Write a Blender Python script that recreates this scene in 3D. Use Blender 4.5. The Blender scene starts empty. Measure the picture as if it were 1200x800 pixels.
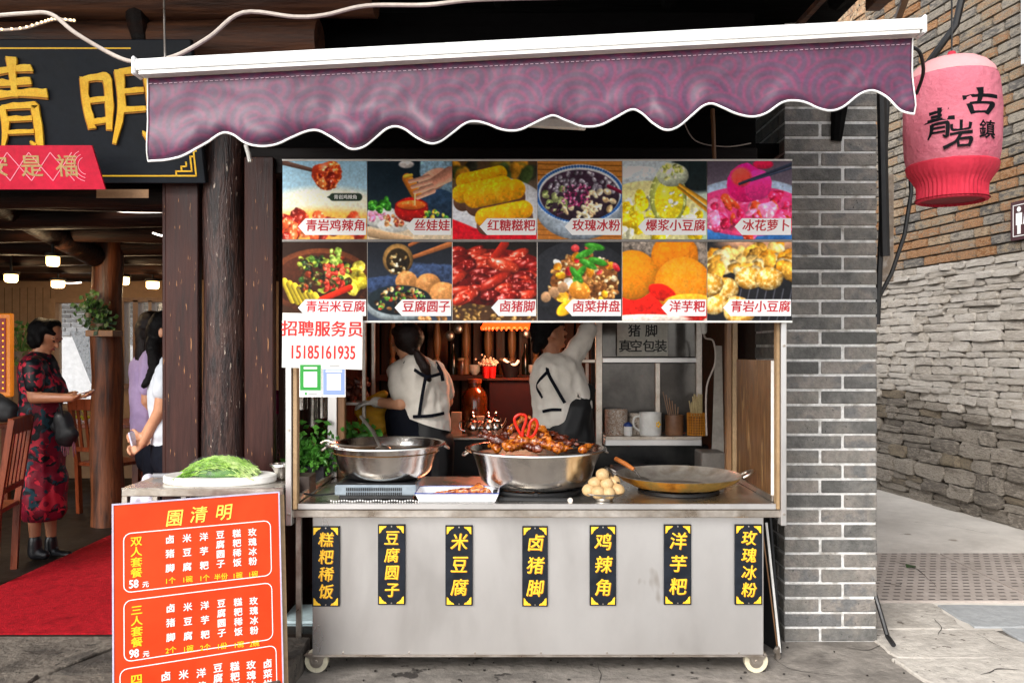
import bpy, bmesh, math, random
import numpy as np
from mathutils import Vector, Matrix, noise
random.seed(7)
R = math.radians
SC = bpy.context.scene
COL = SC.collection

# ---------------------------------------------------------------- camera, world, sun, exposure
EYE, F = 1.58, 980.0
cam_d = bpy.data.cameras.new('camera'); cam = bpy.data.objects.new('camera', cam_d); COL.objects.link(cam)
cam.location = (0, 0, EYE); cam.rotation_euler = (R(90), 0, 0)
cam_d.sensor_width = 36; cam_d.lens = 36 * F / 1200; cam_d.shift_y = 10 / 1200
cam_d.clip_start = 0.05; cam_d.clip_end = 500
SC.camera = cam
SUN_EL, SUN_AZ = R(35), R(212)          # the sun stands behind the camera, a little to the left, behind thin cloud
w = bpy.data.worlds.new('World'); SC.world = w; w.use_nodes = True
nt = w.node_tree; nt.nodes.clear()
sky = nt.nodes.new('ShaderNodeTexSky'); sky.sky_type = 'NISHITA'; sky.sun_disc = False
sky.sun_elevation = SUN_EL; sky.sun_rotation = SUN_AZ; sky.dust_density = 1.5; sky.air_density = 1.0
hs = nt.nodes.new('ShaderNodeHueSaturation'); hs.inputs['Saturation'].default_value = 0.22; hs.inputs['Value'].default_value = 1.0
bg = nt.nodes.new('ShaderNodeBackground'); bg.inputs['Strength'].default_value = 0.15
wo = nt.nodes.new('ShaderNodeOutputWorld')
nt.links.new(sky.outputs[0], hs.inputs['Color']); nt.links.new(hs.outputs[0], bg.inputs['Color']); nt.links.new(bg.outputs[0], wo.inputs[0])
sd = bpy.data.lights.new('sun', 'SUN'); sd.energy = 1.5; sd.angle = R(26); sd.color = (1.0, 0.96, 0.9)
sun = bpy.data.objects.new('sun', sd); COL.objects.link(sun)
_dir = Vector((math.sin(SUN_AZ) * math.cos(SUN_EL), math.cos(SUN_AZ) * math.cos(SUN_EL), math.sin(SUN_EL)))
sun.rotation_euler = _dir.to_track_quat('Z', 'Y').to_euler(); sun.location = _dir * 20
SC.view_settings.view_transform = 'Standard'; SC.view_settings.look = 'None'
SC.view_settings.exposure = 1.05; SC.view_settings.gamma = 1.0; SC.view_settings.use_curve_mapping = False

def P(px, py, Y):                        # a point of the place from where it was measured
    return Vector(((px - 600) * Y / F, Y, EYE - (py - 410) * Y / F))

# ---------------------------------------------------------------- materials
def C(h):
    v = [int(h[i:i + 2], 16) / 255 for i in (0, 2, 4)]
    return tuple(x / 12.92 if x <= .04045 else ((x + .055) / 1.055) ** 2.4 for x in v) + (1,)
MATS = {}
def mat(name, cols, sc=4, rough=.6, metal=0, bump=0, bsc=30, rnd=False, stretch=(1, 1, 1), emis=None, es=1, spec=.5, detail=6,
        coat=0, rv=.12, alpha=1, trans=0, spots=None, spot_sc=40, spot_t=.62, hv=0, sheen=0):
    """noise between the colours of one thing, fine relief, optional chips; rnd shifts colour and pattern per object"""
    if name in MATS: return MATS[name]
    m = bpy.data.materials.new(name); MATS[name] = m; m.use_nodes = True
    n = m.node_tree; b = n.nodes['Principled BSDF']; L = n.links.new
    tc = n.nodes.new('ShaderNodeTexCoord'); mp = n.nodes.new('ShaderNodeMapping'); mp.inputs['Scale'].default_value = stretch
    vec = tc.outputs['Object']
    oi = None
    if rnd:
        oi = n.nodes.new('ShaderNodeObjectInfo'); mu = n.nodes.new('ShaderNodeMath'); mu.operation = 'MULTIPLY'; mu.inputs[1].default_value = 53.7
        L(oi.outputs['Random'], mu.inputs[0]); va = n.nodes.new('ShaderNodeVectorMath'); va.operation = 'ADD'
        L(vec, va.inputs[0]); L(mu.outputs[0], va.inputs[1]); vec = va.outputs[0]
    L(vec, mp.inputs['Vector'])
    def nz(scale, det, dis=0):
        t = n.nodes.new('ShaderNodeTexNoise'); t.inputs['Scale'].default_value = scale; t.inputs['Detail'].default_value = det
        t.inputs['Distortion'].default_value = dis; t.inputs['Roughness'].default_value = .62; L(mp.outputs[0], t.inputs['Vector']); return t
    t = nz(sc, detail, .3)
    if isinstance(cols, str): cols = [cols]
    rp = n.nodes.new('ShaderNodeValToRGB'); e = rp.color_ramp.elements
    k = len(cols)
    if k == 1:
        e[0].color = C(cols[0]); e[1].color = C(cols[0])
    else:
        e[0].position = .32; e[1].position = .68; e[0].color = C(cols[0]); e[1].color = C(cols[-1])
        for i in range(1, k - 1):
            q = e.new(.32 + .36 * i / (k - 1)); q.color = C(cols[i])
    fac = t.outputs[0]
    if rnd and k > 1:                    # each object leans to one of the colours
        a = n.nodes.new('ShaderNodeMapRange'); a.inputs[3].default_value = -.16; a.inputs[4].default_value = .16
        L(oi.outputs['Random'], a.inputs[0]); ad = n.nodes.new('ShaderNodeMath'); ad.operation = 'ADD'; L(fac, ad.inputs[0]); L(a.outputs[0], ad.inputs[1]); fac = ad.outputs[0]
    L(fac, rp.inputs[0]); out = rp.outputs[0]
    if rv:
        t2 = nz(sc * 7, 3); h = n.nodes.new('ShaderNodeHueSaturation'); mr = n.nodes.new('ShaderNodeMapRange')
        mr.inputs[1].default_value = .3; mr.inputs[2].default_value = .7; mr.inputs[3].default_value = 1 - rv; mr.inputs[4].default_value = 1 + rv
        L(t2.outputs[0], mr.inputs[0]); L(mr.outputs[0], h.inputs['Value']); L(out, h.inputs['Color']); out = h.outputs[0]
    if spots:
        t3 = nz(spot_sc, 4); st = n.nodes.new('ShaderNodeMapRange'); st.inputs[1].default_value = spot_t; st.inputs[2].default_value = spot_t + .03
        mx = n.nodes.new('ShaderNodeMix'); mx.data_type = 'RGBA'; mx.inputs[7].default_value = C(spots)
        L(t3.outputs[0], st.inputs[0]); L(st.outputs[0], mx.inputs[0]); L(out, mx.inputs[6]); out = mx.outputs[2]
    L(out, b.inputs['Base Color'])
    if rough is not None:
        rr = n.nodes.new('ShaderNodeMapRange'); rr.inputs[1].default_value = .3; rr.inputs[2].default_value = .7
        rr.inputs[3].default_value = max(.02, rough - .08 - .1 * rough); rr.inputs[4].default_value = min(1, rough + .08 + .1 * rough)
        L(t.outputs[0], rr.inputs[0]); L(rr.outputs[0], b.inputs['Roughness'])
    b.inputs['Metallic'].default_value = metal; b.inputs['Specular IOR Level'].default_value = spec
    b.inputs['Coat Weight'].default_value = coat
    if alpha < 1: b.inputs['Alpha'].default_value = alpha
    if trans: b.inputs['Transmission Weight'].default_value = trans
    if sheen: pass
    if emis: b.inputs['Emission Color'].default_value = C(emis); b.inputs['Emission Strength'].default_value = es
    if bump:
        t4 = nz(bsc, 8); bu = n.nodes.new('ShaderNodeBump'); bu.inputs['Distance'].default_value = bump; bu.inputs['Strength'].default_value = 1
        L(t4.outputs[0], bu.inputs['Height']); L(bu.outputs[0], b.inputs['Normal'])
    return m

steel = mat('stainless_steel', ['c9c4bd', 'dcd8d2'], 2.5, .28, 1, .0015, 9, rv=.04)
steel_panel = mat('brushed_steel_panel', ['c8c5c3', 'd6d3d1', 'cfccca'], 1.2, .36, .88, .0012, 1.4, rv=.03, stretch=(1, 1, .5), spots='b5aea8', spot_sc=2.5, spot_t=.68)
steel_worn = mat('worn_steel', ['a79a8c', 'cfc8c0'], 6, .36, .95, .001, 40, rv=.1)
steel_bowl = mat('polished_steel', ['cfcac4', 'e2ded9'], 3, .16, 1, .006, 5, rv=.03)
tan = mat('tan_edge_strip', ['8f7452', 'a88a66'], 8, .5, 0, .001, 60)
black = mat('black_matte', ['0d0d0f', '18181a'], 6, .6)
blackpl = mat('black_plastic', ['101013', '1b1b1f'], 6, .35)
plaque_m = mat('plaque_lacquer', ['14181f', '1d222b'], 10, .4, bump=.0004, bsc=60, spec=.25)
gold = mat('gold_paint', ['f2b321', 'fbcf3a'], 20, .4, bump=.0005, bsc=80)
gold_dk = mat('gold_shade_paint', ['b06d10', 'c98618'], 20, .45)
white_p = mat('white_powder_coat', ['dedede', 'f0f0ee'], 5, .3, rv=.03)
white_dirty = mat('white_soiled', ['d9d6cf', 'f1efea'], 7, .4, rv=.05)
dkwood = mat('dark_lacquered_wood', ['1c0c09', '371b16', '42241d'], 3, .48, bump=.002, bsc=14, stretch=(6, 6, .6), spots='a8774e', spot_sc=14, spot_t=.67, spec=.25)
postwood = mat('worn_log_post', ['0e0606', '291614', '452c25', '140908', '35201b'], 3.4, .36, bump=.008, bsc=16, stretch=(5, 5, .8), spots='c9b8a8', spot_sc=16, spot_t=.665, spec=.45, rv=.25)
logwood = mat('dark_log_beam', ['0a0504', '1a0d08', '3a1f12'], 3, .6, spec=.2, bump=.01, bsc=8, stretch=(.5, 5, 5))
blackwood = mat('shaded_black_timber', ['030303', '080607'], 3, .85, spec=.1, bump=.004, bsc=12, stretch=(.6, 4, 4))  # near-black base puts the deep shade under the eaves into the colour
beamwood = mat('dark_brown_beam', ['080505', '150c0b'], 3, .6, spec=.2, bump=.004, bsc=12, stretch=(.5, 5, 5))  # very dark brown base colour for the lintel
slatwood = mat('varnished_slat_wood', ['1f0f08', '3a1d10', '55301b'], 4, .5, spec=.25, bump=.002, bsc=12, rnd=True, stretch=(6, 6, .5))
redwood = mat('red_brown_wood', ['5a2410', '8a3f1c'], 5, .35, bump=.001, bsc=12, stretch=(5, 5, .7))
palewood = mat('pale_wood', ['6e4a2c', '8c6640'], 5, .45, bump=.001, bsc=18, stretch=(5, 5, .6))
board_wood = mat('greasy_chopping_board', ['3f2814', '6a4826', '4e3319', '7c5a34'], 4, .45, bump=.002, bsc=10, stretch=(2, 4, .6), rv=.2, spots='8e7048', spot_sc=5, spot_t=.62)
cream = mat('cream_plaster', ['96765a', 'ab8a6a'], 2, .8, bump=.001, bsc=25)
greybrick = mat('grey_brick', ['5a5956', '6c6a67', '7a7670', '88817a', '6d6c6b'], 5, .9, bump=.010, bsc=80, rnd=True, rv=.2, spots='3c3b3a', spot_sc=60, spot_t=.66)
greybrick_side = greybrick
mortar = mat('white_mortar', ['b4b2af', 'd8d6d3', '98938c'], 9, .9, bump=.004, bsc=50)
mortar_dk = mat('dirty_mortar', ['3a332b', '5e5448'], 6, .95, bump=.01, bsc=30)
oldbrick = mat('old_mixed_brick', ['746d66', 'a39686', 'b8a488', 'bd9470', 'ac9c8a'], 3.2, .95, bump=.02, bsc=60, rnd=True, rv=.32, spots='33312f', spot_sc=26, spot_t=.57)
oldbrick_or = mat('old_orange_brick', ['a8703f', 'c8a078', 'bb8052', 'a08e76', 'ccb090'], 4.5, .95, bump=.02, bsc=60, rnd=True, rv=.32, spots='4c443c', spot_sc=24, spot_t=.575)
oldbrick_gr = mat('old_grey_brick', ['706b66', '9f968b', 'bdb09e', '877f75'], 4, .95, bump=.02, bsc=60, rnd=True, rv=.32, spots='3a3735', spot_sc=24, spot_t=.60)
stone_a = mat('pale_limestone', ['bdb2a5', 'd8cfc4', 'e4dcd2', 'c6baab'], 5, .95, bump=.022, bsc=20, rnd=True, rv=.16, spots='6e645a', spot_sc=20, spot_t=.66, stretch=(1, 1, 2.2))
stone_b = mat('weathered_dark_limestone', ['766d63', '988e82', 'b4a99b', '867c71'], 5, .95, bump=.026, bsc=20, rnd=True, rv=.24, spots='4a433c', spot_sc=20, spot_t=.60, stretch=(1, 1, 1.6))
stone_c = mat('tan_limestone', ['857765', '9f9079', '7f7466'], 4, .95, bump=.03, bsc=26, rnd=True, rv=.2, spots='3c342d', spot_sc=18, spot_t=.6)
slab_m = mat('grey_stone_slab', ['433d37', '5f574e', '776e63', '4c453e'], 4, .85, bump=.03, bsc=26, rnd=True, rv=.16, spots='3a352f', spot_sc=14, spot_t=.62)
slab_lt = mat('pale_stone_slab', ['a39c93', 'b8b1a8', 'c6bfb5'], 3, .8, bump=.016, bsc=20, rnd=True, rv=.16, spots='6a625a', spot_sc=14, spot_t=.64)
slab_bl = mat('blue_grey_slab', ['8f9294', 'a2a4a5'], 3, .75, bump=.01, bsc=16, rnd=True, rv=.08)
conc = mat('stained_concrete', ['57524d', '77716a', '8f8880', '655f59'], 1.8, .85, bump=.014, bsc=22, rv=.2, spots='3c3733', spot_sc=5, spot_t=.62)
conc_lt = mat('pale_alley_concrete', ['c0b9b0', 'd2cbc2', 'dcd5cc'], 1.2, .85, bump=.006, bsc=14, rv=.06, spots='a0968a', spot_sc=4, spot_t=.66)
floor_m = mat('dark_shop_floor', ['17110c', '2a2018'], 3, .55, spec=.25, bump=.004, bsc=8, rv=.15)
carpet_m = mat('red_carpet', ['8e0a17', 'ab1420', '980e1a'], 7, .95, bump=.008, bsc=120, rv=.3, spec=.15)
skin = mat('skin', ['c58a68', 'd59c79'], 9, .5, rv=.04)
skin_d = mat('tanned_skin', ['9a6244', 'ad7453'], 9, .5, rv=.04)
hair = mat('black_hair', ['050404', '0c0809'], 4, .6, spec=.12, bump=.004, bsc=30, stretch=(6, 6, .7))
hair_b = mat('dark_brown_hair', ['0e0706', '22120e'], 4, .52, spec=.25, bump=.004, bsc=30, stretch=(6, 6, .7))
shirt = mat('white_cotton', ['d6cec2', 'e8e1d7'], 5, .85, bump=.004, bsc=12, rv=.03)
shirt_g = mat('pale_grey_cotton', ['c3c9d1', 'd8dce2'], 5, .85, bump=.004, bsc=12, rv=.03)
lilac = mat('lilac_cloth', ['a08bb5', 'b7a2c8'], 5, .85, bump=.004, bsc=12, rv=.04)
navy = mat('navy_cloth', ['0a0c14', '11141f'], 5, .9, spec=.15, bump=.003, bsc=14)
orange_b = mat('orange_sign_print', ['d43c14', 'dc4a1e'], 3, .45, spec=.2, rv=.02)
white_print = mat('white_print', 'f6f4f0', rough=.4, rv=0)
yellow_print = mat('yellow_print', 'ffd21e', rough=.4, rv=0)
pyellow = mat('pale_yellow_print', 'ffe45c', rough=.4, rv=0)
red_print = mat('crimson_print', 'c00a22', rough=.6, rv=0)
red_sign = mat('red_hiring_print', 'c81410', rough=.6, rv=0)
ink = mat('black_ink', '0c0e12', rough=.7, rv=0, spec=.1)
ink_g = mat('dark_green_black_ink', '1d2a28', rough=.5, rv=0)
tagwhite = mat('tag_white', 'eeecea', rough=.4, rv=0)
rubber = mat('caster_tyre', ['c9bfa2', 'ddd5bd'], 9, .5)
cable_m = mat('grey_cable', ['a99c92', 'c4b8ae'], 8, .5)
cable_k = mat('black_cable', ['0a0a0c', '16161a'], 8, .45)
warm_glow = mat('warm_lamp', 'fff0d0', rough=.5, rv=0, emis='ffca80', es=5)
led_glow = mat('led_strip', 'ffffff', rough=.5, rv=0, emis='ffeee0', es=4)
meat = mat('braised_trotter', ['3a1006', '8a330d', 'd0761f', '661e0a', 'b5561a'], 22, .2, bump=.006, bsc=50, coat=.6, rv=.2)  # bright orange stops paint glints into the braised colour
meat_d = mat('braised_dark', ['2a0d06', '5f2410', '8f3d18'], 14, .2, bump=.006, bsc=50, coat=.6, rv=.2)
egg_m = mat('pale_dumpling', ['b08c60', 'c8a878', 'a37d52'], 12, .5, bump=.003, bsc=30)
green_m = mat('shredded_greens', ['24500e', '45781a', '5c8c28'], 14, .5, bump=.004, bsc=60, rv=.2)
leaf_m = mat('leaf_green', ['1d3a14', '3b6420'], 9, .5, rv=.2, rnd=True)
film = mat('cling_film', 'ffffff', rough=.12, rv=0, alpha=.05, spec=1, bump=.03, bsc=30)

# ---------------------------------------------------------------- object helpers
WL = {}
def tag(o, label=None, cat=None, group=None, kind=None):
    if label: o['label'] = label
    if cat: o['category'] = cat
    if group: o['group'] = group
    if kind: o['kind'] = kind
    return o
def thing(name, label, cat, loc, group=None):
    o = bpy.data.objects.new(name, None); COL.objects.link(o); o.location = loc; o.empty_display_size = .1
    WL[o.name] = Vector(loc); return tag(o, label, cat, group)
def link(name, me, m, parent=None, loc=(0, 0, 0)):
    o = bpy.data.objects.new(name, me); COL.objects.link(o)
    if m is not None and not me.materials: me.materials.append(m)
    loc = Vector(loc); WL[o.name] = loc
    if parent: o.parent = parent; o.location = loc - WL[parent.name]
    else: o.location = loc
    return o
def finish(me, ang=35):
    me.validate(); me.update()
    me.polygons.foreach_set('use_smooth', [True] * len(me.polygons)); me.set_sharp_from_angle(angle=R(ang))

class MB:
    def __init__(s): s.v = []; s.f = []
    def add(s, vs, fs):
        k = len(s.v); s.v += [Vector(v) for v in vs]; s.f += [[i + k for i in f] for f in fs]; return s
    def box(s, x0, x1, y0, y1, z0, z1):
        return s.add([(x0, y0, z0), (x1, y0, z0), (x1, y1, z0), (x0, y1, z0), (x0, y0, z1), (x1, y0, z1), (x1, y1, z1), (x0, y1, z1)],
                     [(0, 3, 2, 1), (4, 5, 6, 7), (0, 1, 5, 4), (1, 2, 6, 5), (2, 3, 7, 6), (3, 0, 4, 7)])
    def cbox(s, c, sz, M=None):
        a, b, d = sz[0] / 2, sz[1] / 2, sz[2] / 2; k = len(s.v); s.box(-a, a, -b, b, -d, d)
        for i in range(k, len(s.v)): s.v[i] = (M @ s.v[i] if M else s.v[i]) + Vector(c)
        return s
    def bar(s, p, q, w, h, up=(0, 0, 1)):             # square bar from p to q
        p, q = Vector(p), Vector(q); d = (q - p).normalized(); u = Vector(up)
        if abs(d.dot(u)) > .95: u = Vector((0, 1, 0))
        x = d.cross(u).normalized() * w / 2; y = x.cross(d).normalized() * h / 2
        return s.add([p - x - y, p + x - y, p + x + y, p - x + y, q - x - y, q + x - y, q + x + y, q - x + y],
                     [(0, 3, 2, 1), (4, 5, 6, 7), (0, 1, 5, 4), (1, 2, 6, 5), (2, 3, 7, 6), (3, 0, 4, 7)])
    def tube(s, pts, r, n=8, cap=True, wob=0):
        pts = [Vector(p) for p in pts]; m = len(pts); rs = r if isinstance(r, (list, tuple)) else [r] * m
        vs = []; prev = None
        for i, p in enumerate(pts):
            d = (pts[min(i + 1, m - 1)] - pts[max(i - 1, 0)]).normalized()
            if prev is None: x = d.orthogonal().normalized()
            else:
                x = (prev - d * prev.dot(d)); x = x.normalized() if x.length > 1e-6 else d.orthogonal().normalized()
            prev = x; y = d.cross(x)
            for k in range(n):
                a = 2 * math.pi * k / n; rr = rs[i] * (1 + wob * noise.noise((k * .9, i * .7, rs[0] * 50 + p.x)))
                vs.append(p + (x * math.cos(a) + y * math.sin(a)) * rr)
        fs = [(i * n + k, i * n + (k + 1) % n, (i + 1) * n + (k + 1) % n, (i + 1) * n + k) for i in range(m - 1) for k in range(n)]
        if cap: fs += [tuple(range(n - 1, -1, -1)), tuple(range((m - 1) * n, m * n))]
        return s.add(vs, fs)
    def lathe(s, prof, c=(0, 0, 0), n=32, mod=None, M=None):   # profile of (radius, z)
        vs = []; m = len(prof)
        for i, (r, z) in enumerate(prof):
            for k in range(n):
                a = 2 * math.pi * k / n; q = mod(a, i) if mod else 1
                v = Vector((r * q * math.cos(a), r * q * math.sin(a), z)); vs.append((M @ v if M else v) + Vector(c))
        fs = [(i * n + k, i * n + (k + 1) % n, (i + 1) * n + (k + 1) % n, (i + 1) * n + k) for i in range(m - 1) for k in range(n)]
        return s.add(vs, fs)
    def prism(s, poly, fr, d):                         # outline in a frame matrix, given thickness
        k = len(poly); a = [fr @ Vector((x, y, 0)) for x, y in poly]; b = [fr @ Vector((x, y, d)) for x, y in poly]
        return s.add(a + b, [tuple(range(k - 1, -1, -1)), tuple(range(k, 2 * k))] + [(i, (i + 1) % k, k + (i + 1) % k, k + i) for i in range(k)])
    def ell(s, c, r, n=10, M=None):
        c = Vector(c); r = (r, r, r) if not isinstance(r, (tuple, list)) else r; vs = []
        m = max(5, n * 2 // 3)
        for i in range(m + 1):
            t = math.pi * i / m
            for k in range(n):
                a = 2 * math.pi * k / n; v = Vector((r[0] * math.sin(t) * math.cos(a), r[1] * math.sin(t) * math.sin(a), r[2] * math.cos(t)))
                vs.append((M @ v if M else v) + c)
        return s.add(vs, [(i * n + k, (i + 1) * n + k, (i + 1) * n + (k + 1) % n, i * n + (k + 1) % n) for i in range(m) for k in range(n)])
    def cap(s, p, q, r1, r2, n=10):                    # tapered capsule
        p, q = Vector(p), Vector(q); d = q - p; L = d.length
        if L < 1e-5: return s.ell(p, r1, n)
        Q = d.to_track_quat('Z', 'Y'); vs = []; pr = []
        for i in range(5): t = math.pi / 2 * i / 4; pr.append((r1 * math.sin(t), -r1 * math.cos(t)))
        for i in range(5): t = math.pi / 2 * i / 4; pr.append((r2 * math.cos(t), L + r2 * math.sin(t)))
        pr[0] = (r1 * .02, pr[0][1]); pr[-1] = (r2 * .02, pr[-1][1])
        k0 = len(s.v); s.lathe(pr, n=n); k1 = len(s.v)
        s.f.append([k0 + i for i in range(n - 1, -1, -1)]); s.f.append([k1 - n + i for i in range(n)])
        for i in range(k0, k1): s.v[i] = Q @ s.v[i] + p
        return s
    def noise(s, amp, sc=5, seed=0):
        for i, v in enumerate(s.v): s.v[i] = v + noise.noise_vector(v * sc + Vector((seed, 0, 0))) * amp
        return s
    def mesh(s, name, m=None, org=(0, 0, 0), bevel=0, ang=35, weld=False):
        org = Vector(org); me = bpy.data.meshes.new(name); me.from_pydata([v - org for v in s.v], [], s.f)
        if bevel or weld:
            bm = bmesh.new(); bm.from_mesh(me)
            if weld: bmesh.ops.remove_doubles(bm, verts=bm.verts, dist=1e-5)
            if bevel:
                bmesh.ops.bevel(bm, geom=[e for e in bm.edges if len(e.link_faces) == 2 and e.calc_face_angle(0) > .6], offset=bevel, segments=1, affect='EDGES')
            bm.to_mesh(me); bm.free()
        finish(me, ang)
        if m: me.materials.append(m)
        return me
    def build(s, name, m, parent=None, bevel=0, ang=35, weld=False):
        xs = [v.x for v in s.v]; ys = [v.y for v in s.v]; zs = [v.z for v in s.v]
        o = Vector(((min(xs) + max(xs)) / 2, (min(ys) + max(ys)) / 2, min(zs)))
        return link(name, s.mesh(name, m, o, bevel, ang, weld), m, parent, o)
def box(name, m, parent, x0, x1, y0, y1, z0, z1, bevel=.002): return MB().box(x0, x1, y0, y1, z0, z1).build(name, m, parent, bevel)
def frame(O, ex, ey):
    ex = Vector(ex).normalized(); ey = Vector(ey).normalized(); n = ex.cross(ey)
    return Matrix(((ex.x, ey.x, n.x, O[0]), (ex.y, ey.y, n.y, O[1]), (ex.z, ey.z, n.z, O[2]), (0, 0, 0, 1)))
def front(x, y, z): return frame((x, y, z), (1, 0, 0), (0, 0, 1))

_gl = {}
def glyph_mesh(s, size, bold, ext, line, shear, align, res=3):
    k = (s, round(size, 4), bold, ext, line, shear, align)
    if k in _gl: return _gl[k]
    cu = bpy.data.curves.new('lettering', 'FONT'); cu.body = s; cu.size = size; cu.extrude = ext; cu.align_x = align; cu.align_y = 'CENTER'
    cu.space_line = line; cu.shear = shear; cu.resolution_u = res
    ob = bpy.data.objects.new('lettering', cu); me = bpy.data.meshes.new_from_object(ob); bpy.data.objects.remove(ob)
    _gl[k] = ([v.co.copy() for v in me.vertices], [tuple(p.vertices) for p in me.polygons]); return _gl[k]
def text(s, size, fr, m, parent, bold=0, ext=.0008, line=1, shear=0, align='CENTER', mp=None, warp=0, name='lettering', sx=1):
    vs, fs = glyph_mesh(s, size, 0, ext, line, shear, align)
    b = MB(); e = bold * size * 1.15; k = 0
    for ox, oy in ([(0, 0), (e, 0), (-e, 0), (0, e * .7), (0, -e * .7)] if e else [(0, 0)]):
        out = []
        for v in vs:
            v = Vector((v.x, v.y, v.z))
            if warp:
                q = noise.noise_vector(Vector((v.x, v.y, 0)) * (2.2 / size)); v = v + Vector((q.x, q.y, 0)) * warp * size
            v = Vector((v.x * sx + ox, v.y + oy, v.z + k * .00012)); out.append(mp(v.x, v.y, v.z) if mp else fr @ v)
        b.add(out, fs); k += 1
    return b.build(name, m, parent)

def ribbon(b, pts, ws, mp, d, steps=5):                # one brush stroke: a tapered flat bar with thickness d
    p = [Vector((x, y)) for x, y in pts]; n = len(p); q = []; w = []
    for i in range(n - 1):
        p0, p1, p2, p3 = p[max(i - 1, 0)], p[i], p[i + 1], p[min(i + 2, n - 1)]
        for k in range(steps):
            t = k / steps
            q.append(.5 * (2 * p1 + (p2 - p0) * t + (2 * p0 - 5 * p1 + 4 * p2 - p3) * t * t + (3 * p1 - p0 - 3 * p2 + p3) * t ** 3)); w.append(ws[i] * (1 - t) + ws[i + 1] * t)
    q.append(p[-1]); w.append(ws[-1]); m = len(q); L = []; Rr = []
    for i in range(m):
        t = (q[min(i + 1, m - 1)] - q[max(i - 1, 0)]); t = t.normalized() if t.length > 1e-6 else Vector((1, 0)); nn = Vector((-t.y, t.x)) * w[i] / 2
        w[i] *= 1 + .28 * noise.noise((q[i].x * 5, q[i].y * 5, len(b.v) * .01)); nn = nn * (w[i] / max(w[i], 1e-6)); j = noise.noise((q[i].x * 11, q[i].y * 11, 1)) * .02
        L.append(q[i] + nn + Vector((j, j))); Rr.append(q[i] - nn)
    vs = [mp(v.x, v.y, 0) for v in L] + [mp(v.x, v.y, 0) for v in Rr] + [mp(v.x, v.y, d) for v in L] + [mp(v.x, v.y, d) for v in Rr]
    fs = []
    for i in range(m - 1):
        fs += [(2 * m + i, 3 * m + i, 3 * m + i + 1, 2 * m + i + 1), (i, i + 1, 2 * m + i + 1, 2 * m + i), (m + i, 3 * m + i, 3 * m + i + 1, m + i + 1)]
    fs += [(0, 2 * m, 3 * m, m), (m - 1, 2 * m - 1, 4 * m - 1, 3 * m - 1)]
    b.add(vs, fs)
_q = [([(.28, .48), (.27, .25), (.17, .0)], (.1, .09, .03)), ([(.28, .47), (.7, .49), (.75, .44), (.73, .05), (.6, .1)], (.07, .09, .11, .1, .02)), ([(.3, .34), (.68, .35)], (.06, .06)), ([(.3, .2), (.68, .21)], (.06, .06))]
QING = [([(.2, .84), (.5, .87), (.8, .89)], (.1, .07, .11)), ([(.25, .72), (.75, .75)], (.08, .1)), ([(.04, .58), (.5, .62), (.96, .62)], (.12, .08, .13)), ([(.52, 1.0), (.5, .8), (.49, .58)], (.14, .09, .07))] + _q
GLY = {
 'qing': QING,
 'ming': [([(.13, .86), (.11, .5), (.15, .2)], (.12, .1, .12)), ([(.13, .83), (.3, .86), (.42, .82), (.4, .5), (.36, .18)], (.08, .09, .13, .11, .08)), ([(.15, .56), (.36, .58)], (.08, .07)), ([(.15, .28), (.36, .31)], (.08, .08)),
          ([(.58, .95), (.56, .5), (.4, .0)], (.13, .11, .05)), ([(.58, .92), (.86, .95), (.94, .88), (.92, .08), (.78, .16)], (.08, .1, .14, .13, .02)), ([(.6, .68), (.86, .7)], (.08, .07)), ([(.57, .44), (.86, .46)], (.08, .07))],
 'water_qing': [([(.05, .9), (.2, .76)], (.05, .14)), ([(.0, .62), (.14, .5)], (.05, .13)), ([(.02, .06), (.12, .2), (.22, .42)], (.14, .1, .02))] + [([(x * .74 + .27, y) for x, y in p], w_) for p, w_ in QING],
 'gu': [([(.02, .62), (.4, .7), (.98, .72)], (.16, .1, .14)), ([(.5, 1.0), (.52, .8), (.46, .42)], (.2, .13, .1)), ([(.2, .42), (.3, .03)], (.16, .1)), ([(.22, .42), (.75, .46), (.84, .4), (.68, .04)], (.08, .09, .14, .1)), ([(.32, .1), (.66, .12)], (.08, .08))],
 'yan': [([(.52, 1.0), (.5, .66)], (.12, .09)), ([(.18, .86), (.22, .66), (.5, .64), (.8, .68)], (.1, .1, .07, .07)), ([(.84, .9), (.8, .66)], (.12, .08)), ([(.12, .5), (.9, .55)], (.09, .12)), ([(.5, .5), (.32, .22), (-.1, .02)], (.12, .1, .14)), ([(.4, .3), (.42, .02)], (.1, .08)), ([(.4, .3), (.78, .33), (.86, .28), (.76, .02)], (.07, .09, .13, .09)), ([(.42, .06), (.76, .07)], (.08, .08))]}
def glyph(key, mp, m, parent, d=.004, thick=1, name='character'):
    b = MB()
    for i, (pts, ws) in enumerate(GLY[key]): ribbon(b, pts, [x * thick for x in ws], mp, d + i * .0004)
    return b.build(name, m, parent, ang=50)

def shared(me, name, parent, loc, rot=(0, 0, 0), scale=(1, 1, 1), label=None):
    o = bpy.data.objects.new(name, me); COL.objects.link(o); o.location = Vector(loc) - (WL[parent.name] if parent else Vector()); o.rotation_euler = rot; o.scale = scale
    WL[o.name] = Vector(loc)
    if parent: o.parent = parent
    if label: o['label'] = label
    return o

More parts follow.
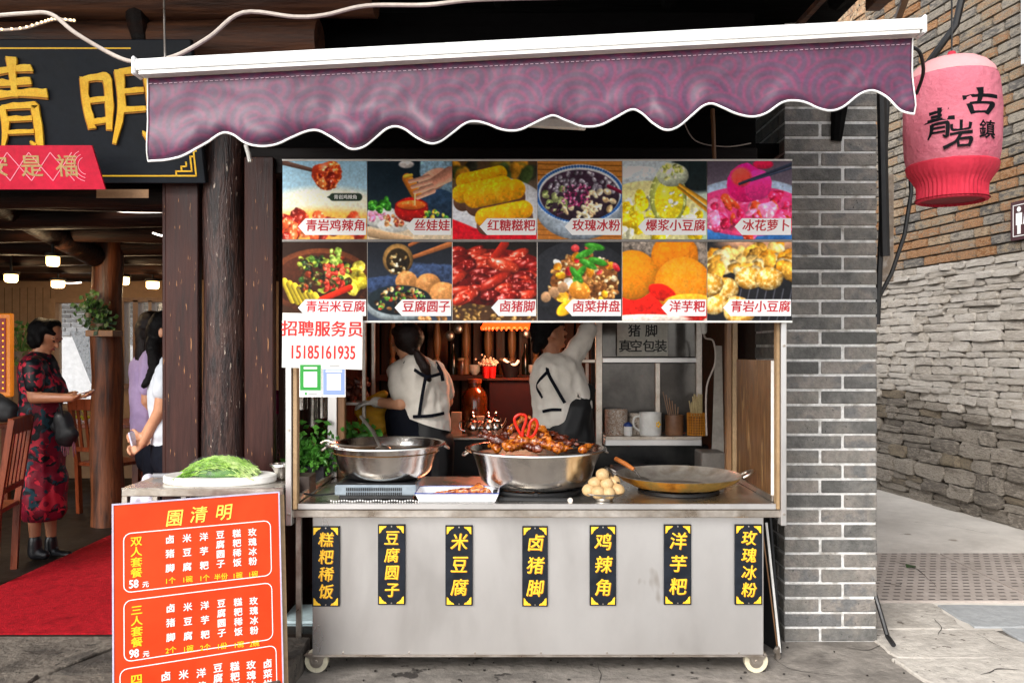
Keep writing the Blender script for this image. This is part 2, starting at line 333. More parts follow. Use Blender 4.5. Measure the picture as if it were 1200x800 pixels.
TMP = bpy.data.scenes.new('workbench')
def remeshed(name, b, vox, m, parent=None, fold=0, fsc=9, sm=2, cut=None):
    """one continuous skin round the tapered limbs in b"""
    me = bpy.data.meshes.new(name); me.from_pydata(b.v, [], b.f); o = bpy.data.objects.new(name, me); TMP.collection.objects.link(o)
    md = o.modifiers.new('r', 'REMESH'); md.mode = 'VOXEL'; md.voxel_size = vox
    if sm: s_ = o.modifiers.new('s', 'SMOOTH'); s_.iterations = sm; s_.factor = .6
    TMP.view_layers[0].update(); dg = TMP.view_layers[0].depsgraph; m2 = bpy.data.meshes.new_from_object(o.evaluated_get(dg)); bpy.data.objects.remove(o)
    if fold:
        for v in m2.vertices:
            q = v.co; k = noise.noise(Vector((q.x * fsc, q.y * fsc, q.z * fsc * .55))) + .5 * noise.noise(q * fsc * 2.3)
            v.co = q + v.normal * k * fold
    if cut:
        bm = bmesh.new(); bm.from_mesh(m2)
        for co, no in cut:
            g = bm.verts[:] + bm.edges[:] + bm.faces[:]; bmesh.ops.bisect_plane(bm, geom=g, plane_co=co, plane_no=no, clear_outer=True)
        bm.to_mesh(m2); bm.free()
    zs = [v.co for v in m2.vertices]; og = Vector((sum(v.x for v in zs) / len(zs), sum(v.y for v in zs) / len(zs), min(v.z for v in zs)))
    m2.transform(Matrix.Translation(-og)); m2.polygons.foreach_set('use_smooth', [True] * len(m2.polygons)); m2.update()
    m2.materials.clear(); m2.materials.append(m)
    return link(name, m2, m, parent, og)
# ---------------------------------------------------------------- printed pictures, painted in code
RNG = np.random.default_rng(5)
def fnoise(h, w, cell, oct=4, seed=0):
    r = np.random.default_rng(seed); out = np.zeros((h, w)); a = 1; tot = 0
    for o in range(oct):
        c = max(2, cell / 2 ** o); gh, gw = int(h / c) + 3, int(w / c) + 3; g = r.random((gh, gw))
        y = np.arange(h) / c; x = np.arange(w) / c; yi = y.astype(int); xi = x.astype(int); fy = (y - yi)[:, None]; fx = (x - xi)[None]
        fy = fy * fy * (3 - 2 * fy); fx = fx * fx * (3 - 2 * fx)
        out += a * (g[yi][:, xi] * (1 - fy) * (1 - fx) + g[yi][:, xi + 1] * (1 - fy) * fx + g[yi + 1][:, xi] * fy * (1 - fx) + g[yi + 1][:, xi + 1] * fy * fx); tot += a; a *= .5
    return out / tot
def hx(h): return np.array([int(h[i:i + 2], 16) / 255 for i in (0, 2, 4)])
class Pic:
    def __init__(s, w, h, top, bot=None, ns=.05, seed=1):
        s.w, s.h = w, h; s.Y, s.X = np.mgrid[0:h, 0:w]; s.X = (s.X + .5) / w; s.Y = (s.Y + .5) / h; s.n = fnoise(h, w, 34, 5, seed); s.n2 = fnoise(h, w, 7, 3, seed + 9)
        t = s.Y[..., None]; s.a = hx(top) * (1 - t) + hx(bot or top) * t; s.a = s.a + (s.n[..., None] - .5) * ns; s.asp = h / w
    def put(s, mask, col): mask = np.clip(mask, 0, 1)[..., None]; s.a = s.a * (1 - mask) + col * mask
    def ell(s, cx, cy, rx, ry, col, rot=0, soft=.012, sh=.35, tex=.15, gloss=0, edge=0, wob=0, col2=None, ring=None):
        c, q = math.cos(rot), math.sin(rot); dx = s.X - cx; dy = (s.Y - cy) * s.asp
        u = (dx * c + dy * q) / rx; v = (-dx * q + dy * c) / (ry * s.asp); d = np.sqrt(u * u + v * v) + wob * (s.n - .5) * 2
        m = np.clip((1 - d) / (soft / min(rx, ry) + 1e-4) + .5, 0, 1)
        if ring: m = m * np.clip((d - ring) / (soft / min(rx, ry) + 1e-4), 0, 1)
        base = hx(col)[None, None] * np.ones(s.X.shape + (1,))
        if col2 is not None: k = np.clip((s.n2 - .42) * 6, 0, 1)[..., None]; base = base * (1 - k) + hx(col2) * k
        l = 1 - sh * (u * .3 + v * .75) - edge * np.clip(d, 0, 1) ** 4 + tex * (s.n2 - .5) * 2 + tex * (s.n - .5)
        base = base * l[..., None]
        if gloss: g = np.exp(-(((u + .3) ** 2 + (v + .4) ** 2) / .07)); base = base + gloss * g[..., None] + gloss * .8 * np.clip((s.n2 - .66) * 9, 0, 1)[..., None]
        s.put(m, base)
    def line(s, x0, y0, x1, y1, wd, col, w2=None, sh=.3, soft=.006):
        dx, dy = x1 - x0, (y1 - y0) * s.asp; L2 = dx * dx + dy * dy; px, py = s.X - x0, (s.Y - y0) * s.asp
        t = np.clip((px * dx + py * dy) / L2, 0, 1); d = np.hypot(px - t * dx, py - t * dy); ww = wd + ((w2 if w2 is not None else wd) - wd) * t
        side = (px * dy - py * dx) / math.sqrt(L2) / np.maximum(ww, 1e-4)
        s.put((ww - d) / soft + .5, hx(col) * (1 + sh * side)[..., None])
    def many(s, n, x0, x1, y0, y1, r0, r1, cols, seed=0, asp=.6, inside=None, **k):
        r = random.Random(seed); pts = [(r.uniform(y0, y1), r.uniform(x0, x1)) for _ in range(n)]; pts.sort()
        for y, x in pts:
            if inside and ((x - inside[0]) / inside[2]) ** 2 + ((y - inside[1]) / inside[3]) ** 2 > 1: continue
            q = r.uniform(r0, r1); kk = dict(sh=.4, tex=.28, gloss=.22, wob=.55); kk.update(k); s.ell(x, y, q, q * r.uniform(asp, 1), r.choice(cols), rot=r.uniform(0, 3.1), **kk)
    def blur(s, k, y0=0, y1=1):
        a, b = int(y0 * s.h), int(y1 * s.h); q = s.a[a:b].copy()
        for _ in range(k):
            p_ = np.pad(q, ((1, 1), (1, 1), (0, 0)), 'edge'); q = (p_[:-2, 1:-1] + p_[2:, 1:-1] + p_[1:-1, :-2] + p_[1:-1, 2:] + p_[1:-1, 1:-1]) / 5
        s.a[a:b] = q
    def image(s, name):
        im = bpy.data.images.new(name, s.w, s.h); o = np.ones((s.h, s.w, 4), np.float32); s.blur(1); s.a *= (.9 + .2 * fnoise(s.h, s.w, 5, 2, 77))[..., None]; g_ = s.a.mean(axis=2, keepdims=True); s.a = g_ + (s.a - g_) * 1.12; o[..., :3] = np.clip((s.a - .5) * 1.10 + .53, 0, 1)[::-1]
        im.pixels.foreach_set(o.ravel()); im.update(); im.pack(); return im
def print_mat(name, im, rough=.35, spec=.4, coat=0, bump=0):
    m = bpy.data.materials.new(name); m.use_nodes = True; n = m.node_tree; b = n.nodes['Principled BSDF']
    uv = n.nodes.new('ShaderNodeUVMap'); t = n.nodes.new('ShaderNodeTexImage'); t.image = im; t.interpolation = 'Cubic'; t.extension = 'EXTEND'
    n.links.new(uv.outputs[0], t.inputs[0]); n.links.new(t.outputs[0], b.inputs['Base Color']); b.inputs['Roughness'].default_value = rough; b.inputs['Specular IOR Level'].default_value = spec
    if bump:
        z = n.nodes.new('ShaderNodeTexNoise'); z.inputs['Scale'].default_value = 9; z.inputs['Detail'].default_value = 3; u = n.nodes.new('ShaderNodeBump'); u.inputs['Distance'].default_value = bump
        n.links.new(z.outputs[0], u.inputs['Height']); n.links.new(u.outputs[0], b.inputs['Normal'])
    return m
W_, H_ = 220, 200
def pics():
    global W_, H_
    o = []
    # row 1 --------------------------------------------------
    p = Pic(W_, H_, '9fc4d8', 'c3dbe4', seed=1); p.ell(.5, .62, .75, .28, 'efe9d2', soft=.1, sh=.1, tex=.02); p.ell(.5, .85, .8, .24, 'e8b45c', soft=.1, sh=.1)
    p.many(26, 0, 1, .72, .98, .05, .11, ['a8301c', 'c94a2a', '7a1c14', 'd9764a'], 3, gloss=.4); p.blur(3, .5, 1); p.many(16, 0, .45, .68, 1, .05, .1, ['b3361d', 'd05c34', '8c2216'], 4, gloss=.5)
    p.line(-.02, .01, .52, .16, .03, '5d4338', .018); p.ell(.52, .17, .17, .19, 'b23a1b', rot=.4, wob=.35, gloss=.5, col2='e0672c', tex=.3); p.many(12, .38, .65, .05, .32, .03, .06, ['c4461f', 'e07a3c', '8a2312'], 6, gloss=.5)
    p.line(.6, .46, .9, .46, .045, '2c3a2e', sh=0); p.line(.53, .46, .62, .46, .004, '2c3a2e', .045, sh=0); o.append(p)
    p = Pic(W_, H_, '1c2a33', '26343f', seed=2); p.ell(.92, .1, .3, .42, '8fb0c4', wob=.1, tex=.3, soft=.02); p.ell(.8, .55, .28, .2, '2b4057', tex=.3); p.ell(.45, 1.0, .8, .2, 'd8c4a8', sh=.1)
    p.ell(.17, .72, .22, .14, 'e9e9e4', edge=.2); p.many(18, .03, .26, .5, .64, .025, .05, ['3f8f2c', '63b23c', '2c6b22'], 3); p.many(14, .02, .22, .66, .76, .025, .045, ['d87aa0', 'eaa0bc'], 4); p.ell(.32, .82, .2, .09, 'efeee8'); p.many(24, .2, .42, .7, .82, .02, .035, ['c88a5a', 'e9caa0', 'a84a34'], 5)
    p.ell(.52, .62, .2, .16, 'c31f1c', edge=.3, gloss=.2); p.ell(.52, .56, .19, .075, 'a01614'); p.ell(.52, .56, .17, .06, 'e2702c', gloss=.2); p.many(20, .66, .95, .64, .78, .02, .04, ['e9b42c', 'f0cf5c', '4a8a30'], 7)
    p.line(.47, .22, .58, .4, .06, 'e88c3c', .075); p.line(.44, .2, .52, .18, .02, 'f2c14c'); p.ell(.78, .24, .2, .13, 'e0a58c', rot=-.5, sh=.3); p.line(.98, .16, .66, .36, .085, 'dd9c84', .05)
    for k in range(4): p.line(.72 + .02 * k, .2 + .06 * k, .5 + .03 * k, .26 + .07 * k, .03, 'e3a890', .022)
    p.line(.56, .42, .56, .56, .008, 'f2d8a0'); p.ell(.46, .04, .09, .05, 'e8e2dc'); p.line(.04, .92, .5, 1.02, .05, 'b99a78'); o.append(p)
    p = Pic(W_, H_, '54402c', '8c8a86', seed=3); p.many(22, 0, 1, 0, .25, .06, .13, ['2e2f26', '7c6a2c', 'b8842c', '40502c'], 3, gloss=0); p.blur(6); p.ell(.5, .62, .62, .42, 'dfe0e6', sh=.15, edge=.15, tex=.02)
    p.ell(.1, 1.02, .7, .22, 'c41826', rot=.4, sh=.1); p.ell(.5, .94, .7, .07, 'c2172a', rot=.05, sh=0)
    for x0, y0, x1, y1, q in ((.14, .26, .55, .16, .1), (.1, .42, .6, .3, .11), (.26, .47, .74, .36, .125), (.38, .72, .84, .62, .115)):
        p.line(x0 + .02, y0 + .1, x1, y1 + .1, q, '6a4a3a'); n0 = 9
        for k in range(n0): t = k / (n0 - 1); p.ell(x0 + (x1 - x0) * t, y0 + (y1 - y0) * t, q, q * 1.05, 'f2b01c' if k % 3 else 'f7c234', sh=.3, tex=.22, gloss=.12, col2='e89c14', wob=.06)
    o.append(p)
    p = Pic(W_, H_, 'c98a44', 'b57434', seed=4)
    for k in range(16): p.line(-.1, .03 + k * .07, 1.1, .06 + k * .07, .006, '8a5426')
    p.ell(.5, .55, .54, .46, 'c5d2e0', edge=.35, sh=.2); p.ell(.5, .42, .53, .38, 'e6edf4', sh=.05)
    for k in range(90): a = k * .0698; p.ell(.5 + .505 * math.cos(a), .42 + .355 * math.sin(a), .017, .017, '2e62a8', sh=0)
    p.ell(.5, .44, .47, .33, '3a2a38', tex=.3); I = (.5, .44, .45, .31)
    p.many(80, .1, .9, .12, .4, .022, .034, ['8b8792', 'a6a3ae', '6d6672'], 2, inside=I, asp=.85, gloss=.35); p.many(26, .02, .34, .35, .72, .03, .045, ['a8b07a', 'c3c890', '8c9960'], 3, inside=I)
    p.many(34, .55, 1, .38, .75, .03, .05, ['dcc8a2', 'efe0be', 'c2a47a'], 4, inside=I); p.many(24, .3, .7, .58, .78, .025, .04, ['e8d8b4', 'd4b890'], 8, inside=I); p.many(90, .3, .62, .3, .58, .01, .02, ['8a2454', 'c05a8c', 'e0a0c0', '5a1838'], 6, inside=I, gloss=.1)
    p.many(20, .05, .3, .55, .75, .02, .03, ['2a1a2a', '4a2a3a'], 9, inside=I); p.line(.84, .32, 1, .4, .02, '7c1f3c'); o.append(p)
    p = Pic(W_, H_, 'cfdbe2', 'b8c8a0', seed=5); p.ell(.9, .1, .32, .3, '1e2a2c', soft=.06); p.ell(.15, .2, .5, .14, 'dfe9ee', edge=.2); p.ell(.3, .7, .65, .45, 'dcd49a', sh=.1)
    p.many(46, 0, .9, .4, 1.0, .05, .12, ['e8c81c', 'f2dc3c', 'c8a414', 'e8e4c0'], 3, gloss=.4); p.ell(.54, .46, .22, .36, 'c8d070', sh=.1, edge=.35, gloss=.3, tex=.1); p.ell(.55, .5, .17, .26, 'e6d02e', sh=.1, gloss=.3)
    p.ell(.6, .18, .19, .15, 'd4dcc0', wob=.15, edge=.2, gloss=.2); p.many(18, .48, .72, .06, .22, .025, .04, ['dce08a', 'eef0c8', 'b8c060'], 8); p.many(8, .48, .72, .4, .65, .015, .03, ['f6f6ea'], 9)
    p.line(1.02, .55, .68, .3, .028, 'c9902c', .016); p.line(1.02, .64, .66, .33, .024, 'a8741c', .014); o.append(p)
    p = Pic(W_, H_, '59505c', '8a7c88', seed=6); p.ell(.5, .62, .78, .4, 'b9cbe4', sh=.1, edge=.2); p.ell(.5, .98, .8, .14, '3c6ea8'); p.ell(.5, .64, .7, .32, 'd8447c', sh=.1)
    p.many(60, 0, 1, .42, .92, .05, .12, ['e8507c', 'f088b0', 'd82c5c', 'f4a8c4', 'e4502c', 'c81e4c'], 3, asp=.35, gloss=.35); p.ell(.46, .28, .23, .25, 'e81e78', wob=.12, gloss=.15, tex=.1); p.ell(.6, .3, .16, .2, 'f03c90', rot=.3, tex=.1, wob=.1); p.ell(.4, .2, .12, .12, 'f4584c', tex=.1, soft=.04); p.ell(.66, .04, .12, .06, 'd01e4c')
    p.line(.38, .29, 1.02, .03, .015, '2c3444', .02); p.line(.52, .25, 1.02, .08, .01, '39445a'); o.append(p)
    # row 2 --------------------------------------------------
    p = Pic(W_, H_, '2b1a12', '3a2518', seed=7); p.ell(.45, .5, .62, .42, '6d3c24', edge=.3, tex=.2); p.ell(.45, .5, .55, .36, '3c2014', tex=.2)
    for k in range(7): p.line(.02 + k * .06, .5 + .03 * k, .12 + k * .06, .74 + .02 * k, .04, 'a8942c' if k % 2 else 'c9b03c', sh=.5)
    p.many(16, .7, .95, .3, .62, .05, .09, ['c8b43a', 'dccb52', 'a8942c'], 3); p.many(110, .2, .8, .2, .62, .02, .045, ['2c4a1c', '4a6c28', '1c1c10', '7c3018', '8f9c3c', '3c2a14'], 4); p.many(30, .5, .72, .3, .62, .02, .04, ['b03a2a', 'd05c44', '8a2018'], 5)
    p.line(.45, .74, .8, .58, .035, 'c0301c'); p.many(18, .55, .7, .1, .28, .025, .04, ['86a044', 'a4bc5c'], 6); o.append(p)
    p = Pic(W_, H_, '22242a', '39424f', seed=8); p.ell(.75, .45, .5, .16, '3c4a66', wob=.4, tex=.4, soft=.03); p.ell(.2, .55, .3, .12, '33405a', wob=.4, tex=.4); p.line(.5, .04, .62, -.02, .02, 'a8643c')
    p.line(.52, .2, 1.05, .0, .022, 'a9683f', .035); p.ell(.36, .22, .18, .2, 'b58a52', edge=.4); p.ell(.36, .24, .14, .16, '2e2416', tex=.4); p.many(24, .26, .46, .14, .42, .015, .03, ['d0b888', '8a6a3c', 'e8dcc0'], 4)
    for x, y, q in ((.46, .5, .13), (.72, .55, .15), (.9, .68, .17)): p.ell(x, y, q, q, 'c08752', tex=.2, sh=.35, gloss=.1, wob=.06)
    p.ell(.38, .8, .4, .22, 'b8c4c8', edge=.4); p.ell(.38, .74, .38, .19, '1c2428'); p.many(110, .08, .68, .58, .88, .018, .04, ['4c7a2c', '8a5c34', 'd0b080', '2c1c12', 'a03a24', '6c9c40'], 5, inside=(.38, .74, .34, .16)); p.many(16, .5, 1, .88, 1, .02, .04, ['c08a58', '8a6038'], 6); o.append(p)
    p = Pic(W_, H_, '1e1a18', '4a3322', seed=9); p.many(60, 0, 1, .8, 1, .015, .03, ['8a6a3c', '5c4020', 'a8844c'], 2)
    r = random.Random(4)
    p.ell(.5, .45, .7, .36, '5c1410', tex=.4)
    for k in range(70):
        y = .12 + .62 * k / 70; x = r.uniform(.02, .98); a = r.uniform(-.5, .1); L = r.uniform(.1, .18)
        p.ell(x, y, L, r.uniform(.05, .075), r.choice(['a8281c', '8a1a14', 'c23c28', '74140f']), rot=a, gloss=.5, tex=.2, edge=.5)
    p.line(.5, .2, .62, .02, .05, 'a02a1c'); p.ell(.6, .3, .2, .09, 'c4442c', rot=.25, gloss=.6, edge=.4); p.ell(.5, .5, .22, .07, 'b23222', rot=-.5, gloss=.5, edge=.4); o.append(p)
    p = Pic(W_, H_, '1b1b1e', '222226', seed=10); p.ell(.5, .5, .62, .52, '2b2c30', edge=.2); p.ell(.55, .52, .4, .35, '6e4424', tex=.5, wob=.2); p.many(200, .12, .95, .15, .88, .02, .045, ['c08a4c', 'e0b478', '8a5a30', 'd8c09c', 'a06a3c'], 3, inside=(.55, .5, .42, .36))
    p.many(12, .15, .9, .15, .85, .05, .075, ['e8a428', 'f0b83c', 'dc8c24', 'e8e0d0'], 4, inside=(.52, .5, .4, .36), asp=.7); p.many(9, .3, .98, .08, .4, .04, .06, ['d02c34', 'e04c4c'], 5); p.ell(.5, .62, .13, .12, 'd88a34', rot=.5, gloss=.3, sh=.4)
    for x, y, a in ((.5, .4, -.9), (.6, .28, .5), (.72, .25, .3), (.56, .15, -.4), (.68, .06, .2), (.46, .42, .9)): p.ell(x, y, .12, .045, '3f8c2c', rot=a, gloss=.15, tex=.15)
    for k in range(3): p.ell(.1 + .1 * k, .7 - .06 * k, .06, .07, 'b08a68', rot=.6)
    p.ell(.34, .84, .13, .08, 'eab02c', rot=-.6); o.append(p)
    p = Pic(W_, H_, 'b8a894', 'c8b8a8', seed=11); p.ell(.85, .1, .3, .3, '8c7f74', tex=.5, wob=.3); p.ell(.2, .12, .3, .2, '857a70', tex=.6, wob=.3); p.ell(.35, .86, .7, .26, 'd0261c', tex=.25, wob=.1)
    for x, y, q, c in ((.62, .18, .28, 'f08818'), (.12, .42, .3, 'f29a26'), (.72, .55, .34, 'f2a032')): p.ell(x, y, q, q * 1.05, c, tex=.14, sh=.28, edge=.2, col2='e88a1c', wob=.04)
    p.ell(.46, .64, .16, .1, 'd02418', rot=.3, wob=.2, tex=.2); p.ell(.8, .76, .3, .1, 'efa838', tex=.2); p.ell(.3, .98, .5, .06, 'd8c8bc'); o.append(p)
    p = Pic(W_, H_, '2a2a2c', '1c1c1f', seed=12); p.ell(.7, .02, .5, .1, 'd8a484', soft=.06)
    for k in range(9): p.line(.3 + k * .1, .6, .2 + k * .1, 1.1, .008, '4a4a50')
    p.many(60, 0, 1, .08, .42, .07, .12, ['f0b048', 'f6cc7c', 'e09428', 'fae0a8'], 3, gloss=.15, asp=.8, edge=.3); p.blur(2, 0, .35)
    for x, y in ((.2, .6), (.5, .46), (.72, .46), (.08, .78), (.35, .84), (.02, .55)): p.ell(x, y, .17, .15, 'f0ae48', wob=.15, gloss=.15, col2='f8d48c', edge=.4, tex=.2)
    p.ell(.38, .9, .19, .15, 'f2b04c', wob=.1, edge=.4, col2='f8cf80'); o.append(p)
    return o
# ---------------------------------------------------------------- the ground
def sheet(name, x0, x1, y0, y1, z, m, sub=0):
    o = MB().add([(x0, y0, z), (x1, y0, z), (x1, y1, z), (x0, y1, z)], [(0, 1, 2, 3)]).build(name, m); return tag(o, kind='structure')
sheet('ground', -60, 60, -40, 90, 0, conc)
sheet('alley_paving', 1.99, 9, 4.7, 30, .004, conc_lt)
def slab(px0, px1, y0, y1, z0, z1, m, name, parent=None, seed=0, skew=(0, 0, 0, 0), jit=.02):
    r = random.Random(seed); n = 5; pts = []
    c = [(px0 + skew[0], y0), (px1 + skew[1], y0), (px1 + skew[2], y1), (px0 + skew[3], y1)]
    for k in range(4):
        a, b = c[k], c[(k + 1) % 4]
        for i in range(n):
            t = i / n; j = jit if i else jit * .3
            pts.append((a[0] + (b[0] - a[0]) * t + r.uniform(-j, j) * .6, a[1] + (b[1] - a[1]) * t + r.uniform(-j, j) * .6))
    b = MB(); fr = Matrix.Translation((0, 0, z0)); b.prism(pts, fr, z1 - z0)
    return b.build(name, m, parent, bevel=.006)
shop_floor = tag(MB().box(-7, -1.02, 4.3, 9.6, -.2, .12).box(-1.02, 1.47, 4.95, 9.6, -.2, .12).build('shop_floor', floor_m), kind='structure')
kerb = thing('stone_step', 'worn grey stone slabs forming the step in front of the red carpet', 'step', (-2.5, 3.9, 0))
k_ = 0
for x0, x1, y0, y1, sk in ((-4.6, -2.12, 3.80, 4.285, (-.1, 0, .22, 0)), (-2.1, -1.03, 3.80, 4.285, (0, 0, 0, .22)), (-4.6, -3.1, 3.3, 3.785, (0, 0, .1, 0)), (-3.08, -2.14, 3.3, 3.785, (0, 0, 0, .1)), (-2.12, -1.03, 3.3, 3.785, (0, 0, 0, 0))):
    k_ += 1; slab(x0, x1, y0, y1, -.05, .12 - .004 * (k_ % 3), slab_m, 'stone_slab', kerb, k_, sk, .016)
# carpet with a slightly ragged front edge
b = MB(); n = 60; vs = []
for i in range(n + 1):
    x = -3.16 + i / n * 1.35; vs.append((x, 4.29 + .006 * noise.noise((x * 9, 0, 0)) + .004 * (x + 3.1), .128))
for i in range(n + 1): vs.append((-3.16 + i / n * 1.35, 8.2, .128))
b.add(vs, [(i, i + 1, n + 2 + i, n + 1 + i) for i in range(n)]); m_ = len(b.v)
b.add([(v[0], v[1], .1205) for v in vs[:n + 1]], []); b.f += [[m_ + i, m_ + i + 1, i + 1, i] for i in range(n)]
b.add([(-3.16, 4.29, .1205), (-3.16, 8.2, .1205), (-3.16, 8.2, .128), (-3.16, 4.29, .128)], [(0, 1, 2, 3)])
tag(b.build('carpet', carpet_m), 'long bright red carpet running from the stone step into the shop', 'carpet')
# flagstones of the lane, right foreground
pav = thing('lane_paving', 'irregular pale and blue grey flagstones at the mouth of the alley', 'paving', (2.2, 4.5, 0))
fl = [(2.02, 2.6, 4.72, 5.2, slab_lt), (2.62, 3.5, 4.74, 5.15, slab_bl), (3.52, 4.6, 4.74, 5.15, slab_bl), (1.98, 2.75, 4.28, 4.70, slab_lt), (2.77, 3.7, 4.30, 4.72, slab_bl), (1.95, 2.6, 3.82, 4.26, slab_lt), (2.62, 3.5, 3.84, 4.28, slab_lt), (1.98, 2.9, 3.3, 3.8, slab_lt), (2.92, 3.9, 3.3, 3.82, slab_lt)]
for i, (x0, x1, y0, y1, m) in enumerate(fl): slab(x0, x1, y0, y1, -.03, .010 + .003 * (i % 3), m, 'flagstone', pav, 20 + i, tuple(random.uniform(-.05, .05) for _ in range(4)), .022)
# patterned steel plates in the lane
platem = mat('worn_patterned_plate', ['a59a92', 'b9aea6'], 4, .6, .1, .002, 50, rv=.08)
dash_m = mat('plate_slots', ['4c4643', '6a625e'], 9, .7, rv=.1)
def plate(x0, x1, y0, y1, lab):
    t = thing('tread_plate', lab, 'ground plate', ((x0 + x1) / 2, (y0 + y1) / 2, 0), 'patterned plates let into the alley')
    box('plate', platem, t, x0, x1, y0, y1, -.02, .016, .003); b = MB(); ny = 17; nx = int((x1 - x0) / .075)
    for j in range(ny):
        y = y0 + .03 + (y1 - y0 - .06) * j / (ny - 1)
        for i in range(nx):
            x = x0 + .035 + i * .075 + (.0375 if j % 2 else 0)
            if x < x1 - .03: b.add([(x - .021, y - .009, .0172), (x + .021, y - .009, .0172), (x + .021, y + .009, .0172), (x - .021, y + .009, .0172)], [(0, 1, 2, 3)])
    tag(b.build('slots', dash_m, t), kind='stuff')
plate(2.0, 3.28, 5.22, 6.45, 'worn steel tread plate beside the grey brick pillar, left of its seam')
plate(3.30, 4.75, 5.22, 6.45, 'worn steel tread plate under the stone wall, right of the seam')
# cracks, joints and stains of the ground
def crack(pts, w_, z, name, m, par):
    b = MB(); q = sm_path(pts, 6); n = len(q); L = []
    for i, p in enumerate(q):
        t = (q[min(i + 1, n - 1)] - q[max(i - 1, 0)]).normalized(); nn = Vector((-t.y, t.x, 0)); j = noise.noise(p * 9) * .02; ww = w_ * (.5 + abs(noise.noise(p * 14 + Vector((3, 0, 0)))) * 2) * (1 - abs(2 * i / (n - 1) - 1) ** 3)
        L.append((p + nn * (j + ww), p + nn * (j - ww)))
    b.add([Vector((a.x, a.y, z)) for a, _ in L] + [Vector((c.x, c.y, z)) for _, c in L], [(i, n + i, n + i + 1, i + 1) for i in range(n - 1)]); return b.build(name, m, par)
def sm_path(pts, st=6):
    p = [Vector(q) for q in pts]; n = len(p); o = []
    for i in range(n - 1):
        a, b_, c, d = p[max(i - 1, 0)], p[i], p[i + 1], p[min(i + 2, n - 1)]
        for k in range(st): t = k / st; o.append(.5 * (2 * b_ + (c - a) * t + (2 * a - 5 * b_ + 4 * c - d) * t * t + (3 * b_ - a - 3 * c + d) * t ** 3))
    return o + [p[-1]]
crk = mat('crack_dirt', ['1c1815', '2e2924'], 20, .95, rv=.2)
def gp(px, py): Y = EYE * F / (py - 410); return ((px - 600) * Y / F, Y, 0)
for pts, w_ in (([(1030, 760), (1075, 775), (1110, 800)], .006), ([(985, 756), (1010, 762), (1030, 758), (1036, 750)], .005), ([(700, 775), (703, 790), (699, 800)], .004), ([(905, 770), (930, 785), (990, 792)], .004)): crack([gp(*q) for q in pts], w_ * .5, .0035, 'crack', crk, pav)
for pts, w_ in (([(1030, 683), (1050, 688), (1058, 686)], .006), ([(1040, 658), (1075, 670), (1098, 692)], .005), ([(1095, 728), (1102, 738), (1100, 748)], .006), ([(1145, 745), (1170, 760), (1199, 768)], .006), ([(1150, 795), (1170, 788), (1199, 790)], .008), ([(1060, 612), (1110, 618), (1180, 632)], .004)): crack([gp(*q) for q in pts], w_ * .45, .0185, 'crack', crk, pav)
b = MB()
for k in range(60):
    rr_ = random.Random(k); q = gp(rr_.uniform(350, 1190), rr_.uniform(755, 800)); b.ell((q[0], q[1], .005), (rr_.uniform(.003, .010), rr_.uniform(.003, .010), .004), 6)
tag(b.build('grit', crk, pav), kind='stuff')
# small litter leaf
tag(MB().add([(2.83, 6.0, .02), (2.9, 6.0, .025), (2.92, 6.05, .02), (2.85, 6.06, .035)], [(0, 1, 2, 3)]).build('fallen_leaf', leaf_m), 'tiny green leaf fallen on the alley plate', 'leaf')
# ---------------------------------------------------------------- the old alley wall
wall = thing('alley_wall', 'tall old wall of rough stone below and mixed orange and grey bricks above', 'wall', (4.3, 8, 0))
WU = Vector((.167, -.986, 0)); WN = Vector((-.986, -.167, 0)); W0 = Vector((3.727, 12, 0))
wrot = math.atan2(WU.y, WU.x)
def wp(s, z, d=0): return W0 + WU * s + Vector((0, 0, z)) + WN * d
b = MB(); b.add([wp(-3, -.1, -.006), wp(9, -.1, -.006), wp(9, 6.6, -.006), wp(-3, 6.6, -.006), wp(-3, -.1, -.45), wp(9, -.1, -.45), wp(9, 6.6, -.45), wp(-3, 6.6, -.45)],
      [(0, 1, 2, 3), (4, 7, 6, 5), (3, 2, 6, 7), (0, 3, 7, 4), (1, 5, 6, 2)]); b.build('mortar', mortar_dk, wall)
ml = mat('pale_wall_mortar', ['9b9082', 'b9aea0', '7a6e60'], 8, .95, bump=.01, bsc=40)
def rough_block(seed, sub=2, rough=.12, flat=.5):      # unit block, x along the wall, y out (local -y is the face), z up
    bm = bmesh.new(); bmesh.ops.create_cube(bm, size=1); bmesh.ops.subdivide_edges(bm, edges=bm.edges[:], cuts=sub, use_grid_fill=True)
    for v in bm.verts:
        p = v.co; c = Vector((p.x, p.y, p.z)); L = (abs(p.x * 2) ** 11 + abs(p.y * 2) ** 11 + abs(p.z * 2) ** 11) ** (1 / 11)
        v.co = c / max(L, 1e-3) * (1 if L > 1 else L) ; v.co += noise.noise_vector(c * 1.7 + Vector((seed * 7.1, 0, 0))) * rough + noise.noise_vector(c * 5 + Vector((seed * 3.1, 9, 0))) * rough * .45
    me = bpy.data.meshes.new('stone'); bm.to_mesh(me); bm.free(); finish(me, 32); return me
sv = [rough_block(i, 3, .14) for i in range(16)]; sets = []
for m in (stone_a, stone_b, stone_c):
    s_ = []
    for me in sv: c = me.copy(); c.materials.append(m); s_.append(c)
    sets.append(s_)
rs = random.Random(11); z = 0; cnt = 0; rows = []
while z < 2.40:
    hgt = rs.uniform(.10, .165) if z < .8 else rs.uniform(.055, .10)
    if z + hgt > 2.44 or 2.44 - z - hgt < .05: hgt = 2.44 - z
    rows.append((z, hgt)); z += hgt
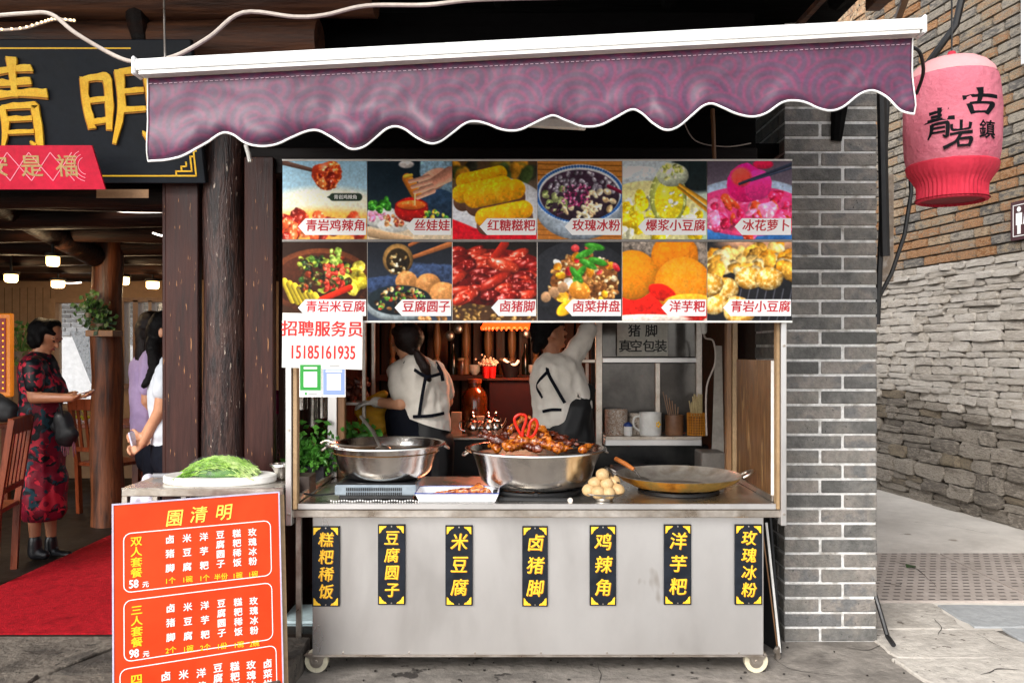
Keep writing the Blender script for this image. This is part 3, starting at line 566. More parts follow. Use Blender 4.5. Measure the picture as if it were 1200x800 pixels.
def put_stone(s, z, w, h, inframe, bigd):
    zz = z + h / 2; pale = zz > 1.05 + .25 * noise.noise((s * 1.3, zz, 3)); pale = zz > 1.05 + .5 * noise.noise((s * .8, zz * .8, 3)) + rs.uniform(-.1, .1); k = 0 if pale else (1 if rs.random() < .88 else 2)
    dep = rs.uniform(.14, .2) if bigd else rs.uniform(.1, .15)
    me = rs.choice(sets[k]); o = shared(me, 'stone', wall, wp(s + w / 2, zz, rs.uniform(-.012, .022) - .03), (rs.uniform(-.03, .03), rs.uniform(-.03, .03), wrot), (w * .985, dep, h * .965))
far = []
for z, h in rows:
    s = 2.3 + rs.uniform(-.2, 0)
    while s < 5.0:
        w = rs.uniform(.16, .5) if h > .1 else rs.uniform(.14, .42); w = min(w, 5.15 - s)
        if w < .1: break
        if h > .12 and rs.random() < .16:       # two thin stones instead of one
            q = rs.uniform(.4, .6); put_stone(s, z, w, h * q, True, False); put_stone(s, z + h * q, w, h * (1 - q), True, False); cnt += 2
        else: put_stone(s, z, w, h, True, h > .13); cnt += 1
        s += w
def far_blocks(s0, s1, z0, z1, h, w, m, name):
    b = MB(); r = random.Random(3); z = z0; j = 0
    while z < z1 - .02:
        s = s0 + (w / 2 if j % 2 else 0); j += 1
        while s < s1 - .05:
            ww = min(w * r.uniform(.7, 1.2), s1 - s); a, c = s + .006, s + ww - .006; e = r.uniform(.0, .02)
            if name == 'far_stones':
                q_ = r.choice(sv); ce = wp(s + ww / 2, z + h / 2, -.03); M_ = Matrix.Rotation(wrot, 3, 'Z')
                b.add([ce + M_ @ Vector((v.co.x * ww, v.co.y * .14, v.co.z * h * 1.02)) for v in q_.vertices], [tuple(p_.vertices) for p_ in q_.polygons]); s += ww; continue
            b.add([wp(a, z + .006, e), wp(c, z + .006, e), wp(c, z + h - .006, e), wp(a, z + h - .006, e), wp(a, z + .006, -.02), wp(c, z + .006, -.02), wp(c, z + h - .006, -.02), wp(a, z + h - .006, -.02)],
                  [(0, 1, 2, 3), (0, 4, 5, 1), (1, 5, 6, 2), (2, 6, 7, 3), (3, 7, 4, 0)]); s += ww
        z += h
    tag(b.build(name, m, wall), kind='stuff')
far_blocks(5.12, 8.8, 0, 1.05, .15, .42, stone_b, 'far_stones'); far_blocks(5.12, 8.8, 1.05, 2.42, .0913, .36, stone_a, 'far_stones'); far_blocks(-2.8, 2.25, 0, 1.05, .15, .42, stone_b, 'far_stones'); far_blocks(-2.8, 2.25, 1.05, 2.42, .0913, .36, stone_a, 'far_stones')
far_blocks(4.98, 8.8, 2.45, 6.5, .105, .25, oldbrick, 'far_bricks'); far_blocks(-2.8, 2.42, 2.45, 6.5, .105, .25, oldbrick, 'far_bricks'); far_blocks(2.42, 4.98, 5.52, 6.5, .105, .25, oldbrick, 'far_bricks')
bv = [rough_block(40 + i, 1, .035) for i in range(5)]; bsets = []
for m in (oldbrick, oldbrick_or, oldbrick_gr):
    s_ = []
    for me in bv: c = me.copy(); c.materials.append(m); s_.append(c)
    bsets.append(s_)
z = 2.45; j = 0; nb = 0
while z < 5.5:
    h = .096; s = 2.42 - (.11 if j % 2 else 0)
    while s < 4.96:
        big = z > 3.9 and rs.random() < .12
        w = rs.choice((.26, .30, .34, .2)) + (.12 if big else 0)
        if s + w > 2.42:
            low = z < 3.3; t = rs.random(); k = (1 if t < .55 else 2 if t < .75 else 0) if low else (2 if t < .66 else 0 if t < .88 else 1)
            shared(rs.choice(bsets[k]), 'brick', wall, wp(s + w / 2, z + h / 2, rs.uniform(-.004, .008) - .035), (0, 0, wrot), (w - .010, .11, h - .012)); nb += 1
        s += w
    z += h; j += 1
# restroom plate and white downpipe fixed to that wall
t = thing('restroom_sign', 'dark red plate with white man and woman figures on the brick wall', 'sign', wp(4.6, 2.55, .02))
def wfr(s, z, d): return frame(wp(s, z, d), WU, (0, 0, 1))
maroon = mat('maroon_plate', ['3d1c20', '4c262a'], 6, .4)
f = wfr(4.6, 2.55, .02); MB().prism([(0, 0), (.5, 0), (.5, .34), (0, .34)], f, .03).build('plate', maroon, t)
b = MB(); f2 = wfr(4.6, 2.55, .052)
for a in ((.03, .03, .47, .037), (.03, .303, .47, .31), (.03, .03, .037, .31), (.463, .03, .47, .31)): b.prism([(a[0], a[1]), (a[2], a[1]), (a[2], a[3]), (a[0], a[3])], f2, .002)
b.build('border', tagwhite, t)
for i, x in enumerate((.1, .2)):
    b = MB(); b.prism([(x + .024 * math.cos(q * .785), .268 + .024 * math.sin(q * .785)) for q in range(8)], f2, .002)
    b.prism([(x - .035, .235), (x + .035, .235), (x + .035 + .02 * i, .13), (x + .02, .13), (x + .018, .05), (x - .018, .05), (x - .02, .13), (x - .035 - .02 * i, .13)], f2, .002); b.build('pictogram', tagwhite, t)
tag(MB().tube([wp(4.82, 4.05, .08), wp(4.82, 6.4, .08)], .045, 12).build('downpipe', white_p), 'white downpipe on the brick wall at the top right corner', 'pipe')
b = MB().tube([P(1140, -60, 6.3), P(1120, 30, 6.4), P(1098, 60, 6.5), P(1080, 85, 6.6)], .028, 8)
tag(b.build('cable_bundle', cable_k), 'thick black cable hanging in front of the brick wall behind the lantern', 'cable')
b = MB().tube([P(1066, 195, 5.0), P(1068, 225, 5.0), P(1060, 275, 5.0), P(1045, 320, 5.02), P(1026, 356, 5.05)], .013, 8)
tag(b.build('cable', cable_k), 'black cable curving down from the lantern to the brick pillar', 'cable')
b = MB().tube([P(1025, 695, 4.55), P(1032, 718, 4.5), P(1040, 745, 4.42), P(1047, 755, 4.3)], .013, 8)
tag(b.build('hose', cable_k), 'short black pipe lying at the foot of the brick pillar', 'pipe')
# ---------------------------------------------------------------- the timber shop
shop = thing('timber_shop', 'old dark timber shophouse with log posts and deep eaves over the stall', 'shop', (-1, 5, 0))
PX0, PX1, PY0, PY1 = 1.475, 1.978, 4.53, 5.08
pil = thing('brick_pillar', 'square grey brick pillar with white mortar joints right of the cart', 'pillar', ((PX0 + PX1) / 2, (PY0 + PY1) / 2, 0))
box('mortar_core', mortar, pil, PX0 + .006, PX1 - .006, PY0 + .006, PY1 - .006, 0, 3.35, 0)
PIT, BH = .0804, .0665
def bm_(w, d): return MB().cbox((0, 0, BH / 2), (w, d, BH)).mesh('brick', greybrick, bevel=.0035)
bl, bs, bl2, bs2 = bm_(.310, .1), bm_(.1765, .1), bm_(.300, .1), bm_(.187, .1)
sd1, sd2, sd3 = bm_(.1, .29), bm_(.1, .145), bm_(.1, .44)
for i in range(41):
    z = i * PIT + .004
    def bk(me, x, y): shared(me, 'brick', pil, (x + random.uniform(-.0015, .0015), y + random.uniform(-.002, .001), z + random.uniform(-.0012, .0012)), (0, 0, random.uniform(-.004, .004)))
    if i % 2: bk(bl, PX0 + .155, PY0 + .05); bk(bs, PX1 - .0883, PY0 + .05)
    else: bk(bs2, PX0 + .0935, PY0 + .05); bk(bl2, PX1 - .15, PY0 + .05)
    for X in (PX0 + .05, PX1 - .05):
        if i % 2: bk(sd1, X, PY0 + .1 + .013 + .145); bk(sd2, X, PY1 - .0725)
        else: bk(sd3, X, PY1 - .22)
# timber front
box('plank', dkwood, shop, -1.825, -1.652, 4.40, 4.46, .12, 2.47, .004); box('plank', dkwood, shop, -1.416, -1.262, 4.42, 4.48, .12, 2.60, .004)
box('door_post', dkwood, shop, -1.845, -1.827, 4.41, 4.75, .12, 2.47, .003)
pts = [(-1.535 + .006 * math.sin(i), 4.47, .12 + i * .2) for i in range(17)]
MB().tube(pts, [.121 - .0012 * i for i in range(17)], 20, wob=.03).build('log_post', postwood, shop)
MB().lathe([(.128, 0), (.128, .01), (.1195, .012)], (-1.535, 4.47, .86), 24).build('iron_band', mat('painted_rust_band', ['5b524c', '2b2422', '8a7a6c'], 9, .4, .3, .003, 30), shop)
def log(x0, x1, y, z, r, m=logwood, name='log_beam', dz=0):
    n = 14; return MB().tube([(x0 + (x1 - x0) * i / n, y + .012 * math.sin(i * 1.3 + y * 7), z + dz * i / n + .01 * math.sin(i * .9 + y * 5)) for i in range(n + 1)], r, 14, wob=.09).build(name, m, shop)
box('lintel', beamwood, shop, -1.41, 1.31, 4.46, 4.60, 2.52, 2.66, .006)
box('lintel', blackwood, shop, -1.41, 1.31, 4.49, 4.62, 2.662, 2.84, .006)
box('added_dark_boarding', blackwood, shop, -1.41, 1.31, 4.52, 4.56, 2.842, 3.40, 0)  # added to close the void so that the eaves read black
log(-5.2, -1.78, 4.62, 2.43, .075); log(-5.2, -1.66, 4.7, 2.66, .11); log(-5.2, -1.66, 4.66, 2.93, .10)
log(-5.2, -1.0, 4.36, 3.18, .11, mat('brown_log', ['1c1009', '4a2a18', '6b4126'], 3, .6, bump=.01, bsc=8, stretch=(.5, 5, 5))); log(-5.2, -.7, 4.3, 3.40, .12, MATS['brown_log'])
MB().tube([P(157, -30, 4.25), P(160, 20, 4.27), P(168, 66, 4.3)], [.062, .055, .04], 12, wob=.2).build('hanging_strut', logwood, shop)
MB().tube([P(1075, -40, 3.9), P(1052, 22, 4.4)], .022, 4).build('rafter', palewood, shop); MB().tube([P(990, -30, 3.9), P(935, 30, 4.45)], .02, 4).build('rafter', MATS['brown_log'], shop)
MB().tube([P(985, 112, 4.5), P(980, 165, 4.52)], [.05, .03], 8).build('beam_end', blackwood, shop)
# eaves, ceiling and hidden side walls that keep the inside dark
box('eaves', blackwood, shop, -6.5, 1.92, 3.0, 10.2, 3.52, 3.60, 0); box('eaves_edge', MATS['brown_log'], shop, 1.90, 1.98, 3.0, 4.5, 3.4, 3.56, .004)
for i in range(9):
    x = -5.6 + i * .92; MB().tube([(x, 3.02, 3.47), (x + .02, 4.6, 3.49)], .045, 8).build('eaves_rafter', MATS['brown_log'] if x < -1 else blackwood, shop)  # rafters over the stall take the black timber, their shade painted in
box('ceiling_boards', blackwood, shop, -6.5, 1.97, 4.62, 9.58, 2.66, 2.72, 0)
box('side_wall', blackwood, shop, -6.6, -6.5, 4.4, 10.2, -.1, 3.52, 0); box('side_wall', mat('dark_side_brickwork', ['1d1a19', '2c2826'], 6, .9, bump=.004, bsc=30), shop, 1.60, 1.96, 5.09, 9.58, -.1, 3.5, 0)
for i, y in enumerate((5.15, 5.75, 6.4, 7.05, 7.7, 8.3, 8.9)): log(-6.4, -1.2, y, 2.52 - .02 * i, .085)
MB().tube([P(-30, 222, 5.3), P(110, 300, 6.85)], .09, 12).build('brace_log', logwood, shop)
MB().tube([(-3.38 + .01 * math.sin(i * 2), 6.98, .12 + i * .31) for i in range(9)], [.128, .126, .128, .124, .122, .125, .12, .12, .118], 18, wob=.06).build('log_post', postwood if 0 else mat('brown_log_post', ['2a150c', '5a3018', '7a4424', '3a1f12'], 3, .5, bump=.006, bsc=10, stretch=(5, 5, .5)), shop)
# strings and the dark divider between shop and stall kitchen
box('divider', dkwood, shop, -1.29, -1.26, 4.62, 7.38, .12, 2.64, .002)
# signboard with carved gold characters
sb = thing('shop_signboard', 'large black signboard with big carved gold characters leaning over the shop door', 'signboard', P(100, 215, 4.33))
O = P(241, 215, 4.33); eu = Vector((0, -math.sin(R(17)), math.cos(R(17)))); fr_s = frame(O, (1, 0, 0), eu); ppm = F / 4.33
def sbp(x, y): v = (215 - y) / ppm * 1.0; return (x - 241) / ppm, v
signm = mat('black_sign_lacquer', ['12171d', '1a2028'], 4, .55, bump=.001, bsc=40, spec=.25)
MB().prism([(-3.2, 0), (0, 0), (0, .70), (-3.2, .70)], fr_s @ Matrix.Translation((0, 0, -.04)), .04).build('panel', signm, sb, bevel=.004)
b = MB()
for a in ((-3.15, .035, -.17, .042), (-3.15, .655, -.3, .662)): b.prism([(a[0], a[1]), (a[2], a[1]), (a[2], a[3]), (a[0], a[3])], fr_s, .003)
b.build('gold_rule', gold, sb)
b = MB(); u = .011
for (x0, y0, x1, y1) in ((-.17, .035, -.04, .043), (-.048, .035, -.04, .17), (-.15, .058, -.06, .066), (-.068, .058, -.06, .14), (-.15, .035, -.142, .066), (-.12, .066, -.112, .09), (-.12, .082, -.085, .09), (-.093, .082, -.085, .11), (-.068, .132, -.04, .14), (-.06, .16, -.028, .168)): b.prism([(x0, y0), (x1, y0), (x1, y1), (x0, y1)], fr_s, .003)
b.build('corner_fret', gold, sb)
def sgl(key, x0, x1, y0, y1, th=1.0):
    def mk(dz, ox, oy):
        return lambda x, y, d: fr_s @ Vector(((x0 + (x1 - x0) * x - 241) / ppm + ox, (215 - (y1 + (y0 - y1) * y)) / ppm * .98 + oy, d + dz))
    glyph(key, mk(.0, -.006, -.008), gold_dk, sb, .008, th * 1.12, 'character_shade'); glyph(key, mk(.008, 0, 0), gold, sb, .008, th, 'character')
sgl('ming', 106, 196, 82, 168, .88); sgl('water_qing', -30, 76, 72, 176, .8)
# red lucky banner
bn = thing('red_banner', 'bright red cloth banner with gold lucky characters under the black signboard', 'banner', P(60, 222, 4.12))
ban = mat('red_banner_silk', ['b0062a', 'c60c34'], 5, .5, bump=.002, bsc=7, spec=.25); banln = mat('banner_gold_print', ['9c7a4c', 'b79458'], 30, .5); banpk = mat('banner_pink_line', 'e8889a', rough=.5)
fb = frame(P(0, 222, 4.12), (1, -.002, 0), (0, -.2, 1)); s_ = 4.12 / F
MB().prism([(-150 * s_, 0), (125 * s_, 0), (114 * s_, 50 * s_), (-150 * s_, 50 * s_)], fb, .012).build('cloth', ban, bn)
f3 = fb @ Matrix.Translation((0, 0, .0125))
for t_, x in (('安', 2), ('是', 42), ('福', 83)): text(t_, .112, f3 @ Matrix.Translation((x * s_, 25 * s_, 0)), banln, bn, .012, warp=.02)
b = MB()
def ln(b, p, q, w, fr, d=.001):
    p, q = Vector(p), Vector(q); t = (q - p).normalized(); nn = Vector((-t.y, t.x)) * w / 2; b.prism([p - nn, q - nn, q + nn, p + nn], fr, d)
zz_ = [(-60 + 25 * k, 10 if k % 2 else 42) for k in range(7)]
for k in range(6):
    for m2 in (0, 1):
        a, c = zz_[k], zz_[k + 1]
        if m2: a, c = (a[0], 52 - a[1]), (c[0], 52 - c[1])
        ln(b, (a[0] * s_, a[1] * s_), (c[0] * s_, c[1] * s_), .004, f3)
for r_ in (10, 14, 18):
    for k in range(10):
        a0, a1 = 2 + k * .25, 2 + (k + 1) * .25; ln(b, ((106 + r_ * math.cos(a0)) * s_, (27 + r_ * math.sin(a0)) * s_), ((106 + r_ * math.cos(a1)) * s_, (27 + r_ * math.sin(a1)) * s_), .003, f3)
b.build('printed_lines', banpk, bn)
# paper notice
t = thing('paper_notice', 'small tan paper notice on the beam below the red banner', 'notice', P(142, 232, 4.3)); box('sheet', mat('kraft_paper', ['8d6a4a', 'a27c58'], 8, .7), t, *[P(113, 0, 4.3).x, P(174, 0, 4.3).x, 4.3, 4.304, P(0, 232, 4.3).z, P(0, 222, 4.3).z], 0)
# cables across the top
def cab(name, pts, r, m, lab, cat='cable'): return tag(MB().tube(pts, r, 8).build(name, m), lab, cat)
def sm(pts, st=6):
    p = [Vector(q) for q in pts]; n = len(p); o = []
    for i in range(n - 1):
        a, b_, c, d = p[max(i - 1, 0)], p[i], p[i + 1], p[min(i + 2, n - 1)]
        for k in range(st): t = k / st; o.append(.5 * (2 * b_ + (c - a) * t + (2 * a - 5 * b_ + 4 * c - d) * t * t + (3 * b_ - a - 3 * c + d) * t ** 3))
    return o + [p[-1]]
cab('conduit', sm([P(-20, 20, 3.4), P(30, 16, 3.4), P(60, 17, 3.4), P(90, 40, 3.4), P(140, 68, 3.4), P(168, 72, 3.3), P(205, 66, 3.3), P(245, 44, 3.35), P(285, 15, 3.4), P(345, 20, 3.4), P(380, 18, 3.4), P(430, 7, 3.4), P(500, 6, 3.4), P(560, 0, 3.4), P(680, -3, 3.4)]), .0085, cable_m, 'long grey conduit looping over the awning and the black signboard')
b = MB(); pts = sm([P(-15, 36, 3.5), P(25, 34, 3.5), P(50, 27, 3.5), P(66, 23, 3.5), P(88, 25, 3.5)], 8); b.tube(pts, .006, 6)
ledt = thing('light_string', 'thin string of little warm lights above the black signboard', 'string lights', pts[0]); b.build('cord', cable_m, ledt)
b = MB()
for p in pts[::2]: b.ell(p + Vector((0, -.008, 0)), .0055, 6)
tag(b.build('bulbs', mat('string_bulbs', 'ffe9c0', rough=.4, rv=0, emis='ffd9a0', es=1.2), ledt), kind='stuff')
cab('chain', [P(192, -10, 3.3), P(193.5, 70, 3.1)], .004, steel_worn, 'thin metal wire holding up the left end of the awning', 'wire')
# ---------------------------------------------------------------- awning
aw = thing('awning', 'purple retractable awning with wave pattern, scalloped white-edged valance and white front bar', 'awning', P(620, 100, 3.0))
AL, AR = P(163, 0, 3.0).x, P(1077, 0, 3.0).x
def bz(px): return 90 + (42 - 90) * (px - 163) / (1077 - 163)       # underside of the bar in measured units
def barprof(p, q, prof, name, m):
    b = MB(); k = len(prof); p, q = Vector(p), Vector(q)
    b.add([p + Vector((0, y, z)) for y, z in prof] + [q + Vector((0, y, z)) for y, z in prof], [tuple(range(k)), tuple(range(2 * k - 1, k - 1, -1))] + [(i, k + i, k + (i + 1) % k, (i + 1) % k) for i in range(k)])
    return b.build(name, m, aw)
pL, pR = P(163, 90, 3.0), P(1077, 42, 3.0)
barprof(pL, pR, [(-.03, .014), (-.036, .03), (-.03, .052), (-.012, .06), (.02, .06), (.03, .05), (.03, .012)], 'front_bar', white_p)
barprof(pL + Vector((.01, 0, 0)), pR - Vector((.01, 0, 0)), [(-.026, .0), (-.026, .0135), (.02, .0135), (.02, .0)], 'bar_lip', white_dirty)
for q, s_ in ((pL, -1), (pR, 1)):
    b = MB(); b.cbox(q + Vector((s_ * .006, -.002, .03)), (.014, .072, .066)); b.build('end_cap', white_p, aw, bevel=.005)
    b = MB()
    for z in (.018, .045): b.tube([q + Vector((s_ * .012, -.02, z)), q + Vector((s_ * .0165, -.02, z))], .005, 8)
    b.build('screw', steel_worn, aw)
SCAL = [(171.5, 188), (204, 185), (218, 180), (240, 167), (258.6, 155), (272, 157), (287, 167), (307, 171.5), (325, 168), (340, 160), (355, 153), (370, 151), (385, 158), (400, 168), (412, 174.7), (426, 172), (440, 160), (452, 150), (462.6, 146.7), (474, 150), (488, 160), (504, 167.5), (516, 165), (530, 154), (544, 144), (556, 141), (572, 145), (590, 152), (606, 152.5), (622, 146), (640, 137), (650, 134.5), (664, 140), (684, 147), (703, 146), (722, 137), (740, 128), (752, 132), (766, 144), (780, 152.5), (794, 149), (812, 134), (824, 124), (834.6, 121), (848, 126), (866, 133), (884, 135.5), (900, 131), (916, 120), (929, 116.5), (944, 119), (960, 126), (975, 129), (990, 124), (1008, 110), (1024, 105.5), (1038, 112), (1052.5, 126.5), (1062, 132), (1071, 134)]
sx_ = [a for a, _ in SCAL]; sy_ = [c for _, c in SCAL]
SP = sm([(a, c, 0) for a, c in SCAL], 5); SPx = [p.x for p in SP]; SPy = [p.y for p in SP]
def bot(px): return float(np.interp(px, SPx, SPy))
NX, NZ = 260, 14; vs = []; uvs = []
def valpt(px, t):
    zt = bz(px) + 1; y = zt + (bot(px) - zt) * t
    scal = (bot(px) - np.interp(px, [171, 230, 1071], [196, 165, 128])) / 20
    sc_ = max(0, min(1.3, scal)); u_ = min(1, max(0, (t - .45) / .4)); u_ = u_ * u_ * (3 - 2 * u_); e_ = max(0, (t - .86) / .14)
    dep = 3.012 - u_ * (.008 + .036 * sc_) + e_ * e_ * (.010 + .02 * sc_) + t * .009 * noise.noise((px * .012, t * 1.3, 4)) * 2 + (.003 + .003 * t) * noise.noise((px * .05, t * 5, 9))
    return P(px, y, 3.0) + Vector((0, dep - 3.0, 0))
for i in range(NX + 1):
    px = 171.5 + (1071 - 171.5) * i / NX
    for j in range(NZ + 1): vs.append(valpt(px, j / NZ)); uvs.append(((px - 171.5) / 899.5, 1 - (vs[-1] - valpt(px, 0)).length / .36))
fs = [(i * (NZ + 1) + j, i * (NZ + 1) + j + 1, (i + 1) * (NZ + 1) + j + 1, (i + 1) * (NZ + 1) + j) for i in range(NX) for j in range(NZ)]
def with_uv(me, uvs):
    l = me.uv_layers.new(name='UVMap'); a = np.empty(len(me.loops), np.int32); me.loops.foreach_get('vertex_index', a); l.data.foreach_set('uv', np.array(uvs, np.float32)[a].ravel())
p = Pic(1400, 190, '5a3656', '5e3a58', ns=.05, seed=20)         # printed wave pattern of the cloth
cell = 118; row = 56
for r_ in range(-1, 7):
    cy = 20 + r_ * row - 20
    for c_ in range(-1, 17):
        cx = c_ * cell + (cell / 2 if r_ % 2 else 0) + 20 * math.sin(r_ * 2.1); d = np.hypot(p.X * 1400 - cx, (p.Y * 190 - cy - 34)); k = np.clip(64 - d, 0, 1); ring = np.clip(.3 + .9 * np.cos(d / 64 * math.pi * 8 + .6), 0, 1)
        p.put(k, (hx('573c54') * (1 - ring[..., None]) + hx('703654') * ring[..., None]))
p.blur(3); p.a *= (.70 + .22 * fnoise(190, 1400, 60, 4, 8))[..., None]
AWM = print_mat('awning_vinyl', p.image('wave_pattern'), .47, .45, bump=.0); MATS['awning_vinyl'] = AWM
me = bpy.data.meshes.new('valance'); og = vs[0].copy(); me.from_pydata([v - og for v in vs], [], fs); with_uv(me, uvs); me.polygons.foreach_set('use_smooth', [True] * len(me.polygons)); me.update()
val = link('valance', me, AWM, aw, og); sol = val.modifiers.new('s', 'SOLIDIFY'); sol.thickness = .0015
MB().tube([valpt(171.5 + 899.5 * i / 400, 1.0) + Vector((0, -.002, 0)) for i in range(401)], .0042, 6).build('white_edging', white_p, aw)
for s_ in (171.5, 1071): MB().tube([valpt(s_, t / 10) + Vector((0, -.002, 0)) for t in range(11)], .0025, 6).build('side_hem', white_dirty, aw)
b = MB()
for i in range(150):
    x0 = 173 + i * 5.98; a = valpt(x0, .0) + Vector((0, -.002, -.022)); c = valpt(x0 + 3.6, .0) + Vector((0, -.002, -.022)); b.tube([a, c], .0013, 4)
tag(b.build('stitching', mat('pale_thread', 'c9a8b8', rough=.6), aw), kind='stuff')
RZ = 2.98; n = 30; vs = []; uvs = []
for i in range(n + 1):
    t = i / n; a = pL.lerp(pR, t) + Vector((0, .02, .055)); c = Vector((AL + (AR - AL) * t, 4.34, RZ))
    for j in range(9): q = a.lerp(c, j / 8); q.z -= .03 * math.sin(math.pi * j / 8); vs.append(q); uvs.append((t, j / 8))
me = bpy.data.meshes.new('canopy_cloth'); me.from_pydata([v - vs[0] for v in vs], [], [(i * 9 + j, i * 9 + j + 1, (i + 1) * 9 + j + 1, (i + 1) * 9 + j) for i in range(n) for j in range(8)]); with_uv(me, uvs); me.polygons.foreach_set('use_smooth', [True] * len(me.polygons))
cc = link('canopy_cloth', me, AWM, aw, vs[0]); sol = cc.modifiers.new('s', 'SOLIDIFY'); sol.thickness = .002
MB().tube([(AL, 4.37, RZ), (AR, 4.37, RZ)], .05, 14).build('roller', white_dirty, aw)
for x0, x1 in ((545, 683), (1000, 900)):
    b = MB(); e = P(x1, 146 if x1 < 800 else 110, 3.55); b.bar(P(x0, 140 if x1 < 800 else 100, 4.28), e, .05, .045); b.build('folding_arm', white_dirty, aw, bevel=.006)
    MB().bar(e, pL.lerp(pR, .5 if x1 < 800 else .9) + Vector((0, .05, .03)), .04, .035).build('folding_arm', white_dirty, aw, bevel=.006)
for px, py, dx, dy in ((288, 170, 5, 20), (835, 128, 2, 60)): MB().tube([P(px, py, 4.3), P(px + dx * .6, py + dy * .5, 4.3), P(px + dx, py + dy, 4.3)], .011, 8).build('crank_eye', white_dirty if px < 300 else palewood, aw)
cab('loose_wire', sm([P(800, 140, 4.3), P(815, 165, 4.3), P(850, 172, 4.3), P(880, 168, 4.3)]), .003, cable_m, 'thin loose wire in the dark gap under the awning near the pillar', 'wire')
cab('power_cord', sm([P(1068, 55, 3.2), P(1078, 62, 3.2), P(1082, 85, 3.3), P(1074, 110, 3.4)]), .007, cable_k, 'short black cord dangling from the right end of the awning')
# dark post and torn board behind the pillar
tag(MB().tube([P(1033, 105, 5.0), P(1037, 300, 5.0)], .03, 8).tube([P(1040, 105, 5.02), P(1028, 380, 5.02)], .018, 8).build('cable_trunking', cable_k), 'black cable trunking running down behind the grey brick pillar', 'cable')
t = box('weathered_board', mat('peeling_board', ['d8d0c8', '8e7c6a', 'b7a898'], 6, .8, bump=.004, bsc=18), None, P(1030, 0, 5.3).x, P(1046, 0, 5.3).x, 5.28, 5.31, P(0, 330, 5.3).z, P(0, 205, 5.3).z, .004); tag(t, 'narrow peeling whitish board behind the brick pillar', 'board')
# ---------------------------------------------------------------- lantern
LX, LY = 1.893, 3.6; LR = .189; PHI = math.atan2(LX, LY)
lan = thing('paper_lantern', 'faded pink cloth lantern with black brush characters hanging beside the awning', 'lantern', (LX, LY, 2.24))
zt = lambda y: EYE - (y - 410) * LY / F
pinkm = mat('faded_pink_cloth', ['bb5c6e', 'c46c7c', 'b45266'], 4, .8, bump=.014, bsc=26, rv=.03); pink2 = mat('pale_pink_cloth', ['cf9093', 'd59c9e'], 4, .8, bump=.006, bsc=22, rv=.03); redm = mat('red_lantern_cloth', ['b21c34', 'c2263e', 'a4142c'], 5, .85, bump=.004, bsc=30, rv=.04)
def wrk(a, i): return 1 + .006 * math.sin(a * 17 + i * 1.9) + .005 * math.sin(a * 11 - i * 1.7)
MB().lathe([(.02, zt(68)), (.06, zt(70)), (.11, zt(73)), (.144, zt(79)), (.166, zt(86)), (.1755, zt(93))], (LX, LY, 0), 64, wrk).build('top_cloth', pink2, lan)
MB().lathe([(.176, zt(93)), (.184, zt(101)), (LR - .002, zt(112)), (LR + .002, zt(130)), (LR + .003, zt(150)), (LR + .001, zt(170)), (LR - .004, zt(183)), (LR - .01, zt(193)), (LR - .016, zt(196))], (LX, LY, 0), 96, wrk).build('body_cloth', pinkm, lan)
def pleat(a, i): return 1 + (.018 if i > 2 else .004) * math.sin(a * 46) * (1 if i > 2 else .5)
MB().lathe([(LR - .012, zt(193)), (LR - .006, zt(195)), (LR - .012, zt(203)), (LR - .036, zt(211)), (LR - .05, zt(218)), (LR - .052, zt(226)), (LR - .05, zt(236)), (LR - .06, zt(237)), (LR - .062, zt(228))], (LX, LY, 0), 184, pleat).build('red_skirt', redm, lan)
MB().lathe([(.148, zt(234)), (.03, zt(233)), (.001, zt(233))], (LX, LY, 0), 40).build('base_disc', mat('lantern_inside', '7d0d1c', rough=.8), lan)
MB().lathe([(.001, zt(60)), (.014, zt(61)), (.022, zt(66)), (.03, zt(70))], (LX, LY, 0), 16).build('knot', redm, lan)
MB().tube([(LX, LY, zt(62)), (LX, LY, 3.5)], .004, 6).build('hanging_cord', cable_k, lan)
def lmap(cx, cy, w, h):
    def f(x, y, d):
        ox = (cx + (x - .5) * w - 1115) * LY / F * math.cos(PHI); a = math.asin(max(-.98, min(.98, ox / LR))) - PHI; rr = LR * 1.012 + d
        return Vector((LX + rr * math.sin(a), LY - rr * math.cos(a), EYE - (cy - (y - .5) * h - 410) * (LY - .16) / F))
    return f
glyph('gu', lmap(1146, 121, 40, 32), ink, lan, .001, 1.05); glyph('qing', lmap(1101, 143, 38, 36), ink, lan, .001, 1.1); glyph('yan', lmap(1125, 158, 32, 32), ink, lan, .001, 1.0)
fz = lmap(1154, 155, 1, 1); text('鎮', .084, None, ink, lan, .014, .0004, mp=lambda x, y, d: fz(x * F / LY * .8 + .5, y * F / LY + .5, d + .001), warp=.03, name='character')
# ---------------------------------------------------------------- the food cart
CT = .845                                           # height of the worktop
cart = thing('food_cart', 'stainless steel street food cart on casters with black and gold name plaques', 'food cart', (.12, 4.4, 0))
X0, X1, Y0, Y1 = -1.078, 1.306, 4.0, 4.88
bx0, bx1 = P(366, 0, 4.06).x, P(895, 0, 4.06).x
b = MB(); b.box(bx0, bx1, 4.06, 4.80, .100, .776); b.build('body', steel_panel, cart, bevel=.004)
box('bottom_trim', steel_worn, cart, bx0 - .003, bx1 + .003, 4.056, 4.805, .092, .0998, .001)
b = MB()
for k in range(7): b.cbox((bx0 + .15 + k * .32, 4.0565, .112), (.007, .005, .007))
b.build('rivets', steel_worn, cart)
b = MB(); b.box(X0, X1 - .004, 4.0, 4.88, .779, .8165); b.build('top_frame', steel_worn, cart, bevel=.003)
b = MB(); b.box(X0 + .055, X1 - .045, 3.997, 4.875, .8185, CT); b.build('worktop', steel, cart, bevel=.004)
box('worktop_lip', steel_panel, cart, X0 + .056, X1 - .046, 3.990, 3.9965, .820, CT + .002, .002)
zt_ = 2.46
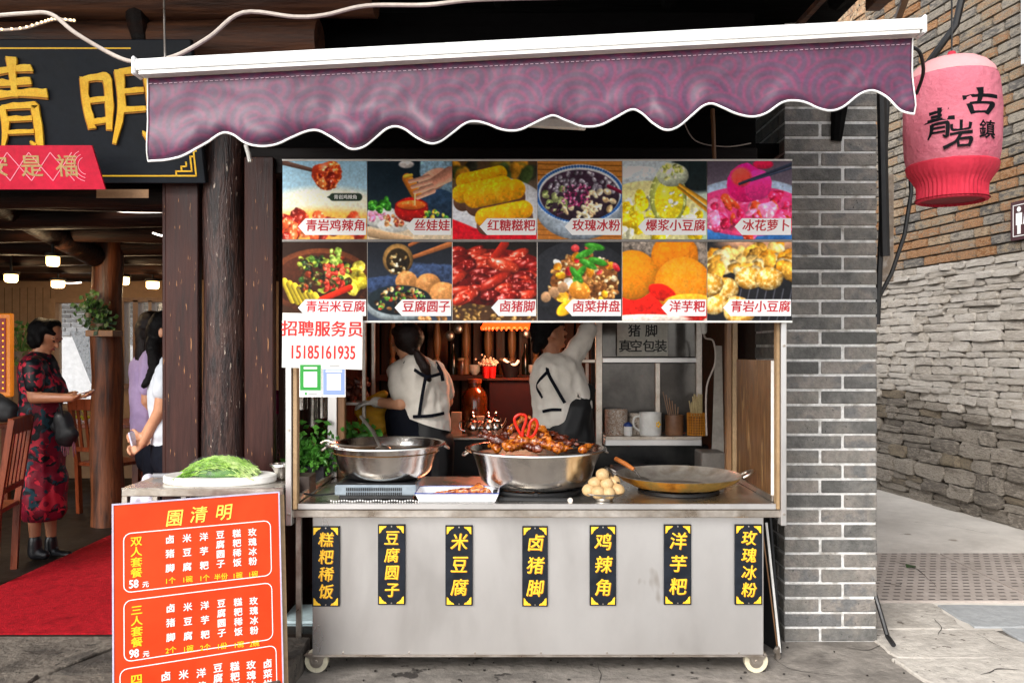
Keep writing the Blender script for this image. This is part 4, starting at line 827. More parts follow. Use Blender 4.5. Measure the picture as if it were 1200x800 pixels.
for (a, c, m) in ((X0, X0 + .03, steel_panel), (X0 + .0325, X0 + .0545, tan), (X1 - .0265, X1, steel_panel), (X1 - .0445, X1 - .0285, tan)):
    box('post', m, cart, a, c, 3.975 if m is steel_panel else 3.985, 4.03, .745 if m is steel_panel else .82, zt_, .003)
for (a, c, m) in ((P(385, 0, 4.86).x, P(396, 0, 4.86).x, steel_panel), (P(397, 0, 4.86).x, P(405, 0, 4.86).x, palewood), (P(850, 0, 4.86).x, P(856, 0, 4.86).x, palewood), (P(857, 0, 4.86).x, P(863, 0, 4.86).x, tan)):
    box('post', m, cart, a, c, 4.83, 4.88, CT + .001, zt_, .003)
box('side_rail', steel_worn, cart, X0 + .002, X0 + .028, 4.035, 4.82, 2.38, 2.42); box('side_rail', steel_worn, cart, X1 - .028, X1 - .002, 4.035, 4.82, 2.38, 2.42)
box('roof_sheet', steel_worn, cart, X0, X1, 3.96, 4.9, 2.462, 2.475, .002)
box('side_rim', steel_worn, cart, X0 + .03, X0 + .05, 4.04, 4.82, CT + .002, CT + .03); box('side_rim', steel_worn, cart, X1 - .05, X1 - .03, 4.04, 4.82, CT + .002, CT + .03)
b = MB()
for x, z in ((X0 + .015, .80), (X1 - .013, .80), (X1 - .013, 1.6), (X0 + .015, 1.2)): b.tube([(x, 3.974, z), (x, 3.968, z)], .006, 8)
b.build('bolts', steel_worn, cart)
def caster(x, y):
    w_ = MB(); w_.tube([(x - .0, y - .014, .058), (x, y + .014, .058)], .057, 24).build('caster_wheel', rubber, cart)
    MB().tube([(x, y - .016, .058), (x, y - .0145, .058)], .034, 18).build('wheel_hub', steel_worn, cart)
    b = MB(); fr = front(x, y - .02, .058); b.prism([(-.018, -.012), (.016, -.012), (.05, .03), (.045, .042), (-.05, .042), (-.062, .03), (-.03, .012)], fr, .003)
    fr = front(x, y + .021, .058); b.prism([(-.018, -.012), (.016, -.012), (.05, .03), (.045, .042), (-.05, .042), (-.03, .012)], fr, .003)
    b.box(x - .055, x + .05, y - .03, y + .03, .0905 + .0, .0945 + .0); b.tube([(x, y - .028, .058), (x, y + .026, .058)], .009, 10); b.build('caster_fork', steel_worn, cart, bevel=.001)
for x in (P(371, 0, 4.1).x, P(886, 0, 4.1).x):
    for y in (4.11, 4.70): caster(x + (.0 if y < 4.5 else .02), y)
PL = [('糕\n粑\n稀\n饭', 366, 398, 616), ('豆\n腐\n圆\n子', 443, 475, 614), ('米\n豆\n腐', 522, 554, 615), ('卤\n猪\n脚', 612, 642, 616), ('鸡\n辣\n角', 691, 722, 615), ('洋\n芋\n粑', 778, 810, 614), ('玫\n瑰\n冰\n粉', 861, 893, 614)]
k4 = 4.05 / F
for s, a, c, top in PL:
    x0, x1 = P(a, 0, 4.05).x, P(c, 0, 4.05).x; z1 = P(0, top, 4.05).z; z0 = z1 - 94 * k4; cx = (x0 + x1) / 2; W = x1 - x0; H = z1 - z0
    pq = box('name_plaque', plaque_m, cart, x0, x1, 4.045, 4.0585, z0, z1, .0015); f = front(cx, 4.0448, (z0 + z1) / 2)
    n = s.count('\n') + 1; step = (.0835 if n == 4 else .110)
    for i, ch in enumerate(s.split('\n')):
        y = (n - 1) / 2 * step - i * step; sz = .074 if n == 4 else .086
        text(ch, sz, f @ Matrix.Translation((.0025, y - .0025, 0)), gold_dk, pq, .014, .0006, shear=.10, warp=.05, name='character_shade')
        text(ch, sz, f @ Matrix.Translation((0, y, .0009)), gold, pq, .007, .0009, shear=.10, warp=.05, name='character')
    b = MB()
    for sx in (-1, 1):
        for sy in (-1, 1):
            q = lambda x, y: (sx * (W / 2 - .007 - x), sy * (H / 2 - .007 - y))
            pts = [q(0, 0), q(.036, 0), q(.030, .008), q(.022, .010), (q(.018, .016)), q(.012, .020), q(.008, .030), q(0, .036)]
            if sx * sy < 0: pts = pts[::-1]
            b.prism(pts[::-1], f, .0022)
    b.build('corner_ornament', gold, pq)
    b = MB()
    for sy in (-1, 1): b.tube([f @ Vector((0, sy * (H / 2 - .009), 0)), f @ Vector((0, sy * (H / 2 - .009), .002))], .0035, 8)
    b.build('screw', steel_worn, pq)
# ---------------------------------------------------------------- menu board with twelve printed pictures
mb = thing('menu_board', 'wide menu board of twelve colourful dish pictures in two rows above the counter', 'menu board', P(629, 376, 3.93))
k3 = 3.93 / F; MX0, MX1, MZ1, MZ0 = P(331, 0, 3.93).x, P(928, 0, 3.93).x, P(0, 188, 3.93).z, P(0, 376, 3.93).z
box('backing', steel_worn, mb, MX0, MX1, 3.932, 3.962, MZ0, MZ1, .002)
box('frame', white_dirty, mb, MX0, MX1, 3.922, 3.931, MZ1 - .004, MZ1 + .004, .001); box('frame', white_dirty, mb, MX0, MX1, 3.922, 3.931, MZ0 - .008, MZ0 + .001, .001)
zm = P(0, 282, 3.93).z; box('frame', mat('grey_frame', ['77726e', '938d88'], 8, .5), mb, MX0, MX1, 3.923, 3.931, zm - .0055, zm + .0045, .001)
NAMES = ['青岩鸡辣角', '丝娃娃', '红糖糍粑', '玫瑰冰粉', '爆浆小豆腐', '冰花萝卜', '青岩米豆腐', '豆腐圆子', '卤猪脚', '卤菜拼盘', '洋芋粑', '青岩小豆腐']
DESC = ['picture of a red glazed chicken piece held by chopsticks', 'picture of a hand dipping a roll over a red bowl', 'picture of golden fried rice rolls on white', 'picture of a blue rimmed bowl of fruit and nut jelly', 'picture of a pale tofu pouch over yellow tofu', 'picture of pink radish slices and dark chopsticks', 'picture of a brown bowl with herbs and yellow tofu', 'picture of tofu balls beside a bowl of filling', 'picture of red glazed trotters piled up', 'picture of mixed meat with green leaves in a dark pan', 'picture of three orange potato cakes with red chilli', 'picture of grilled tofu cubes on a dark grill']
tw = (MX1 - MX0) / 6; PIC = pics()
for i in range(12):
    c_, r_ = i % 6, i // 6; x0, x1 = MX0 + tw * c_ + .0015, MX0 + tw * (c_ + 1) - .0015; z1 = (MZ1 - .005) if r_ == 0 else (zm - .007); z0 = (zm + .006) if r_ == 0 else (MZ0 + .002)
    me = bpy.data.meshes.new('food_picture'); cx, cz = (x0 + x1) / 2, z0
    me.from_pydata([(x0 - cx, 0, 0), (x1 - cx, 0, 0), (x1 - cx, 0, z1 - z0), (x0 - cx, 0, z1 - z0), (x0 - cx, .004, 0), (x1 - cx, .004, 0), (x1 - cx, .004, z1 - z0), (x0 - cx, .004, z1 - z0)], [], [(0, 1, 2, 3), (4, 7, 6, 5), (0, 4, 5, 1), (1, 5, 6, 2), (2, 6, 7, 3), (3, 7, 4, 0)])
    with_uv(me, [(0, 0), (1, 0), (1, 1), (0, 1)] * 2); pm = print_mat('print_' + DESC[i].split(' of ')[1].replace(' ', '_')[:30], PIC[i].image('dish_%02d' % i), .5, .15)
    fp = link('food_picture', me, pm, mb, (cx, 3.9265, cz)); fp['label'] = DESC[i]
    n = len(NAMES[i]); tx1 = x1 - .004; tw_ = n * .0545 + .012; txt0 = tx1 - tw_; tip = txt0 - .035; zb = z0 + (.020 if r_ == 0 else .021); zt2 = zb + .078
    tagm = MB().prism([(tip - cx, (zb + zt2) / 2 - cz), (txt0 - cx, zb - cz), (tx1 - cx, zb - cz), (tx1 - cx, zt2 - cz), (txt0 - cx, zt2 - cz)], front(cx, 3.9262, cz), .0012).build('name_label', tagwhite, fp)
    text(NAMES[i], .0565, front((txt0 + tx1) / 2 - .002, 3.9248, (zb + zt2) / 2 + .002), red_print, fp, .020, .0004, shear=.06, warp=.025)
text('青岩鸡辣角', .022, front(P(405, 0, 3.93).x, 3.9262, P(0, 231.5, 3.93).z), white_print, mb, .01, .0003)
# hiring sign and the two payment cards
hsn = thing('hiring_sign', 'white board with red hiring text and phone number at the left of the menu board', 'sign', P(378, 432, 3.9))
fh = frame(P(378, 400, 3.905), (1, 0, -.012), (.012, 0, 1)); kk = 3.905 / F
MB().prism([(-47 * kk, -31 * kk), (47 * kk, -32.5 * kk), (47 * kk, 32 * kk), (-47 * kk, 33 * kk)], fh, .005).build('panel', white_dirty, hsn, bevel=.0008)
text('招聘服务员', .0765, fh @ Matrix.Translation((.0, 13.5 * kk, .0056)), red_sign, hsn, .022, .0004)
text('15185161935', .088, fh @ Matrix.Translation((.002, -13.5 * kk, .0056)), red_sign, hsn, .016, .0004, sx=.64)
greenp = mat('payment_green', '0f8c28', rough=.35, rv=0); bluep = mat('payment_blue', '7f94d0', rough=.35, rv=0); greyp = mat('grey_small_print', '9a9a9a', rough=.5, rv=0)
def card(x0, x1, y0, y1, m, lab, g):
    t = thing('payment_card', lab, 'card', P((x0 + x1) / 2, y1, 3.9)); a = P(x0, y1, 3.9); c = P(x1, y0, 3.9); w, h = c.x - a.x, c.z - a.z
    box('card', tagwhite, t, a.x, c.x, 3.897, 3.8995, a.z, c.z, .0005); f = front(a.x, 3.8968, a.z)
    def rc(n_, u0, v0, u1, v1, mm, d=.0006, p=t): MB().prism([(u0 * w, v0 * h), (u1 * w, v0 * h), (u1 * w, v1 * h), (u0 * w, v1 * h)], f, d).build(n_, mm, p)
    rc('colour_field', .03, .2 if g else .06, .97, .97 if g else .82, m); f = f @ Matrix.Translation((0, 0, .0007)); rc('white_panel', .2, .3 if g else .2, .8, .76 if g else .68, tagwhite)
    if g: rc('logo_square', .25, .06, .34, .14, m); rc('small_print', .4, .08, .8, .12, greyp); rc('small_print', .2, .84, .8, .9, tagwhite)
    else: rc('small_print', .15, .73, .85, .785, tagwhite); rc('small_print', .3, .9, .75, .94, greyp)
    return t
card(351, 377, 426, 465, greenp, 'green and white payment card taped under the hiring sign', 1)
card(378, 405, 425, 465, bluep, 'pale blue payment card to the right of the green one', 0)
# ---------------------------------------------------------------- things on the worktop
def ring_prof(rb, rt, z0, z1, th=.004, lip=.014, curve=.55, n=9):
    hh = z1 - z0; o = [(.001, z0), (rb - .42 * hh, z0)] + [(rb - .42 * hh * (1 - math.sin(a * .245)), z0 + .42 * hh * (1 - math.cos(a * .245))) for a in range(1, 6)]
    rb, o6 = o[-1]
    for i in range(1, n + 1): t = i / n; o.append((rb + (rt - rb) * (t * .75 + .25 * t ** 3), o6 + (z1 - o6) * t))
    out = o[:]; out += [(rt + lip * .6, z1 + .001), (rt + lip, z1 - .003), (rt + lip * .95, z1 + .004), (rt + lip * .4, z1 + .008), (rt - th, z1 + .004)]
    inner = [(r - th, z + th) for r, z in o[::-1] if r > th * 2] + [(.001, z0 + th)]
    return out + inner
def basin(c, rb, rt, z0, z1, lab, **k):
    t = thing('steel_basin', lab, 'basin', (c[0], c[1], z0)); MB().lathe(ring_prof(rb, rt, z0, z1, **k), (c[0], c[1], 0), 72).build('bowl', steel_bowl, t, ang=50)
    for a in (R(8), R(188)):
        q = Vector((c[0] + (rt + .008) * math.cos(a), c[1] + (rt + .008) * math.sin(a), z1 - .012)); d = Vector((math.cos(a), math.sin(a), 0)); s_ = Vector((-d.y, d.x, 0))
        MB().tube(sm([q - s_ * .04, q - s_ * .035 + d * .02 + Vector((0, 0, -.012)), q + d * .026 + Vector((0, 0, -.016)), q + s_ * .035 + d * .02 + Vector((0, 0, -.012)), q + s_ * .04], 4), .005, 8).build('handle', steel_worn, t)
    return t
B1 = (-.650, 4.31); basin(B1, .240, .290, .926, 1.098, lip=.02, lab='polished steel basin with a ladle in it standing on the grey induction cooker')
MB
sr = thing('soup', 'brown clear broth in the steel basin on the cooker', 'soup', (B1[0], B1[1], 1.06)); MB().lathe([(.001, 1.062), (.25, 1.062), (.275, 1.060)], (B1[0], B1[1], 0), 40).build('surface', mat('broth', ['6b4a26', '8a6230'], 5, .12), sr)
t = thing('ladle', 'steel ladle leaning on the rim of the left basin', 'ladle', P(440, 540, 4.3)); MB().tube([P(446, 523, 4.27), P(437, 505, 4.38), P(423, 488, 4.48)], [.011, .010, .009], 8).build('handle', steel_worn, t); MB().ell(P(449, 528, 4.26), (.045, .045, .03), 14).build('bowl', steel_worn, t)
t = thing('ladle', 'steel ladle with hooked handle resting across the left rim of the left basin', 'ladle', P(400, 520, 4.2)); MB().tube(sm([P(376, 519, 4.2), P(384, 516, 4.2), P(396, 521, 4.2), P(420, 523, 4.28), P(440, 522, 4.35)], 4), .007, 8).build('handle', steel_worn, t)
# induction cooker
ck = thing('induction_cooker', 'grey induction cooker with slotted front under the left steel basin', 'cooker', (-.66, 4.3, CT))
ckm = mat('cooker_grey_plastic', ['76828c', '8b959d'], 5, .4); ax0, ax1 = P(393, 0, 4.12).x, P(489, 0, 4.12).x
box('housing', ckm, ck, ax0, ax1, 4.10, 4.48, CT + .022, .918, .006); box('glass_top', blackpl, ck, ax0 + .008, ax1 - .008, 4.11, 4.47, .9185, .926, .002)
box('underside', blackpl, ck, ax0 + .02, ax1 - .02, 4.115, 4.46, CT + .003, CT + .0215, .002)
for q in range(2): b = MB(); [b.cbox((ax0 + .06 + i * .0092, 4.099, .898 - q * .022), (.0052, .004, .016)) for i in range(30)]; tag(b.build('vent_slots', blackpl, ck), kind='stuff')
b = MB(); b.tube(sm([P(393, 578, 4.14), P(370, 580, 4.12), P(352, 577, 4.15), P(340, 574, 4.3)], 5), .005, 6); tag(b.build('power_cord', cable_k), 'black power cord leaving the induction cooker to the left', 'cord')
b = MB(); [b.ell(P(388 + i * 3.1, 586.6 + .6 * math.sin(i), 4.045), .0042, 6) for i in range(36)]; t = thing('beaded_trim', 'string of white beads lying along the counter edge before the cooker', 'bead string', P(440, 588, 4.04)); tag(b.build('beads', tagwhite, t), kind='stuff')
# white enamel tray with cooked trotter
ty = thing('enamel_tray', 'white enamel tray with thin blue rim on the counter edge', 'tray', (P(535, 0, 4.12).x, 4.12, CT)); TX0, TX1 = P(488, 0, 4.08).x, P(585, 0, 4.08).x
b = MB(); a_, c_, y0, y1, z0, z1 = TX0, TX1, 4.02, 4.24, CT + .003, CT + .045
o1 = [(a_, y0), (c_, y0), (c_, y1), (a_, y1)]; o2 = [(a_ + .02, y0 + .012), (c_ - .02, y0 + .012), (c_ - .02, y1 - .012), (a_ + .02, y1 - .012)]
b.add([(x, y, z1) for x, y in o1] + [(x, y, z0) for x, y in o2] + [(x * .985 + .015 * (a_ + c_) / 2, y * .985 + .015 * 4.13, z1) for x, y in o1] + [(x, y, z0 + .004) for x, y in o2],
      [(i, (i + 1) % 4, 4 + (i + 1) % 4, 4 + i)[::-1] for i in range(4)] + [(4, 5, 6, 7), (11, 10, 9, 8 + 4 - 0)[:3] + (8 + 4,) if 0 else (12, 13, 14, 15)] + [(8 + i, 8 + (i + 1) % 4, 12 + (i + 1) % 4, 12 + i) for i in range(4)] + [(i, (i + 1) % 4, 8 + (i + 1) % 4, 8 + i) for i in range(4)])
b.build('tray', mat('white_enamel', ['eceef2', 'f6f6f8'], 5, .2, rv=.02), ty); MB().tube([(x, y, z1 + .001) for x, y in o1 + o1[:1]], .003, 6).build('blue_rim', mat('blue_enamel', '27408a', rough=.3), ty)
b = MB(); q = [P(506, 579, 4.13), P(520, 577, 4.13), P(536, 576, 4.13), P(552, 575.5, 4.13), P(563, 574, 4.13), P(570, 578, 4.13)]
for i in range(5): b.cap(q[i], q[i + 1], .010 + .004 * i, .014 + .004 * i, 10)
b.ell(P(562, 572, 4.14), (.03, .03, .026)); b.ell(P(568, 579, 4.10), (.018, .02, .018)); tag(remeshed('pork_trotter', b, .006, meat, None, .006, 40), 'glossy brown braised pork trotter lying on the white enamel tray', 'meat')
# large basin heaped with trotters
B2 = (.123, 4.33); basin(B2, .295, .345, .882, 1.072, lab='large polished steel basin heaped with braised trotters in the middle of the counter', lip=.022)
br = thing('gas_ring', 'black iron gas ring under the large middle basin', 'burner', (B2[0], B2[1], CT)); MB().tube([(B2[0] + .23 * math.cos(k * .2618), B2[1] + .23 * math.sin(k * .2618), CT + .018) for k in range(25)], .014, 8, cap=False).build('ring', black, br)
for k in range(3): a = k * 2.094 + .5; MB().bar((B2[0], B2[1], CT + .028), (B2[0] + .25 * math.cos(a), B2[1] + .25 * math.sin(a), CT + .028), .018, .016).build('arm', black, br)
MB().tube([P(585, 585, 4.08), P(668, 586, 4.07)], .012, 10).build('gas_pipe', black, br); MB().tube([P(668, 586, 4.06), P(668.2, 586, 4.03)], .013, 14).build('pipe_end', steel_worn, br)
lq = thing('marinade', 'dark oily marinade around the trotters in the large basin', 'sauce', (B2[0], B2[1], 1.03)); MB().lathe([(.001, 1.046), (.30, 1.046), (.326, 1.044)], (B2[0], B2[1], 0), 40).build('surface', mat('dark_marinade', ['140603', '2c1006'], 9, .4, spec=.2, bump=.01, bsc=30), lq)
rs = random.Random(5)
def trotter(cx, cy, z, L, a, tilt, r, m, lab, sd, grp):
    rr = random.Random(sd); b = MB(); d = Vector((math.cos(a) * math.cos(tilt), math.sin(a) * math.cos(tilt), math.sin(tilt))); c = Vector((cx, cy, z)); s_ = d.orthogonal().normalized(); u = d.cross(s_)
    bend = s_ * L * .35 + Vector((0, 0, L * .15)); p0, p1, p2 = c - d * L * .5, c + bend * .25, c + d * L * .5
    b.cap(p0, p1, r * .95, r * .75, 10).cap(p1, p2, r * .75, r * .8, 10)
    for i in (-1, 1): b.cap(p2 + s_ * i * r * .35, p2 + d * r * 1.7 + s_ * i * r * .6 + u * rr.uniform(-.4, .4) * r, r * .45, r * .3, 8)
    for i in range(4): b.ell(c + d * rr.uniform(-.5, .4) * L + Vector((rr.uniform(-1, 1), rr.uniform(-1, 1), rr.uniform(-.3, 1))) * r * .55, r * rr.uniform(.4, .65), 8)
    tag(remeshed('pork_trotter', b, .0055, m, None, .011, 38), lab, 'meat', grp)
TR = [(588, 517, 4.22, .13, 2.8, .3, .030), (612, 520, 4.18, .15, .2, .1, .030), (640, 520, 4.19, .13, 3.0, .2, .032), (597, 508, 4.3, .15, .7, .5, .028), (633, 507, 4.3, .13, 2.2, .5, .03), (615, 511, 4.27, .12, 1.2, .2, .032), (646, 512, 4.3, .12, .5, -.2, .028), (580, 524, 4.25, .09, 1.8, .1, .026), (604, 523, 4.14, .09, 1.0, 0, .026), (660, 520, 4.25, .07, .3, .1, .024), (657, 526, 4.17, .06, .6, .1, .021), (686, 525, 4.22, .055, .9, .2, .022), (625, 525, 4.13, .07, 2.4, .1, .024), (603, 500, 4.31, .10, .5, .7, .018)]
TL = ['braised trotter piece at the left slope of the heap, dark and glossy', 'long braised trotter lying low in the front middle of the heap', 'thick braised trotter low on the right slope of the heap', 'raised braised trotter left of the scissors', 'raised braised trotter right of the scissors',
  'braised trotter just behind the scissors blades', 'braised trotter on the rear right slope of the heap', 'small dark braised piece at the far left rim of the large basin', 'short braised piece in front of the scissors', 'braised knuckle just right of the heap', 'small braised scrap before the right knuckle', 'lone braised scrap near the right rim of the large basin', 'small braised piece at the front foot of the heap', 'topmost braised trotter leaning against the scissors']
for i, (px, py, y, L, a, tl, r) in enumerate(TR):
    q = P(px, py, y); trotter(q.x, q.y, q.z, L * 1.0, a, tl, r, meat if i % 3 else meat_d, TL[i], i, 'braised trotters in the large basin')
# scissors
sc = thing('scissors', 'kitchen scissors with orange red handles stuck in the heap of trotters', 'scissors', P(612, 515, 4.22)); orr = mat('orange_red_plastic', ['c81c08', 'd82a10'], 8, .35, spec=.3)
def loop(pts, name='handle_ring'): MB().tube(sm([P(x, y, yy) for x, y, yy in pts + pts[:1]], 5), .0075, 8, cap=False).build(name, orr, sc)
loop([(612, 512, 4.2), (605, 499, 4.2), (603, 490, 4.2), (609, 485.5, 4.2), (616, 487, 4.2), (616, 494, 4.2), (613, 503, 4.2)]); loop([(618, 513, 4.2), (620, 503, 4.2), (622, 494, 4.2), (627, 491, 4.2), (630, 497, 4.2), (628, 505, 4.2), (624, 511, 4.2)])
MB().bar(P(613, 510, 4.2), P(606, 526, 4.24), .016, .003).build('blade', steel, sc); MB().bar(P(616, 511, 4.195), P(613, 527, 4.235), .016, .003).build('blade', steel, sc)
# plate of pale dumplings
pt = thing('small_steel_plate', 'small steel plate holding a pyramid of pale dumplings right of the large basin', 'plate', P(707, 588, 4.09)); q = P(707, 583, 4.09)
MB().lathe([(.001, CT + .022), (.05, CT + .022), (.098, CT + .042), (.104, CT + .045), (.1, CT + .038), (.05, CT + .016), (.045, CT + .002), (.04, CT + .002), (.04, CT + .016), (.001, CT + .017)], (q.x, 4.09, 0), 36).build('dish', steel, pt)
bz0 = CT + .052
for i, (px, py, y) in enumerate([(690, 574, 4.06), (701, 577, 4.03), (713, 577.5, 4.03), (724, 574, 4.06), (706, 569, 4.12), (697, 566, 4.08), (711, 567, 4.07), (719, 564, 4.10), (706, 556, 4.08)]):
    b = MB(); c = P(px, py, y); b.ell(c, (.0335, .0335, .031), 16); b.noise(.003, 28, i)
    tag(b.build('dumpling', egg_m, weld=True, ang=80), ['leftmost pale dumpling in the bottom layer of the pyramid', 'front pale dumpling of the bottom layer, left of centre', 'front pale dumpling of the bottom layer, right of centre', 'rightmost pale dumpling in the bottom layer of the pyramid', 'hidden pale dumpling in the heart of the pyramid', 'left pale dumpling of the middle layer', 'front pale dumpling of the middle layer', 'right pale dumpling of the middle layer', 'single pale dumpling on the very top of the pyramid'][i], 'dumpling', 'pale dumplings on the small plate')
# wok
wk = thing('wok', 'wide shallow wok with golden brown scorched outside and two loop handles', 'wok', (P(795, 0, 4.36).x, 4.36, CT)); wx, wy = P(795, 0, 4.36).x, 4.36
wout = mat('scorched_wok_outside', ['7a4210', 'd09030', 'a88a48', '5a3010'], 4, .4, .45, .002, 30); win = mat('seasoned_wok_inside', ['8a8178', 'aaa298', '7c6c58'], 4, .36, .55, .002, 20)
MB().lathe([(.001, CT + .018), (.16, CT + .02), (.24, CT + .034), (.295, CT + .062), (.316, CT + .082), (.324, CT + .090)], (wx, wy, 0), 72).build('pan_outside', wout, wk, ang=60)
MB().lathe([(.3245, CT + .0905), (.319, CT + .092), (.313, CT + .084), (.29, CT + .062), (.235, CT + .036), (.16, CT + .024), (.001, CT + .022)], (wx, wy, 0), 72).build('pan_inside', win, wk, ang=60)
MB().lathe([(.001, CT + .029), (.17, CT + .029), (.19, CT + .0285)], (wx, wy, 0), 40).build('oil', mat('dark_oil', ['1e120a', '38200f'], 6, .06), wk)
def wh(a):
    c = Vector((wx + .322 * math.cos(a), wy + .322 * math.sin(a), CT + .085)); d = Vector((math.cos(a), math.sin(a), .55)); s_ = Vector((-math.sin(a), math.cos(a), 0))
    MB().tube(sm([c - s_ * .05, c - s_ * .045 + d * .035, c + d * .055, c + s_ * .045 + d * .035, c + s_ * .05], 4), .007, 8).build('loop_handle', steel_worn, wk)
wh(R(-8)); wh(R(172))
sp = thing('spatula', 'steel spatula with wooden handle lying in the wok', 'spatula', P(745, 560, 4.3)); MB().tube([P(721, 537, 4.42), P(733, 543.5, 4.38), P(743, 550, 4.34)], [.012, .013, .010], 10).build('wooden_handle', mat('orange_wood_handle', ['a85c28', 'c67838'], 6, .4), sp); MB().tube([P(743, 550, 4.34), P(750, 560, 4.3)], .005, 8).build('shaft', steel, sp)
MB().bar(P(748, 559, 4.3), P(763, 566, 4.24), .07, .003).build('blade', steel_worn, sp)
tag(MB().bar(P(712, 548, 4.12), P(729, 573, 4.05), .016, .006).build('tongs', steel), 'steel serving tongs propped between the dumplings and the wok', 'tongs')
wb = thing('wok_stove', 'low black stove ring carrying the wok', 'burner', (wx, wy, CT)); MB().lathe([(.2, CT + .003), (.21, CT + .003), (.205, CT + .017), (.19, CT + .0175)], (wx, wy, 0), 40).build('ring', black, wb)
# tall greasy board standing inside the right end
t = thing('chopping_board', 'large greasy wooden chopping board standing on edge inside the right end of the cart', 'board', (1.27, 4.4, CT)); b = MB()
b.add([(1.262, 4.08, CT + .002), (1.262, 4.70, CT + .05), (1.262, 4.70, 1.528), (1.262, 4.08, 1.53), (1.284, 4.08, CT + .002), (1.284, 4.70, CT + .05), (1.284, 4.70, 1.528), (1.284, 4.08, 1.53)], [(0, 1, 2, 3), (4, 7, 6, 5), (0, 4, 5, 1), (1, 5, 6, 2), (2, 6, 7, 3), (3, 7, 4, 0)][::1])
for i in range(4, 8): b.v[i].x = 1.279
b.build('panel', board_wood, t); box('white_edge', white_dirty, t, 1.2625, 1.2785, 4.074, 4.0792, CT + .004, 1.528, .001)
# ---------------------------------------------------------------- side table with greens and the orange menu
st = thing('side_table', 'small stainless steel tube table left of the food cart', 'table', (-1.45, 4.1, .12)); tz = .925
sx0, sx1 = P(147, 0, 4.0).x, -1.083
def leg(x, y): box('leg', steel_worn, st, x - .014, x + .014, y - .014, y + .014, .005 if x > -1.1 else .12, tz - .0385, .002)
for x in (sx0 + .014, sx1 - .014):
    for y in (3.972, 4.31): leg(x, y)
box('front_rail', steel_worn, st, sx0, sx1, 3.958, 3.985, tz - .038, tz - .004, .003); box('rear_rail', steel_worn, st, sx0, sx1, 4.297, 4.324, tz - .038, tz - .004, .003)
box('top', steel, st, sx0, sx1, 3.958, 4.325, tz - .003, tz + .003, .001); box('crossbar', steel_worn, st, P(207, 0, 4.15).x, P(211, 0, 4.15).x + .012, 3.99, 4.29, tz - .036, tz - .005)
MB().bar((P(206, 0, 4.2).x, 4.31, tz - .04), (P(206, 0, 4.2).x, 4.31, .15), .025, .025).build('inner_leg', steel_worn, st)
cb = thing('round_cutting_board', 'round white plastic cutting board on the steel side table', 'cutting board', (P(258, 0, 4.14).x, 4.14, tz)); MB().lathe([(.001, tz + .004), (.27, tz + .004), (.276, tz + .01), (.276, tz + .036), (.27, tz + .041), (.001, tz + .041)], (0, 0, 0), 64).build('board', white_dirty, None)
o = bpy.data.objects['board']; 
for v in o.data.vertices: v.co.y *= .58
o.parent = cb; o.location = (0, 0, .004)
gx = P(259, 0, 4.12).x; gz = tz + .043
b = MB()
b.ell((gx, 4.12, gz + .005), (.172, .10, .075), 28); b.noise(.012, 22)
for i in range(len(b.v)):
    v = b.v[i]
    if v.z < gz: v.z = gz
    t_ = (v.x - gx) / .175; v.z = gz + (v.z - gz) * (1 - .25 * t_ * t_ + (.12 * t_ if t_ < 0 else 0))
gr = thing('wrapped_greens', 'heap of shredded green vegetable under cling film on the white board', 'vegetables', (gx, 4.12, gz)); b.build('heap', green_m, gr, weld=True)
b = MB(); rr = random.Random(3); greens2 = mat('light_green_strands', ['4a7c1c', '84b040', 'b0cc74', 'c8dc98'], 9, .45, rv=.25, spec=.3)
for i in range(520):
    a = rr.uniform(-1, 1); c = rr.uniform(-1, .5); hgt = math.sqrt(max(0, 1 - a * a * .95 - c * c * .8)); p = Vector((gx + a * .17, 4.12 + c * .095, gz + .004 + .078 * hgt * (1 - .2 * a * a)))
    d = Vector((rr.uniform(.5, 1), rr.uniform(-.5, .5), -a * .55 + rr.uniform(-.2, .2))) * rr.uniform(.015, .035); d *= 1.5; b.tube([p - d, p + Vector((0, -.002, .006)), p + d], rr.uniform(.0014, .0028), 4)
tag(b.build('shreds', greens2, gr), kind='stuff')
b = MB(); b.ell((gx, 4.12, gz + .004), (.182, .108, .092), 26)
for i in range(len(b.v)):
    v = b.v[i]; v.z = max(v.z, gz + .002); v += noise.noise_vector(v * 17) * .012; v.z = max(v.z, gz + .002)
b.build('cling_film', film, gr, weld=True, ang=20)
# small steel bowl and knife
t = thing('small_steel_bowl', 'small steel bowl at the right end of the side table', 'bowl', P(326, 560, 4.2)); MB().lathe(ring_prof(.028, .055, tz + .004, tz + .078, .002, .004), (P(330, 0, 4.2).x + .0, 4.2, 0), 28).build('bowl', steel, t)
t = thing('knife', 'kitchen knife with grey handle lying beside the round cutting board', 'knife', P(190, 560, 4.22)); MB().tube([P(180, 557, 4.25), P(206, 557, 4.22)], .012, 8).build('handle', mat('grey_handle', ['6e6e72', '8a8a90'], 5, .4), t); MB().bar(P(206, 560, 4.22), P(178, 564, 4.2), .05, .002).build('blade', steel, t)
